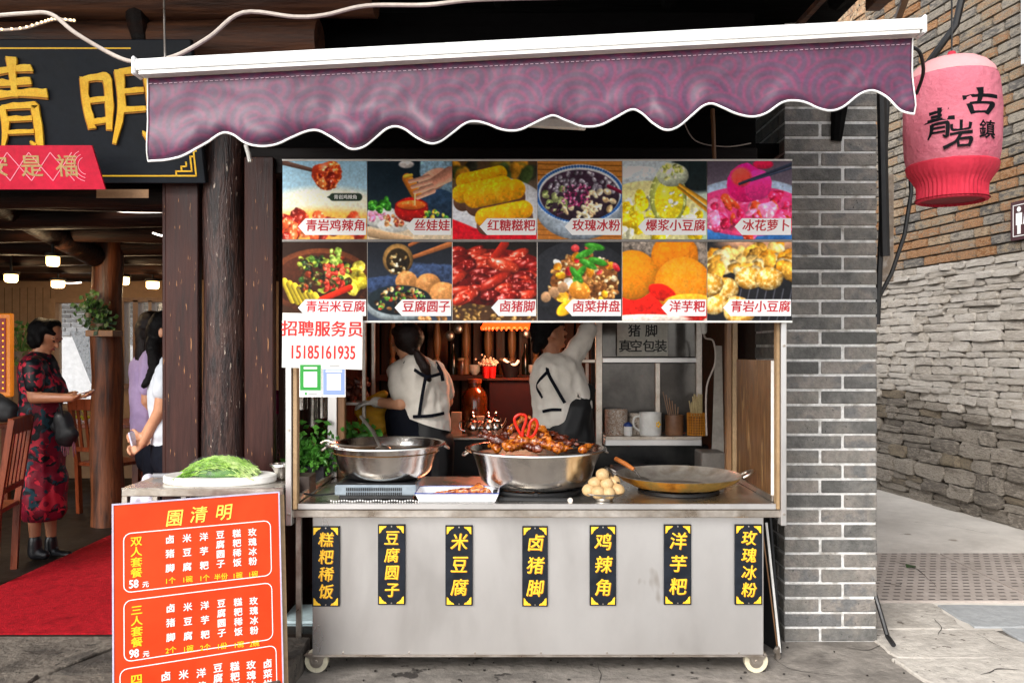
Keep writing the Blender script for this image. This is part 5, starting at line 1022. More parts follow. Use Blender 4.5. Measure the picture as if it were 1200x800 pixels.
# plastic bag standing behind the table
bagm = mat('printed_white_bag', ['c9c4d4', 'dedae4'], 5, .45, bump=.01, bsc=16, spots='8a8fb0', spot_sc=30, spot_t=.64); b = MB()
pb = [P(153, 588, 4.45), P(183, 590, 4.45), P(182, 570, 4.45), P(174, 551, 4.45), P(168, 552, 4.45), P(158, 562, 4.45), P(152, 572, 4.45)]
b.cap(P(163, 592, 4.45), P(165, 574, 4.45), .045, .045).cap(P(174, 592, 4.45), P(174, 562, 4.45), .05, .035).cap(P(165, 610, 4.45), P(172, 596, 4.45), .07, .04).cap(P(165, 690, 4.45), P(165, 612, 4.45), .08, .07)
tag(remeshed('plastic_bag', b, .009, bagm, None, .012, 14), 'crumpled white printed plastic bag behind the left end of the side table', 'bag')
# orange menu panel leaning in front
SO = Vector((-1.668, 3.50, .93)); ex = Vector((.603, .31, 0)).normalized(); nn_ = Vector((ex.y, -ex.x, 0)); eyv = (Vector((0, 0, 1)) * .93 - nn_ * .10).normalized(); fs_ = frame(SO, ex, eyv)
sg = thing('menu_sign', 'orange menu panel with white and yellow set-meal lettering leaning against the side table', 'menu sign', (-1.33, 3.6, 0)); SWd = .678; SH = .93
MB().prism([(0, -SH), (SWd, -SH), (SWd, 0), (0, 0)], fs_ @ Matrix.Translation((0, 0, -.02)), .0195).build('panel', orange_b, sg)
b = MB()
for a in ((-.006, -SH, 0, .006), (SWd, -SH, SWd + .006, .006), (0, .0002, SWd, .006)): b.prism([(a[0], a[1]), (a[2], a[1]), (a[2], a[3]), (a[0], a[3])], fs_ @ Matrix.Translation((0, 0, -.022)), .024)
b.build('edge_trim', mat('pale_edge', 'c8c4dc', rough=.5), sg)
b = MB(); b.prism([(SWd + .0062, -SH), (SWd + .03, -SH), (SWd + .03, -.01), (SWd + .0062, -.01)], fs_ @ Matrix.Translation((0, 0, -.03)), .012); b.build('side_stile', tan, sg)
def sg_u(px, py_rel_col=None): return (px - 133) / 193 * SWd
def sg_v(px, py): top = 592 - (px - 133) * 15 / 193; sc_ = 280 - (px - 133) / 193 * 22; return -(py - top) / sc_
ft = fs_ @ Matrix.Translation((0, 0, .0008))
def st_(s, px, py, size, m, bold=.02, sx=1): text(s, size, ft @ Matrix.Translation((sg_u(px), sg_v(px, py), 0)), m, sg, bold, .0003, sx=sx)
for ch, px, py in (('園', 200, 608), ('清', 228, 604), ('明', 258, 601)): text(ch, .074, ft @ Matrix.Translation((sg_u(px), sg_v(px, py), 0)), pyellow, sg, .010, .0003, shear=.12, warp=.06)
def rrect(x0, y0, x1, y1, r, w, name='outline'):
    pts = []
    for cx, cy, a0 in ((x1 - r, y1 - r, 0), (x0 + r, y1 - r, 90), (x0 + r, y0 + r, 180), (x1 - r, y0 + r, 270)):
        for k in range(5): a = R(a0 + k * 22.5); pts.append((cx + r * math.cos(a), cy + r * math.sin(a), math.cos(a), math.sin(a)))
    b = MB(); n = len(pts); vs = []
    for d in (0, .0006):
        for x, y, c, s_ in pts: vs += [ft @ Vector((x, y, d)), ft @ Vector((x - c * w, y - s_ * w, d))]
    b.add(vs, [(2 * n + 2 * i, 2 * n + 2 * ((i + 1) % n), 2 * n + 2 * ((i + 1) % n) + 1, 2 * n + 2 * i + 1) for i in range(n)]); b.build(name, white_print, sg)
bx = [(.118, .364), (.393, .643), (.668, 1.0)]
for a, c in bx[:2]: rrect(.036, -c, .642, -a, .03, .004)
b = MB(); rrect(.020, -.925, .655, -.668, .03, .004)
cols = ['卤猪脚', '米豆腐', '洋芋粑', '豆腐圆子', '糕粑稀饭', '玫瑰冰粉']; cxs = [195, 214.5, 234.2, 253.6, 273.5, 292.5]
for bi, (dy, qty, who, price) in enumerate(((0, ['1个', '1碗', '1个', '半份', '1碗', '1碗'], '双人套餐', '58'), (78.5, ['2个', '1碗', '2个', '1份', '1碗', '2碗'], '三人套餐', '98'))):
    for c, (s, px) in enumerate(zip(cols, cxs)):
        y0 = 632 - (px - 195) * .078 + dy; 
        if len(s) == 3: ys = [y0, y0 + 16.3, y0 + 32.8]
        else: ys = [y0 - 1 + 11.1 * i for i in range(4)]
        for ch, y in zip(s, ys): st_(ch, px, y, .037, white_print, .022)
        st_(qty[c], px, y0 + 47, .029, yellow_print, .014)
    for i, ch in enumerate(who): st_(ch, 157.6, 634 + dy + 12 * i, .042, yellow_print, .022, sx=1.12)
    st_(price, 154.5, 682.5 + dy, .046, white_print, .03, sx=.8); st_('元', 167.5, 683 + dy, .026, white_print, .03)
cols = ['卤猪脚', '米豆腐', '洋芋粑', '豆腐圆子', '糕粑稀饭', '玫瑰冰粉', '卤菜拼盘']; cxs = [189, 209, 229, 248.5, 268.5, 288, 308]
for s, px in zip(cols, cxs):
    y0 = 787 - (px - 189) * .09
    for i, ch in enumerate(s): st_(ch, px, (y0 + 15 * i) if len(s) == 3 else (y0 - 4 + 11.5 * i) if len(s) == 4 else 0, .040, white_print, .024)
for i, ch in enumerate('四人套餐'): st_(ch, 157, 790 + 12.5 * i, .042, yellow_print, .022, sx=1.12)
# things under and beside the cart
t = thing('plastic_stool', 'pale blue plastic stool half hidden under the left end of the cart', 'stool', P(352, 760, 4.5)); bs_ = mat('pale_blue_plastic', ['a9bfc4', 'bdd0d4'], 5, .4); q = P(352, 722, 4.5)
MB().box(q.x - .09, q.x + .2, 4.42, 4.72, q.z - .02, q.z).build('seat', bs_, t, bevel=.006); b = MB(); b.add([(q.x - .085, 4.43, q.z - .02), (q.x - .02, 4.43, q.z - .15), (q.x + .05, 4.43, q.z - .10), (q.x + .1, 4.43, q.z - .02), (q.x - .085, 4.70, q.z - .02), (q.x - .02, 4.70, q.z - .15), (q.x + .05, 4.70, q.z - .10), (q.x + .1, 4.70, q.z - .02)], [(0, 1, 2, 3), (7, 6, 5, 4), (0, 4, 5, 1), (1, 5, 6, 2), (2, 6, 7, 3)]); b.build('skirt', bs_, t)
for dx in (-.05, .17):
    for dy in (4.47, 4.67): MB().tube([(q.x + dx, dy, q.z - .02), (q.x + dx, dy, 0)], .014, 8).build('leg', black, t)
t = thing('folded_board', 'dark panel with pale broken edge wedged between the cart and the brick pillar', 'panel', P(905, 765, 4.3)); f = frame(P(914, 765, 4.35), (-.25, .97, 0), (-.04, .12, 1)); MB().prism([(0, 0), (.5, 0), (.5, .70), (0, .70)], f, .012).build('board', black, t)
MB().bar(P(898, 612, 4.34), P(914, 764, 4.30), .011, .010).build('pale_edge', white_dirty, t); MB().bar(P(893, 618, 4.33), P(912, 768, 4.31), .006, .006).build('cord', palewood, t)
b = MB(); b.ell(P(911, 763, 4.28), (.02, .02, .03), 7); b.noise(.02, 30); b.build('torn_corner', steel_worn, t)
# ---------------------------------------------------------------- inside the restaurant
RY = 9.5
rw = thing('rear_wall', 'cream boarded rear wall of the shop with framed windows', 'wall', (-5, RY, .12))
def px_(x, Y=RY): return (x - 600) * Y / F
def pz_(y, Y=RY): return EYE - (y - 410) * Y / F
def wallbox(x0, x1, y0, y1, m=cream, name='wall_panel', d=0): return box(name, m, rw, px_(x0), px_(x1), RY - d, RY + .1, pz_(y1), pz_(y0), 0)
wallbox(-70, 64, 320, 560); wallbox(64, 128, 320, 353); wallbox(64, 128, 476, 560); wallbox(128, 146, 320, 560); wallbox(146, 196, 320, 352); wallbox(146, 196, 452, 560); wallbox(196, 470, 320, 560)
for a in ((60, 67, 350, 478), (124, 131, 350, 478), (67, 124, 350, 355), (67, 124, 473, 478), (143, 148, 349, 455), (158, 164, 352, 452), (176, 180, 352, 452), (148, 196, 349, 354), (148, 196, 449, 455)): wallbox(*a, m=palewood if a[0] > 100 else cream, name='window_frame', d=.05)
glass = mat('window_glass', 'dfe8ea', rough=.05, rv=0, alpha=.15)
for a in ((67, 124, 355, 473), (148, 158, 354, 449), (164, 176, 354, 449), (180, 196, 354, 449)): box('pane', glass, rw, px_(a[0]), px_(a[1]), RY + .04, RY + .045, pz_(a[3]), pz_(a[2]), 0)
for x in range(5, 62, 9): wallbox(x, x + .7, 337, 480, m=mat('board_gap', '6a553c', rough=.9), name='board_joint', d=.003)
nb = thing('neighbour_house', 'white plastered house with grey brick courses seen through the shop windows', 'house', (-6, 12.5, 0)); NY = 12.3
plw = mat('white_plaster', ['c9ccd2', 'e2e4e8'], 2, .85); nbk = mat('grey_wall_brick', ['7d8087', '999ca2', '6b6e75'], 3, .85, rnd=True)
box('wall', plw, nb, -9, -4.4, NY, NY + .3, 0, 3.3, 0); box('eave', blackwood, nb, -9, -4.4, NY - .5, NY + .3, 2.40, 2.52, 0)
def nbx(x): return (x - 600) * NY / F
def nbz(y): return EYE - (y - 410) * NY / F
bme = MB().cbox((0, 0, 0), (.15, .03, .045)).mesh('brick', nbk)
for r_ in range(9):
    for c_ in range(12):
        x = nbx(64) + c_ * .17 + (.085 if r_ % 2 else 0); z = nbz(360 + r_ * 5.2)
        if r_ < 7 or x > nbx(108): shared(bme, 'brick', nb, (x, NY - .012, z))
for r_ in range(16): shared(bme, 'brick', nb, (nbx(114) + (.05 if r_ % 2 else 0), NY - .012, nbz(408 + r_ * 5.2)))
for r_ in range(12):
    for c_ in range(5): shared(bme, 'brick', nb, (nbx(150) + c_ * .17 + (.085 if r_ % 2 else 0) + .1, NY - .012, nbz(345 + r_ * 5.2)))
MB().prism([(0, 0), (.45, 0), (.45, -.95), (.30, -.75)], front(nbx(84), NY - .02, nbz(388)), .03).build('carved_gable', mat('carved_grey', ['3c4148', '8a9098', '5b6068'], 18, .8, bump=.01, bsc=20), nb)
# ceiling lamps
def lamp(px, py, Y, lab, pw):
    c = P(px, py, Y); t = thing('ceiling_lamp', lab, 'lamp', c + Vector((0, 0, -.03)), 'warm ceiling lamps in the shop')
    r = 7.2 * Y / F; MB().lathe([(.001, -.035), (r * .8, -.035), (r, -.02), (r, .03), (r * .6, .034)], c, 20).build('shade', warm_glow, t); MB().lathe([(r * .7, .0345), (r * 1.2, .036), (r * 1.2, .06), (.001, .062)], c, 20).build('mount', black, t)
    MB().tube([c + Vector((0, 0, .06)), c + Vector((0, 0, 2.5 - c.z))], .01, 6).build('stem', black, t)
    l = bpy.data.lights.new('lamp_light', 'POINT'); l.energy = pw; l.color = (1, .72, .42); l.shadow_soft_size = .08; o = bpy.data.objects.new('lamp_light', l); COL.objects.link(o); o.parent = t; o.location = (0, 0, -.04)
lamp(62, 306, 6.2, 'largest and nearest warm ceiling lamp on the dark logs, above the woman in red', 5); lamp(13, 326, 7.6, 'warm ceiling lamp at the far left edge of the shop', 4); lamp(68, 333, 8.3, 'warm ceiling lamp just under the nearest one, further back', 4)
lamp(144, 329, 7.7, 'warm ceiling lamp just right of the brown log post', 4); lamp(179, 334, 8.3, 'warm ceiling lamp beside the dark door plank', 4)
for a, c, Y, lab in (((117, 246), (199, 248), 5.6, 'long white light strip under the nearest ceiling log'), ((179, 273), (199, 276), 6.2, 'short white light strip further back beside the door plank'), ((66, 330), (95, 331), 8.6, 'faint white light strip behind the rear lamps')):
    tag(MB().tube(sm([P(a[0], a[1], Y), P((a[0] + c[0]) / 2, (a[1] + c[1]) / 2 + 1.5, Y), P(c[0], c[1], Y)]), .006, 6).build('light_strip', led_glow), lab, 'light strip')
# glowing board at the left edge
t = thing('glowing_board', 'red and yellow glowing menu board in an orange frame at the left edge', 'light board', P(-5, 465, 6.8)); q0, q1 = P(-60, 465, 6.8), P(13, 367, 6.8)
box('frame', mat('amber_frame', ['a85a12', 'c87418'], 5, .4, emis='d87a1a', es=.25), t, q0.x, q1.x, 6.8, 6.85, q0.z, q1.z, .01); box('face', mat('dark_red_face', ['2a0806', '5a0c08'], 14, .4, emis='8a1408', es=.3), t, q0.x + .03, q1.x - .04, 6.79, 6.799, q0.z + .04, q1.z - .04, 0)
b = MB(); gy = mat('glow_yellow', 'ffb020', rough=.5, rv=0, emis='ff9c1a', es=1.2)
for i in range(12): b.ell((q1.x - .058, 6.786, q1.z - .08 - i * .048), .007, 6)
tag(b.build('bulb_row', gy, t), kind='stuff'); b = MB()
for i in range(5): b.cbox((q1.x - .125, 6.788, q1.z - .12 - i * .11), (.045, .004, .07), Matrix.Rotation(i * .4, 3, 'Y'))
b.build('painted_marks', gy, t)
def plant(cx, cy, cz, r, h, n, lab, pot, seed=0, m=leaf_m, ll=.05):
    t = thing('potted_plant', lab, 'plant', (cx, cy, cz)); rr = random.Random(seed)
    MB().lathe([(.001, 0), (pot * .7, 0), (pot, pot * 1.3), (pot * .9, pot * 1.3), (.001, pot * 1.1)], (cx, cy, cz), 16).build('pot', mat('glass_pot', ['5a5048', '8a8278'], 4, .2), t)
    b = MB(); s_ = MB()
    for i in range(n):
        a = rr.uniform(0, 6.28); e = rr.uniform(-.3, 1.2); L = r * rr.uniform(.4, 1); p = Vector((cx, cy, cz + pot * 1.3)) + Vector((math.cos(a) * math.cos(e) * L, math.sin(a) * math.cos(e) * L * .6, abs(math.sin(e)) * h * rr.uniform(.5, 1) - (.3 * h if e < 0 else 0)))
        s_.tube([(cx, cy, cz + pot), p], .0025, 4); d = Vector((rr.uniform(-1, 1), rr.uniform(-.6, .2), rr.uniform(-.8, .5))).normalized() * ll * rr.uniform(.7, 1.3); u = d.cross(Vector((rr.uniform(-.4, .4), 1, rr.uniform(-.4, .4)))).normalized() * ll * .42
        b.add([p, p + d * .5 + u, p + d, p + d * .5 - u, p + d * .5 + Vector((0, -.006, 0))], [(0, 4, 1), (1, 4, 2), (2, 4, 3), (3, 4, 0)])
    tag(b.build('leaves', m, t), kind='stuff'); tag(s_.build('stems', m, t), kind='stuff'); return t
q = P(121, 390, 6.75); sh = thing('post_shelf', 'small pale wooden shelf fixed to the brown log post under the trailing plants', 'shelf', q); box('board', palewood, sh, q.x - .11, q.x + .11, 6.68, 6.86, q.z - .03, q.z + .02, .003); box('back_board', palewood, sh, q.x - .10, q.x - .03, 6.84, 6.86, q.z + .02, q.z + .24, .003)
plant(q.x - .02, 6.75, q.z + .03, .15, .2, 60, 'trailing green plant in a glass vase on the log post shelf', .035, 2)
plant(P(104, 0, 6.7).x, 6.7, P(0, 372, 6.7).z, .12, .2, 50, 'dark leafed plant hanging on the left side of the brown log post', .03, 4)
q = P(25, 400, 8.2); plant(q.x, 8.2, q.z - .2, .2, .35, 60, 'dark potted plant standing by the cream wall behind the woman in red', .08, 5)
# chairs and table
def chair(cx, cy, rz, lab):
    t = thing('wooden_chair', lab, 'chair', (cx, cy, .12), 'red brown wooden chairs in the shop'); M = Matrix.Rotation(rz, 4, 'Z'); O_ = Vector((cx, cy, .12))
    def bb(n, *a): b = MB(); b.box(*a); b.v = [O_ + M @ v for v in b.v]; b.build(n, redwood, t, bevel=.004)
    bb('seat', -.22, .22, -.22, .22, .43, .46)
    for x in (-.2, .2):
        bb('leg', x - .02, x + .02, -.21, -.17, 0, .43); b = MB().bar((x, .19, 0), (x, .21, .46), .04, .04).bar((x, .21, .4601), (x, .29, 1.02), .04, .035); b.v = [O_ + M @ v for v in b.v]; b.build('leg', redwood, t)
    bb('top_rail', -.2, .2, .265, .30, .93, 1.03); bb('lower_rail', -.2, .2, .225, .25, .56, .60)
    for x in (-.12, -.04, .04, .12): b = MB().bar((x, .235, .60), (x, .28, .93), .03, .012); b.v = [O_ + M @ v for v in b.v]; b.build('back_slat', redwood, t)
chair(-3.46, 5.35, R(-75), 'wooden chair at the left edge of the photo, in front of the woman in red'); chair(-3.62, 7.6, R(160), 'wooden chair behind the woman in red, left of the brown log post'); chair(-3.25, 7.9, R(200), 'wooden chair right of the brown log post, behind the waiting women')
tb = thing('dining_table', 'dark wooden dining table in the shop behind the woman in red', 'table', (-4.2, 8.2, .12)); box('tabletop', redwood, tb, -4.9, -3.5, 7.9, 8.6, .84, .88, .004)
for x in (-4.82, -3.58):
    for y in (7.97, 8.53): box('leg', redwood, tb, x - .03, x + .03, y - .03, y + .03, .12, .84)
t = thing('flower_bunch', 'small bunch of yellow green flowers on the dining table', 'flowers', (-4.15, 8.1, .88)); b = MB(); rr = random.Random(9)
for i in range(60): b.ell((-4.15 + rr.gauss(0, .09), 8.1 + rr.gauss(0, .05), .90 + abs(rr.gauss(0, .10))), rr.uniform(.008, .02), 5)
tag(b.build('blossoms', mat('yellow_green_flowers', ['7a8a24', 'c0b838', '3a4a1a'], 30, .6), t), kind='stuff')
t = thing('black_jacket', 'black jacket hanging over the wooden chair at the left edge', 'jacket', P(0, 490, 5.4)); b = MB().cap(P(-25, 465, 5.42), P(12, 478, 5.42), .09, .05).cap(P(-20, 480, 5.42), P(10, 486, 5.42), .1, .05); remeshed('cloth', b, .015, black, t, .01)
# ---------------------------------------------------------------- people
def hand(b, w, d, n, L=.17, curl=.5, thumb=1):
    """palm, four unequal bent fingers and a thumb leaving the side of the palm"""
    w, d, n = Vector(w), Vector(d).normalized(), Vector(n).normalized(); s_ = d.cross(n).normalized(); k = L / .18
    for i in (-1.4, -.5, .5, 1.4): b.cap(w + s_ * i * .010 * k, w + d * .085 * k + s_ * i * .019 * k, .014 * k, .0115 * k, 8)
    for i, ln_ in ((-1.5, .060), (-.5, .075), (.5, .070), (1.5, .052)):
        p = w + d * .085 * k + s_ * i * .019 * k; a = 0
        for j in range(3): a += curl * (.6 if j == 0 else .9); q = p + (d * math.cos(a) + n * math.sin(a)) * ln_ * k * (.45, .32, .23)[j]; b.cap(p, q, .0105 * k, .0095 * k, 8); p = q
    p = w + d * .03 * k + s_ * thumb * .028 * k; q = p + (d * .7 + s_ * thumb * .7 + n * .3).normalized() * .04 * k; b.cap(p, q, .013 * k, .0105 * k, 8).cap(q, q + (d * .85 + n * .5).normalized() * .032 * k, .0105 * k, .0085 * k, 8)
def head(b, c, f, k=1.0, tilt=0):
    """skull, jaw, nose, lips, brow and ears; c centre, f facing direction"""
    c = Vector(c); f = Vector(f).normalized(); r = f.cross(Vector((0, 0, 1))).normalized(); u = r.cross(f).normalized()
    M = Matrix((( r.x, f.x, u.x), (r.y, f.y, u.y), (r.z, f.z, u.z))); b.ell(c + u * .02 * k, (.074 * k, .092 * k, .098 * k), 20, M); b.ell(c + f * .018 * k - u * .04 * k, (.058 * k, .068 * k, .075 * k), 16, M)
    b.cap(c + f * .083 * k + u * .012 * k, c + f * .106 * k - u * .022 * k, .008 * k, .013 * k, 8); b.ell(c + f * .08 * k - u * .055 * k, (.024 * k, .012 * k, .011 * k), 10, M); b.ell(c + f * .067 * k - u * .092 * k, (.022 * k, .018 * k, .016 * k), 10, M)
    b.cap(c + f * .083 * k + u * .026 * k - r * .04 * k, c + f * .083 * k + u * .026 * k + r * .04 * k, .010 * k, .010 * k, 8)
    for s_ in (-1, 1): b.ell(c + r * s_ * .076 * k - f * .006 * k - u * .012 * k, (.010 * k, .019 * k, .031 * k), 10, M)
    return M, f, r, u
def eyes(c, M, f, r, u, par, k=1):
    b = MB(); c = Vector(c)
    for s_ in (-1, 1): b.ell(c + f * .084 * k + r * s_ * .03 * k + u * .006 * k, (.014 * k, .006 * k, .006 * k), 8, M)
    b.build('eyes', black, par); b = MB()
    for s_ in (-1, 1): b.cap(c + f * .088 * k + r * s_ * .018 * k + u * .03 * k, c + f * .078 * k + r * s_ * .048 * k + u * .03 * k, .004 * k, .003 * k, 6)
    b.build('eyebrows', hair, par); MB().ell(c + f * .088 * k - u * .055 * k, (.022 * k, .008 * k, .007 * k), 10, M).build('lips', mat('lips', '9c4a44', rough=.4), par)
# woman in the red flowered dress, side view, looking down at a phone
Y = 5.9; w1 = thing('person', 'woman in a dark red and black flowered dress looking down at her phone', 'person', (P(50, 0, Y).x, Y, .12)); g = lambda x, y, d=0: P(x, y, Y + d)
b = MB(); hc = g(55, 394); fdir = Vector((.86, -.12, -.50)); Mh = head(b, hc, fdir, 1.0)
b.cap(g(50, 404), g(45, 422), .052, .06).cap(g(43, 428, -.1), g(43, 428, .12), .06, .06).cap(g(44, 432), g(48, 470), .12, .12).cap(g(48, 470), g(48, 520), .11, .12)
b.cap(g(38, 432, -.17), g(40, 466, -.19), .052, .043).cap(g(40, 466, -.19), g(84, 466, -.2), .042, .030); hand(b, g(84, 466, -.2), (1, .1, .12), (0, -.1, 1), .165, .35, 1)
b.cap(g(48, 434, .17), g(56, 470, .2), .05, .04).cap(g(56, 470, .2), g(88, 462, 0.0), .04, .028); hand(b, g(86, 466, -.02), (1, -.1, .15), (0, .1, 1), .16, .3, -1)
b.cap(g(46, 520, -.06), g(42, 585, -.08), .075, .052).cap(g(40, 585, -.08), g(41, 636, -.08), .052, .034).cap(g(54, 520, .08), g(58, 585, .08), .085, .058).cap(g(58, 585, .08), g(60, 628, .08), .052, .034)
remeshed('body', b, .009, skin_d, w1, 0, sm=1); eyes(hc, *Mh, w1)
b = MB(); hM = Mh[0]; b.ell(hc + Vector((-.03, 0, .035)), (.092, .10, .098), 18).ell(hc + Vector((-.06, 0, -.02)), (.07, .085, .085), 16).ell(hc + Vector((.02, 0, .075)), (.075, .08, .05), 14).cap(hc + Vector((-.02, -.075, .02)), hc + Vector((-.005, -.082, -.045)), .035, .02).cap(hc + Vector((.03, -.06, .05)), hc + Vector((.075, -.05, .02)), .04, .02).cap(hc + Vector((-.02, .075, .02)), hc + Vector((-.005, .082, -.045)), .035, .02)
remeshed('hair', b, .0105, hair, w1, .008, 16, 2)
def qipao():
    m = mat('red_black_floral_silk', ['5c0a1a', '6e0e24', '520a18'], 3, .5, rv=.1, spec=.25); n = m.node_tree; bb = n.nodes['Principled BSDF']; src = bb.inputs['Base Color'].links[0].from_socket; tc = n.nodes.new('ShaderNodeTexCoord'); L = n.links.new; out = src
    for sc_, th, colr, off in ((8, .55, '0c0e13', 0), (12, .62, '12303a', 5), (13, .62, 'a81f30', 9)):
        mp = n.nodes.new('ShaderNodeMapping'); mp.inputs['Location'].default_value = (off, off, off); z = n.nodes.new('ShaderNodeTexNoise'); z.inputs['Scale'].default_value = sc_; z.inputs['Detail'].default_value = 2; z.inputs['Distortion'].default_value = 1.2
        r_ = n.nodes.new('ShaderNodeMapRange'); r_.inputs[1].default_value = th - .04; r_.inputs[2].default_value = th - .02; zf = n.nodes.new('ShaderNodeSeparateXYZ'); L(tc.outputs['Object'], zf.inputs[0]); zm_ = n.nodes.new('ShaderNodeMath'); zm_.operation = 'MULTIPLY_ADD'; zm_.inputs[1].default_value = .16 if off == 0 else 0; zm_.inputs[2].default_value = -.10 if off == 0 else 0; L(zf.outputs[2], zm_.inputs[0]); za_ = n.nodes.new('ShaderNodeMath'); za_.operation = 'ADD'; L(z.outputs[0], za_.inputs[0]); L(zm_.outputs[0], za_.inputs[1]); mx = n.nodes.new('ShaderNodeMix'); mx.data_type = 'RGBA'; mx.inputs[7].default_value = C(colr)
        L(tc.outputs['Object'], mp.inputs[0]); L(mp.outputs[0], z.inputs['Vector']); L(za_.outputs[0], r_.inputs[0]); L(r_.outputs[0], mx.inputs[0]); L(out, mx.inputs[6]); out = mx.outputs[2]
    L(out, bb.inputs['Base Color']); return m
b = MB(); b.cap(g(46, 420), g(45, 425), .066, .075).cap(g(43, 430, -.11), g(43, 430, .13), .074, .074).cap(g(45, 434), g(48, 470), .142, .135).cap(g(52, 440, 0), g(60, 458), .11, .11).cap(g(48, 470), g(46, 515), .132, .168).cap(g(46, 515), g(49, 596), .165, .150).cap(g(38, 560), g(40, 600), .10, .09).cap(g(60, 560), g(64, 596), .11, .085)
b.cap(g(39, 431, -.17), g(41, 450, -.19), .068, .062).cap(g(47, 433, .17), g(52, 450, .19), .064, .06)
remeshed('dress', b, .013, qipao(), w1, .012, 8, 2, cut=[(g(45, 608), (0, 0, -1))])
for (x0, x1, d) in ((37, 50, -.08), (56, 76, .08)):
    b = MB(); b.cap(g(x0 + 4, 632, d), g(x0 + 4, 645, d), .043, .047).cap(g(x0 + 4, 648, d), g(x1 + 3, 650, d), .046, .034); remeshed('ankle_boot', b, .009, blackpl, w1, .003, cut=[(Vector((0, 0, .121)), (0, 0, -1))])
ph = thing('smartphone', 'smartphone held up by the woman in the flowered dress', 'phone', g(101, 458, -.1)); MB().bar(g(93, 461, -.1), g(108, 457, -.1), .075, .009, (0, 0, 1)).build('case', white_p, ph, bevel=.003)
hb = thing('handbag', 'small dark handbag with tassels hanging at the red-dressed woman\'s front', 'bag', g(78, 520, -.1)); b = MB().cap(g(74, 490, -.08), g(78, 512, -.08), .06, .075).cap(g(68, 500, -.06), g(84, 508, -.1), .05, .05); remeshed('pouch', b, .012, black, hb, .008)
MB().tube(sm([g(60, 440, .05), g(68, 465, -.16), g(74, 488, -.14)]), .007, 6).build('strap', black, hb); rr = random.Random(2); b = MB()
for i in range(14): q = g(72 + rr.uniform(0, 14), 515, -.1); b.tube([q, q + Vector((rr.uniform(-.02, .02), 0, -rr.uniform(.05, .14)))], .004, 4)
b.build('tassels', red_print if 0 else mat('dusky_tassel', ['5a2430', '8a4c58'], 9, .7), hb)
# woman in pale grey T-shirt, hands behind her back
Y = 5.5; w2 = thing('person', 'woman in a pale grey T-shirt holding a phone behind her back at the door', 'person', (P(205, 0, Y).x, Y, .12)); g = lambda x, y, d=0: P(x, y, Y + d)
b = MB(); hc = g(196, 388); Mh = head(b, hc, (.9, .35, -.15)); b.cap(g(198, 400), g(200, 420), .052, .055).cap(g(198, 432, -.1), g(206, 432, .14), .06, .06).cap(g(202, 440), g(204, 500), .12, .12).cap(g(204, 500), g(204, 530), .12, .14)
b.cap(g(196, 432, -.17), g(188, 480, -.17), .05, .044).cap(g(188, 480, -.17), g(168, 519, -.12), .043, .028); hand(b, g(168, 519, -.12), (-.75, .1, -.5), (.3, -.8, .5), .17, .65, 1)
b.cap(g(210, 434, .17), g(188, 480, .18), .05, .042).cap(g(188, 480, .18), g(168, 512, .0), .04, .028); hand(b, g(168, 511, 0), (-.8, -.2, -.15), (.2, .9, .2), .16, .7, -1)
for d in (-.09, .09): b.cap(g(204, 535, d), g(206, 600, d), .085, .06).cap(g(206, 600, d), g(205, 668, d), .055, .04).cap(g(205, 665, d), g(226, 668, d), .04, .03)
remeshed('body', b, .009, skin, w2, 0, sm=1); eyes(hc, *Mh, w2)
b = MB(); b.ell(hc + Vector((-.025, -.0, .03)), (.10, .10, .105), 18).cap(hc + Vector((-.05, 0, .0)), hc + Vector((-.06, 0, -.12)), .085, .07).cap(hc + Vector((-.07, -.05, -.08)), g(183, 432, -.14), .05, .045).cap(g(183, 432, -.14), g(169, 452, -.15), .045, .02); remeshed('hair', b, .0105, hair, w2, .007, 20, 2)
MB().ell(hc + Vector((-.0, -.097, -.012)), (.017, .010, .03), 10).build('ear', skin, w2)
b = MB(); b.cap(g(198, 428, -.1), g(206, 428, .14), .072, .072).cap(g(200, 440), g(203, 520), .145, .14).cap(g(196, 440, -.05), g(200, 505, -.03), .13, .13).cap(g(195, 433, -.17), g(191, 458, -.17), .066, .064).cap(g(209, 434, .17), g(196, 458, .18), .066, .064); remeshed('t_shirt', b, .013, shirt_g, w2, .010, 9, 2, cut=[(g(200, 521), (0, 0, -1))])
b = MB(); b.cap(g(203, 515), g(204, 535), .138, .15)
for d in (-.09, .09): b.cap(g(204, 535, d), g(206, 600, d), .10, .075).cap(g(206, 600, d), g(205, 655, d), .07, .055)
remeshed('trousers', b, .014, navy, w2, .008, 9, 2)
ph = thing('smartphone', 'white smartphone held behind the back of the woman in pale grey', 'phone', g(155, 520, -.13)); MB().bar(g(153.5, 506, -.14), g(157.5, 522, -.14), .012, .07, (0, 1, 0)).build('case', mat('lilac_white_phone', ['c8c4dc', 'e4e2f0'], 5, .3), ph, bevel=.003)
# long-haired woman in lilac
Y = 6.2; w3 = thing('person', 'long-haired woman in a lilac top standing behind the woman in pale grey', 'person', (P(185, 0, Y).x, Y, .12)); g = lambda x, y, d=0: P(x, y, Y + d)
b = MB(); hc = g(182, 384); Mh = head(b, hc, (.75, .6, -.1)); b.cap(g(180, 398), g(178, 415), .05, .055).cap(g(176, 422, -.14), g(182, 422, .16), .055, .055).cap(g(178, 430), g(180, 500), .12, .12).cap(g(180, 500), g(182, 530), .12, .14).cap(g(175, 424, -.16), g(172, 470, -.18), .047, .04).cap(g(172, 470, -.18), g(190, 495, -.1), .038, .027).cap(g(190, 424, .17), g(200, 470, .18), .047, .04).cap(g(200, 470, .18), g(212, 490, .05), .038, .027)
hand(b, g(190, 495, -.1), (1, 0, -.2), (0, .5, 1), .16, .5, 1); hand(b, g(212, 490, .05), (1, 0, .1), (0, -.5, 1), .16, .5, -1)
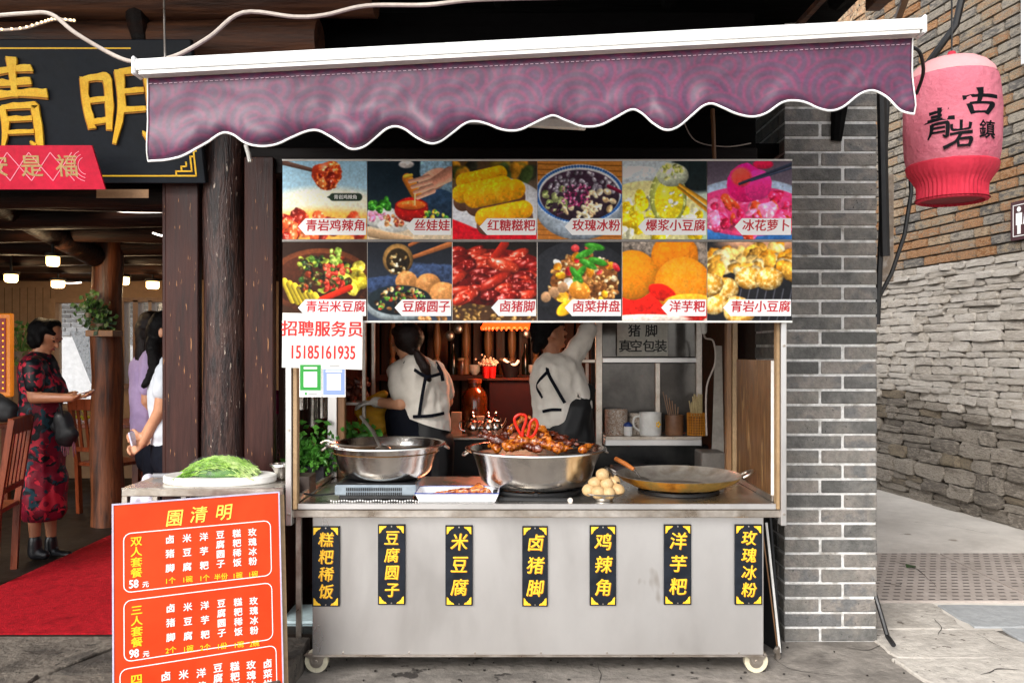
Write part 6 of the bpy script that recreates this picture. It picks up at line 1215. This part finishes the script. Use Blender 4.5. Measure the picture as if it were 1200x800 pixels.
for d in (-.09, .09): b.cap(g(182, 535, d), g(183, 590, d), .085, .06).cap(g(183, 590, d), g(182, 638, d), .055, .04).cap(g(182, 636, d), g(200, 640, d), .04, .03)
remeshed('body', b, .009, skin, w3, 0, sm=1); eyes(hc, *Mh, w3)
b = MB(); b.ell(hc + Vector((-.02, -.02, .03)), (.10, .10, .10), 18).cap(hc + Vector((-.05, -.03, .0)), g(170, 400, -.08), .085, .07).cap(g(170, 400, -.08), g(163, 450, -.12), .07, .03); remeshed('hair', b, .0105, hair_b, w3, .008, 18, 2)
b = MB(); b.cap(g(176, 420, -.14), g(182, 420, .16), .068, .068).cap(g(175, 432), g(176, 520), .14, .135).cap(g(173, 432, -.05), g(172, 500, -.03), .12, .12).cap(g(174, 425, -.16), g(172, 455, -.18), .062, .056).cap(g(190, 425, .17), g(196, 455, .18), .062, .056); remeshed('lilac_top', b, .013, lilac, w3, .012, 9, 2, cut=[(g(178, 522), (0, 0, -1))])
b = MB().cap(g(180, 515), g(182, 535), .13, .145)
for d in (-.09, .09): b.cap(g(182, 535, d), g(183, 590, d), .10, .07).cap(g(183, 590, d), g(182, 630, d), .068, .05)
remeshed('trousers', b, .014, navy, w3, .008, 9, 2)
# cook with a ponytail, seen from behind
def ribbon3(pts, off, w_, m, par, name): MB().tube(pts, w_, 8).build(name, m, par)
Y = 5.5; c1 = thing('person', 'cook with a ponytail in white T-shirt and navy apron, turned to the left', 'person', (P(490, 0, Y).x, Y, .12)); g = lambda x, y, d=0: P(x, y, Y + d)
b = MB(); hc = g(476, 401); Mh = head(b, hc, (-.80, .52, -.32)); b.cap(g(481, 410), g(488, 428), .05, .055).cap(g(467, 437, -.02), g(512, 437, .06), .06, .06).cap(g(488, 445), g(498, 490), .12, .12).cap(g(498, 490), g(500, 520), .12, .14)
b.cap(g(464, 438, -.05), g(470, 474, -.10), .05, .043).cap(g(470, 474, -.10), g(440, 471, -.03), .043, .031).cap(g(514, 440, .08), g(524, 470, .14), .05, .043).cap(g(524, 470, .14), g(500, 488, .32), .04, .03); hand(b, g(500, 488, .32), (-1, .4, 0), (0, 0, -1), .16, .6, 1)
for dx in (-9, 9): b.cap(g(500 + dx, 525), g(504 + dx, 590), .09, .065).cap(g(504 + dx, 590), g(504 + dx, 664), .06, .045).cap(g(504 + dx, 665), g(498 + dx, 667, .12), .04, .03)
remeshed('body', b, .009, skin, c1, 0, sm=1); eyes(hc, *Mh, c1)
b = MB(); b.ell(hc + Vector((.022, -.03, .03)), (.098, .092, .10), 18).cap(hc + Vector((.035, -.04, .0)), hc + Vector((.05, -.05, -.04)), .075, .05).ell(hc + Vector((-.03, -.01, .07)), (.07, .08, .045), 14).ell(g(489, 414, -.12), .028, 12).cap(g(490, 416, -.12), g(498, 430, -.14), .03, .042).cap(g(498, 430, -.14), g(503, 446, -.13), .042, .018); remeshed('hair', b, .0105, hair_b, c1, .006, 22, 2)
b = MB(); b.cap(g(470, 434, -.02), g(510, 434, .06), .072, .072).cap(g(478, 445), g(487, 498), .135, .13).cap(g(500, 445), g(506, 498), .135, .13).cap(g(464, 436, -.05), g(467, 460, -.09), .066, .068).cap(g(513, 438, .08), g(521, 458, .12), .066, .066).cap(g(490, 440, -.02), g(498, 496, -.02), .15, .14)
remeshed('t_shirt', b, .013, shirt, c1, .020, 8, 2, cut=[(g(495, 493), (-.35, 0, -1))])
b = MB(); b.cap(g(477, 490, .0), g(484, 510, .02), .15, .165).cap(g(484, 492, .02), g(490, 530, .03), .155, .175).cap(g(490, 530, .03), g(490, 600, .03), .17, .16).cap(g(470, 470, .1), g(474, 520, .09), .10, .12); remeshed('apron', b, .014, navy, c1, .010, 8, 2)
b = MB()
b.cap(g(499, 490, .01), g(501, 522, .02), .145, .16)
for dx in (-9, 9): b.cap(g(504 + dx, 520), g(506 + dx, 600), .115, .08).cap(g(506 + dx, 600), g(505 + dx, 655), .075, .055)
remeshed('trousers', b, .014, black, c1, .006, 9, 2)
def strap(pts, par, w_=.02):
    b = MB(); q = sm(pts, 5)
    for i in range(len(q) - 1): b.bar(q[i], q[i + 1], w_, .012, (0, 1, 0))
    b.build('apron_strap', navy, par)
strap([g(474, 424, -.10), g(484, 432, -.15), g(500, 441, -.19), g(515, 438, -.13)], c1, .020); strap([g(499, 441, -.19), g(495, 462, -.185), g(491, 488, -.165)], c1, .020); strap([g(511, 425, -.03), g(517, 436, -.09), g(519, 446, -.08)], c1, .022); strap([g(484, 488, -.16), g(505, 487, -.165), g(520, 484, -.1)], c1, .02)
b = MB(); hand(b, g(441, 471, -.03), (-1, -.1, -.08), (-.1, .2, -1), .165, .45, -1); b.cap(g(448, 472, -.04), g(440, 471, -.03), .037, .036).v; b.v = [v for v in b.v]; remeshed('glove', b, .006, mat('thin_white_glove', ['b9b2a8', 'd0cac0'], 8, .5, bump=.006, bsc=30), c1, .003, 30, 1)
yb = thing('yellow_bag', 'mustard yellow cloth bag in front of the ponytailed cook', 'bag', g(436, 510, .12)); b = MB().cap(g(430, 470, .14), g(450, 462, .14), .03, .03).cap(g(424, 482, .12), g(446, 480, .12), .05, .05).cap(g(428, 498, .12), g(448, 500, .12), .06, .06); remeshed('pouch', b, .014, mat('mustard_cloth', ['b8860f', 'd49c1c'], 6, .7, bump=.004, bsc=14), yb, .008)
# second cook, arm raised
Y = 5.3; c2 = thing('person', 'cook in a white long-sleeved top and black apron reaching up to the cabinet', 'person', (P(660, 0, Y).x, Y, .12)); g = lambda x, y, d=0: P(x, y, Y + d)
b = MB(); hc = g(645, 391); Mh = head(b, hc, (.90, .36, .22)); b.cap(g(645, 405), g(648, 420), .052, .06).cap(g(635, 436, .05), g(662, 430, 0), .06, .06).cap(g(652, 440), g(662, 495), .12, .12).cap(g(662, 495), g(666, 530), .12, .14)
b.cap(g(664, 428, .0), g(678, 404, .02), .055, .045).cap(g(678, 404, .02), g(692, 378, .08), .042, .03); hand(b, g(692, 378, .08), (.2, .3, 1), (.5, .8, 0), .17, .5, 1)
b.cap(g(636, 440, .06), g(634, 475, .10), .05, .042).cap(g(634, 475, .10), g(646, 494, .26), .04, .03); hand(b, g(646, 494, .26), (.7, .6, 0), (0, 0, -1), .16, .6, -1)
for dx in (-9, 9): b.cap(g(668 + dx, 535), g(668 + dx, 610), .09, .065).cap(g(668 + dx, 610), g(668 + dx, 672), .06, .045).cap(g(668 + dx, 675), g(673 + dx, 676, .12), .04, .03)
remeshed('body', b, .009, skin_d, c2, 0, sm=1); eyes(hc, *Mh, c2)
b = MB(); b.ell(hc + Vector((-.035, .0, .035)), (.098, .094, .098), 18).ell(hc + Vector((-.06, 0, -.03)), (.068, .08, .07), 14).ell(hc + Vector((.02, 0, .075)), (.07, .08, .045), 14).cap(hc + Vector((-.07, -.02, -.04)), hc + Vector((-.09, -.02, -.10)), .05, .03); remeshed('hair', b, .0105, hair, c2, .006, 20, 2)
b = MB(); b.cap(g(638, 434, .05), g(660, 428, 0), .075, .075).cap(g(643, 445), g(646, 492), .125, .12).cap(g(660, 440), g(672, 480), .145, .13).cap(g(650, 440, -.02), g(658, 485, -.02), .15, .14).cap(g(664, 428, 0), g(679, 404, .02), .085, .072).cap(g(679, 404, .02), g(689, 386, .06), .068, .058).cap(g(636, 438, .06), g(634, 475, .10), .062, .056).cap(g(634, 475, .1), g(643, 490, .2), .054, .045)
remeshed('long_sleeved_top', b, .013, shirt, c2, .024, 8, 2, cut=[(g(650, 500), (0, 0, -1))])
b = MB(); b.cap(g(671, 476, -.01), g(668, 540, 0), .13, .165).cap(g(668, 540, 0), g(668, 600, 0), .165, .16).cap(g(689, 458, .02), g(672, 482, -.04), .055, .115).cap(g(672, 482, -.04), g(664, 505, -.03), .12, .14).cap(g(652, 506, .02), g(655, 540, .02), .13, .14); remeshed('apron', b, .014, black, c2, .008, 8, 2)
b = MB()
b.cap(g(662, 488, .01), g(667, 530, .02), .14, .16)
for dx in (-9, 9): b.cap(g(668 + dx, 530), g(668 + dx, 610), .11, .08).cap(g(668 + dx, 610), g(668 + dx, 662), .075, .055)
remeshed('trousers', b, .014, black, c2, .006, 9, 2)
strap([g(642, 424, -.10), g(642, 436, -.16), g(652, 455, -.18), g(662, 472, -.19)], c2, .020); strap([g(641, 436, -.16), g(632, 446, -.13), g(630, 455, -.10), g(636, 466, -.13)], c2, .018); strap([g(636, 482, -.13), g(646, 480, -.15), g(658, 480, -.15)], c2, .018)
# ---------------------------------------------------------------- the stall kitchen behind the cart
KW = 7.3; kw = thing('slatted_wall', 'dark varnished wooden slat wall behind the cooks', 'wall', (0, KW, .12)); box('backing', blackwood, kw, -1.26, 1.60, KW + .02, KW + .06, .12, 2.62, 0)
sm_ = MB().cbox((0, 0, 1.2), (.082, .035, 2.4)).mesh('slat', slatwood, bevel=.006)
for i in range(28): shared(sm_, 'slat', kw, (-1.2 + i * .1, KW + random.uniform(-.006, .004), .16))
bal = MB().lathe([(.001, 0), (.03, 0), (.03, .12), (.018, .14), (.034, .22), (.036, .30), (.02, .42), (.015, .55), (.024, .62), (.016, .66), (.03, .70), (.03, .85), (.001, .85)], (0, 0, 0), 14).mesh('baluster', palewood)
redwood_d = mat('dark_rail_wood', ['2c120a', '44200f'], 5, .5, spec=.25)
rl = thing('balustrade', 'row of turned pale wooden balusters on the rear wall', 'balustrade', (0, 7.1, 1.2)); box('rail', redwood_d, rl, -1.2, 1.4, 7.08, 7.14, 1.32, 1.37, .004); box('rail', redwood_d, rl, -1.2, 1.4, 7.08, 7.14, 2.23, 2.27, .004)
for px in (460, 486, 512, 546, 572, 600, 628): shared(bal, 'baluster', rl, (P(px, 0, 7.1).x, 7.1, 1.375))
shelf_z = 1.3705
for px, k_, lab in ((531, 0, 'dark bottle on the rear rail just right of the ponytailed cook'), (541, 1, 'brown jar with a pale lid on the rear rail'), (556, 2, 'stack of white bowls on the rear rail'), (590, 1, 'small brown jar on the rear rail under the orange lampshade'), (616, 0, 'dark bottle on the rear rail beside the second cook'), (625, 2, 'stack of bowls on the rear rail beside the second cook')):
    q = (P(px, 0, 7.1).x, 7.11, shelf_z)
    if k_ == 0: tag(MB().lathe([(.001, 0), (.032, 0), (.034, .15), (.013, .20), (.013, .26), (.016, .262), (.001, .265)], q, 14).build('bottle', mat('dark_bottle_glass', ['0a0d08', '1c2010'], 4, .15)), lab, 'bottle')
    elif k_ == 1: t = thing('jar', lab, 'jar', q); MB().lathe([(.001, 0), (.04, 0), (.046, .08), (.036, .12), (.001, .12)], q, 16).build('body', mat('brown_glaze', ['3c1c0c', '6a3818'], 6, .3), t); MB().lathe([(.038, .1205), (.038, .14), (.001, .145)], q, 14).build('lid', cream, t)
    else:
        t = thing('bowl_stack', lab, 'bowls', q)
        for j in range(5): MB().lathe([(.001, .012 * j), (.02, .012 * j), (.05, .012 * j + .035), (.047, .012 * j + .036), (.001, .012 * j + .008)], q, 18).build('bowl', white_dirty, t)
for px, L_, lab in ((527, .26, 'steel ladle hanging on the upper rail, leftmost of the hanging tools'), (537, .20, 'steel skimmer hanging on the upper rail, middle of the hanging tools'), (617, .24, 'steel ladle hanging on the upper rail near the second cook')):
    q = Vector((P(px, 0, 7.05).x, 7.05, 2.0)); t = thing('hanging_tool', lab, 'ladle', q - Vector((0, 0, L_ + .1))); MB().tube([q, q - Vector((0, 0, L_))], .006, 6).build('handle', steel_worn, t); MB().ell(q - Vector((0, 0, L_ + .04)), (.042, .02, .045), 12).build('bowl', steel_worn, t)
tag(MB().bar(P(522, 0, 7.06) * Vector((1, 1, 0)) + Vector((0, 0, 2.01)) if 0 else (P(520, 0, 7.06).x, 7.06, 2.012), (P(640, 0, 7.06).x, 7.06, 2.012), .012, .012).build('hanging_rail', steel_worn), 'thin steel rail for ladles on the slatted rear wall', 'rail')
# orange lamp shade
lt = thing('hanging_lamp', 'glowing orange red lampshade with scalloped edge above the kitchen counter', 'lamp', P(605, 385, 6.2)); c = P(606, 384, 6.2); shm = mat('glowing_orange_shade', ['e23c10', 'f04c18'], 5, .6, emis='ff4410', es=1.6)
MB().lathe([(.262, 0), (.255, .03), (.17, .16), (.06, .22), (.03, .23)], c, 48, lambda a, i: 1 + (.03 * abs(math.sin(a * 16)) if i == 0 else 0)).build('shade', shm, lt); MB().tube([c + Vector((0, 0, .22)), Vector((c.x, c.y, 2.6))], .006, 6).build('cord', cable_k, lt); MB().ell(c + Vector((0, 0, .08)), .05, 12).build('bulb', warm_glow, lt)
b = MB()
for k in range(40): a = k * .157; b.cap(c + Vector((.262 * math.cos(a), .262 * math.sin(a), 0)), c + Vector((.264 * math.cos(a), .264 * math.sin(a), -.012)), .012, .005, 6)
tag(b.build('fringe', shm, lt), kind='stuff')
l = bpy.data.lights.new('lamp_light', 'POINT'); l.energy = 11; l.color = (1, .62, .36); l.shadow_soft_size = .12; o = bpy.data.objects.new('lamp_light', l); COL.objects.link(o); o.parent = lt; o.location = Vector(c) - WL[lt.name] + Vector((0, 0, -.06))
# red brown counter with vases
ct = thing('red_counter', 'red brown cabinet standing behind the cooks between them', 'cabinet', (P(600, 0, 6.6).x, 6.6, .12)); box('body', mat('maroon_board', ['220a0b', '301011'], 4, .6, spec=.2), ct, P(573, 0, 6.5).x, P(634, 0, 6.5).x, 6.5, 6.95, .12, P(0, 446, 6.5).z, .005); box('top', redwood_d, ct, P(570, 0, 6.5).x, P(637, 0, 6.5).x, 6.48, 6.97, P(0, 446, 6.5).z + .001, P(0, 443, 6.5).z, .003)
cz = P(0, 443, 6.5).z
for px, lab in ((568, 'red flower pot with white blossoms, left of the pair on the cabinet'), (577, 'red flower pot with white blossoms, right of the pair on the cabinet')):
    q = P(px, 0, 6.6); t = thing('flower_pot', lab, 'flower pot', (q.x, 6.6, cz), 'red flower pots on the cabinet'); zq = P(0, 430, 6.6).z if px == 568 else cz + .0; MB().lathe([(.001, 0), (.025, 0), (.033, .09), (.028, .09), (.001, .08)], (q.x + (.012 if px == 568 else 0), 6.56, cz), 14).build('pot', mat('red_glaze', ['b01818', 'cc2420'], 5, .3), t); rr = random.Random(px); b = MB()
    for i in range(40): b.ell((q.x + rr.gauss(0, .025), 6.56 + rr.gauss(0, .02), cz + .10 + abs(rr.gauss(0, .03))), rr.uniform(.006, .012), 5)
    tag(b.build('blossoms', mat('cream_blossom', ['b8a48c', 'd8c8b0'], 9, .7), t), kind='stuff')
t = thing('black_bowl', 'dark bowl with a pale rim standing on the red brown cabinet', 'bowl', P(598, 443, 6.6)); MB().lathe([(.001, 0), (.05, 0), (.085, .12), (.08, .125), (.04, .02), (.001, .015)], (P(598, 0, 6.62).x, 6.62, cz), 20).build('bowl', blackpl, t); MB().tube(sm([P(590, 421, 6.55), P(596, 425, 6.55), P(604, 427, 6.55), P(608, 422, 6.55)]), .012, 8).build('rim', white_dirty, t)
# dark sideboard with teapots, amber jar, cups
sbd = thing('sideboard', 'dark sideboard with a steel edge behind the basins', 'sideboard', (P(550, 0, 6.0).x, 6.1, .12)); SZ = P(0, 512, 5.95).z; box('body', black, sbd, P(440, 0, 6).x, P(640, 0, 6).x, 5.96, 6.40, .12, SZ - .02, .004); box('top', steel_worn, sbd, P(440, 0, 6).x, P(640, 0, 6).x, 5.94, 6.42, SZ - .0195, SZ, .003)
for px, s_, lab in ((554, 1.0, 'left polished teapot on the sideboard'), (572, 1.0, 'middle polished teapot on the sideboard, left of the tallest'), (581, .8, 'right end small polished pot on the sideboard')):
    q = (P(px, 0, 6.05).x, 6.05, SZ); t = thing('teapot', lab, 'teapot', q, 'polished teapots on the sideboard'); MB().lathe([(.001, 0), (.035 * s_, 0), (.058 * s_, .035), (.06 * s_, .065), (.045 * s_, .105), (.03 * s_, .115), (.001, .12)], q, 20).build('body', steel_bowl, t)
    MB().lathe([(.032 * s_, .116), (.026 * s_, .135), (.008, .15), (.012, .165), (.001, .175)], q, 14).build('lid', steel_bowl, t); MB().tube([Vector(q) + Vector((.05 * s_, -.01, .06)), Vector(q) + Vector((.085 * s_, -.015, .10)), Vector(q) + Vector((.095 * s_, -.015, .13))], [.012, .009, .006], 8).build('spout', steel_bowl, t)
    MB().tube(sm([Vector(q) + Vector((-.05 * s_, 0, .10)), Vector(q) + Vector((-.09 * s_, 0, .10)), Vector(q) + Vector((-.09 * s_, 0, .05)), Vector(q) + Vector((-.055 * s_, 0, .035))]), .005, 6).build('handle', steel_bowl, t)
q = (P(556, 0, 6.3).x, 6.3, SZ); t = thing('amber_jar', 'large amber glass jar behind the teapots', 'jar', q); am = mat('amber_glass', ['2c1206', '5c2c0e', '401c08'], 14, .12, coat=.5); MB().lathe([(.001, 0), (.08, 0), (.095, .03), (.098, .26), (.08, .31), (.05, .34), (.05, .37), (.001, .37)], q, 24).build('jar', am, t); MB().lathe([(.052, .371), (.055, .371), (.055, .40), (.001, .405)], q, 16).build('lid', redwood, t)
for px, w_, h_, lab in ((535, .075, .16, 'tall cream carton on the sideboard next to the cook'), (562, .07, .13, 'low cream carton standing between the teapots')):
    q = P(px, 0, 6.2); tag(box('carton', mat('cream_carton', ['a8947a', 'c4b296'], 14, .7), None, q.x - w_ / 2, q.x + w_ / 2, 6.17, 6.24, SZ, SZ + h_, .002), lab, 'box')
# left racks: pots, greens, shelf
rk = thing('steel_rack', 'steel shelf rack behind the left end of the cart', 'rack', (P(392, 0, 5.6).x, 5.7, .12)); rx0, rx1 = -1.22, P(432, 0, 5.6).x
for z in (P(0, 470, 5.6).z, P(0, 548, 5.6).z): box('shelf', steel_worn, rk, rx0, rx1, 5.5, 5.9, z - .02, z, .002)
for x in (rx0 + .015, rx1 - .015):
    for y in (5.515, 5.885): box('post', steel_worn, rk, x - .012, x + .012, y - .012, y + .012, .12, 2.0, .002)
rr = random.Random(4)
zz1 = P(0, 470, 5.6).z; mp_ = thing('smoked_meat', 'pile of dark smoked meat pieces on the rack shelf', 'meat', (P(410, 0, 5.7).x, 5.7, zz1)); b = MB()
for i in range(46): b.ell((P(rr.uniform(392, 428), 0, 5.7).x, 5.7 + rr.uniform(-.12, .12), zz1 + .02 + rr.random() * .13), (rr.uniform(.02, .04), rr.uniform(.02, .04), rr.uniform(.015, .03)), 7)
b.noise(.012, 22); tag(b.build('pieces', mat('smoked_meat', ['2a120c', '6a3424', '40201a'], 14, .35, bump=.004, bsc=40), mp_), kind='stuff')
def leaves(name, lab, cx, cy, cz, sx, sz, n, seed, ll=.07):
    t = thing(name, lab, 'vegetables', (cx, cy, cz)); rr = random.Random(seed); b = MB()
    for i in range(n):
        p = Vector((cx + rr.gauss(0, .45) * sx, cy + rr.gauss(0, .3) * sx, cz + abs(rr.gauss(.3, .35)) * sz)); d = Vector((rr.uniform(-1, 1), rr.uniform(-1, .3), rr.uniform(-.6, .9))).normalized() * ll * rr.uniform(.6, 1.3); u = d.cross(Vector((rr.uniform(-1, 1), 1, rr.uniform(-1, 1)))).normalized() * ll * .3
        b.add([p, p + d * .45 + u, p + d, p + d * .45 - u, p + d * .5 + Vector((0, -.01, .006))], [(0, 4, 1), (1, 4, 2), (2, 4, 3), (3, 4, 0)])
    tag(b.build('leaves', mat('fresh_greens', ['1c4414', '3f7a24', '5a9434'], 9, .5, rv=.2), t), kind='stuff')
leaves('leafy_greens', 'bunches of leafy greens standing inside the left end of the cart', P(362, 0, 4.72).x, 4.72, CT + .05, .17, .22, 420, 1, .05)
leaves('leafy_greens', 'leafy greens peeping over the rim of the left basin', P(408, 0, 5.2).x, 5.2, P(0, 540, 5.2).z, .2, .24, 300, 2, .08)
bk = thing('vegetable_crate', 'dark crate holding the leafy greens at the back left of the worktop', 'crate', (P(365, 0, 4.7).x, 4.7, CT)); box('crate', blackpl, bk, P(349, 0, 4.7).x, P(384, 0, 4.7).x, 4.62, 4.80, CT + .002, CT + .09, .004)
for i, (px, py, r_, h_) in enumerate(((352, 440, .03, .20), (366, 452, .034, .24), (377, 438, .03, .26))):
    q = P(px, py, 4.95); t = thing('steel_cylinder', ['narrow steel container hanging nearest the front left post', 'middle steel container hanging inside the left end of the cart', 'longest steel container hanging beside the rear left post'][i], 'container', q - Vector((0, 0, h_)), 'steel containers inside the left end'); MB().lathe([(.001, -h_), (r_, -h_), (r_, 0), (r_ * 1.06, .003), (r_ - .004, .002), (r_ - .004, -.03), (.001, -.035)], q, 20).build('body', steel_bowl, t); MB().tube([q, q + Vector((0, .0, .2))], .003, 6).build('hanging_hook', steel_worn, t)
t = thing('small_crate', 'small dark brown tin box on the worktop by the left post', 'box', P(362, 573, 4.3)); box('tin', mat('brown_tin', ['2a221e', '4a3c34'], 8, .5), t, P(350, 0, 4.3).x, P(366, 0, 4.3).x, 4.24, 4.38, CT + .002, CT + .095, .003)
tag(MB().cap(P(325, 476, 4.9), P(325, 466, 4.9), .05, .045, 14).build('magenta_bag', mat('magenta_cloth', ['b8106a', 'd41c80'], 5, .6)), 'small magenta cloth bundle glimpsed left of the cart post', 'cloth')
tag(MB().tube([P(324, 482, 4.9), P(327, 560, 4.9)], .028, 10).build('pink_tube', mat('pale_pink_plastic', ['b8908c', 'd0aca6'], 5, .5)), 'pale pink upright tube below the magenta bundle', 'tube')
# stainless cabinet with cups
KY = 5.55; kc = thing('glass_cabinet', 'stainless steel cabinet with sliding glass doors holding crockery', 'cabinet', (P(770, 0, KY).x, KY, .12)); kx = lambda x, d=0: P(x, 0, KY + d).x; kz = lambda y, d=0: P(0, y, KY + d).z
def kb(n, m, x0, x1, y0, y1, d0, d1, bv=.003): return box(n, m, kc, kx(x0), kx(x1), KY + d0, KY + d1, kz(y1), kz(y0), bv)
for x0, x1 in ((698, 706), (816, 823)): kb('upright', steel_worn, x0, x1, 330, 522, 0, .03)
kb('shelf_edge', steel_panel, 706, 816, 512, 519, -.16, .0); kb('shelf_edge', steel_panel, 706, 816, 419, 425, 0, .03); kb('rail', steel_worn, 682, 698, 421, 425, .005, .025)
kb('shelf', steel_worn, 706, 816, 508, 512, -.16, .45); kb('mullion', steel_worn, 768, 774, 425, 508, .005, .028)
doorm = mat('smoky_glass', ['3d3b38', '5c5956', '77726c'], 2, .12, .3, rv=.1)
kb('glass_door', doorm, 706, 768, 426, 507, .03, .036, 0); kb('glass_door', doorm, 774, 816, 426, 507, .034, .04, 0); kb('glass_door', doorm, 706, 816, 340, 418, .03, .036, 0)
kb('back_panel', blackpl, 700, 823, 330, 522, .44, .45, 0); kb('lower_cabinet', mat('dim_steel', ['2a2a2c', '44423f'], 3, .35, .8), 690, 830, 522, 700, 0, .4)
# wall-side rail left of cabinet
tag(MB().bar(P(688, 376, 5.9), P(688, 500, 5.9), .02, .02).build('steel_upright', steel_worn), 'thin steel upright just behind the raised arm of the second cook', 'rail')
ps = thing('paper_sign', 'white paper sign with black characters taped to the glass cabinet', 'sign', P(752, 417, KY - .02)); box('sheet', mat('soiled_paper', ['a8a69c', 'c6c4ba'], 5, .7), ps, kx(723), kx(782), KY - .013, KY - .011, kz(417), kz(373), 0)
f = front(kx(753), KY - .0135, kz(396)); kk = KY / F; inkp = mat('black_marker', '15171a', rough=.6, rv=0)
for ch, x, y in (('猪', -10, 7.5), ('脚', 10, 7.5), ('真', -21, -10.5), ('空', -8, -10.5), ('包', 7, -10.5), ('装', 21, -10.5)): text(ch, .086, f @ Matrix.Translation((x * kk, y * kk, 0)), inkp, ps, .018, .0004)
sh_z = kz(508); 
def mug(px, r_, h_, m, lab, handle=1, dy=-.09, nm='mug', cat='mug'):
    q = Vector((P(px, 0, KY + dy).x, KY + dy, sh_z)); t = thing(nm, lab, cat, q); MB().lathe([(.001, 0), (r_ * .93, 0), (r_, .012), (r_, h_), (r_ * .93, h_), (r_ * .93, .01), (.001, .01)], q, 28).build('body', m, t)
    if handle: MB().tube(sm([q + Vector((-r_ * .95, 0, h_ * .85)), q + Vector((-r_ * 1.45, 0, h_ * .75)), q + Vector((-r_ * 1.5, 0, h_ * .4)), q + Vector((-r_ * .95, 0, h_ * .18))]), .007, 8).build('handle', m, t)
    return t, q
t, q = mug(762, .072, .148, white_dirty, 'white enamel mug with a small yellow flower print'); b = MB()
for k in range(5): a = k * 1.257; b.ell(q + Vector((.040 + .012 * math.cos(a), -.064, .075 + .014 * math.sin(a))), (.007, .003, .008), 6)
b.build('flower_print', gold, t)
mug(722, .075, .165, mat('patterned_glaze', ['5c4c40', 'c8bcae', '8a6a52', 'ded6cc'], 46, .35), 'wide patterned earthenware jar at the left end of the cabinet shelf', 0, -.05, 'patterned_jar', 'jar')
mug(747, .06, .14, mat('patterned_glaze_b', ['6a5648', 'd0c4b6', '94785c'], 40, .35), 'second patterned jar half hidden behind the white mug', 0, .0, 'patterned_jar', 'jar')
t, q = mug(736, .028, .06, white_dirty, 'tiny white cup with a blue lid before the patterned jars', 0, -.12, 'small_cup', 'cup'); MB().lathe([(.03, .061), (.03, .072), (.015, .085), (.001, .088)], q, 16).build('lid', mat('blue_lid', '2a4488', rough=.4), t)
t, q = mug(790, .06, .13, mat('brown_clay', ['6a4630', '8a6244'], 6, .5), 'brown clay jar holding wooden sticks on the cabinet shelf', 0, -.06, 'clay_jar', 'jar'); b = MB()
for k in range(6): b.tube([q + Vector((-.02 + .008 * k, 0, .05)), q + Vector((-.07 + .02 * k, .02, .28 - .02 * k))], .004, 6)
b.build('sticks', palewood, t)
q = Vector((P(816, 0, KY - .1).x, KY - .1, sh_z)); t = thing('chopstick_basket', 'orange lattice basket full of pale chopsticks on the cabinet shelf', 'basket', q); om = mat('orange_plastic_basket', ['b06a18', 'd08828'], 6, .4); b = MB()
for k in range(9): b.tube([q + Vector((.055 * math.cos(a) * (1 + .006 * k), .055 * math.sin(a) * (1 + .006 * k), .008 + k * .017)) for a in [i * .393 for i in range(17)]], .0035, 5, cap=False)
b.build('hoops', om, t); b = MB()
for k in range(20): a = k * .314; b.tube([q + Vector((.055 * math.cos(a), .055 * math.sin(a), 0)), q + Vector((.058 * math.cos(a), .058 * math.sin(a), .145))], .0035, 5)
b.build('ribs', om, t); MB().lathe([(.001, .004), (.05, .004), (.052, .12), (.001, .12)], q, 16).build('liner', mat('dark_liner', '3a2410', rough=.6), t); rr = random.Random(8); b = MB()
for k in range(46): a, r_ = rr.uniform(0, 6.28), rr.uniform(0, .04); p = q + Vector((r_ * math.cos(a), r_ * math.sin(a), .1)); b.tube([p, p + Vector((rr.uniform(-.015, .02), rr.uniform(-.01, .01), rr.uniform(.11, .17)))], .0035, 5)
tag(b.build('chopsticks', mat('pale_bamboo', ['a89468', 'c8b688'], 20, .6), t), kind='stuff')
# clutter below the cabinet and on the right
t = thing('dark_appliance', 'dark kitchen appliance behind the wok', 'appliance', P(790, 570, 5.1)); box('housing', blackpl, t, P(718, 0, 5.1).x, P(815, 0, 5.1).x, 4.98, 5.3, .12, P(0, 548, 5.1).z, .01); box('grey_box', mat('grey_tin', ['5a544e', '6e6862'], 5, .5), t, P(818, 0, 5.1).x, P(846, 0, 5.1).x, 5.0, 5.2, .12, P(0, 528, 5.1).z, .006)
tag(MB().add([P(833, 560, 5.3), P(849, 560, 5.3), P(846, 405, 5.4), P(838, 405, 5.4), P(833, 560, 5.33), P(849, 560, 5.33), P(846, 405, 5.43), P(838, 405, 5.43)], [(0, 1, 2, 3), (4, 7, 6, 5), (0, 3, 7, 4), (1, 5, 6, 2), (0, 4, 5, 1), (3, 2, 6, 7)]).build('leaning_board', mat('pale_grey_board', ['8d857c', 'a89f94'], 5, .7)), 'pale grey board leaning in the gap right of the cabinet', 'board')
cab('white_flex', sm([P(824, 376, 5.2), P(826, 395, 5.2), P(836, 400, 5.2), P(838, 425, 5.2), P(828, 455, 5.2), P(828, 510, 5.2)]), .006, cable_m, 'white electric flex hanging right of the glass cabinet'); tag(MB().cap(P(825, 388, 5.18), P(825, 374, 5.18), .02, .02, 10).build('socket', white_dirty), 'white socket on the flex right of the cabinet', 'socket')

bpy.data.scenes.remove(TMP)
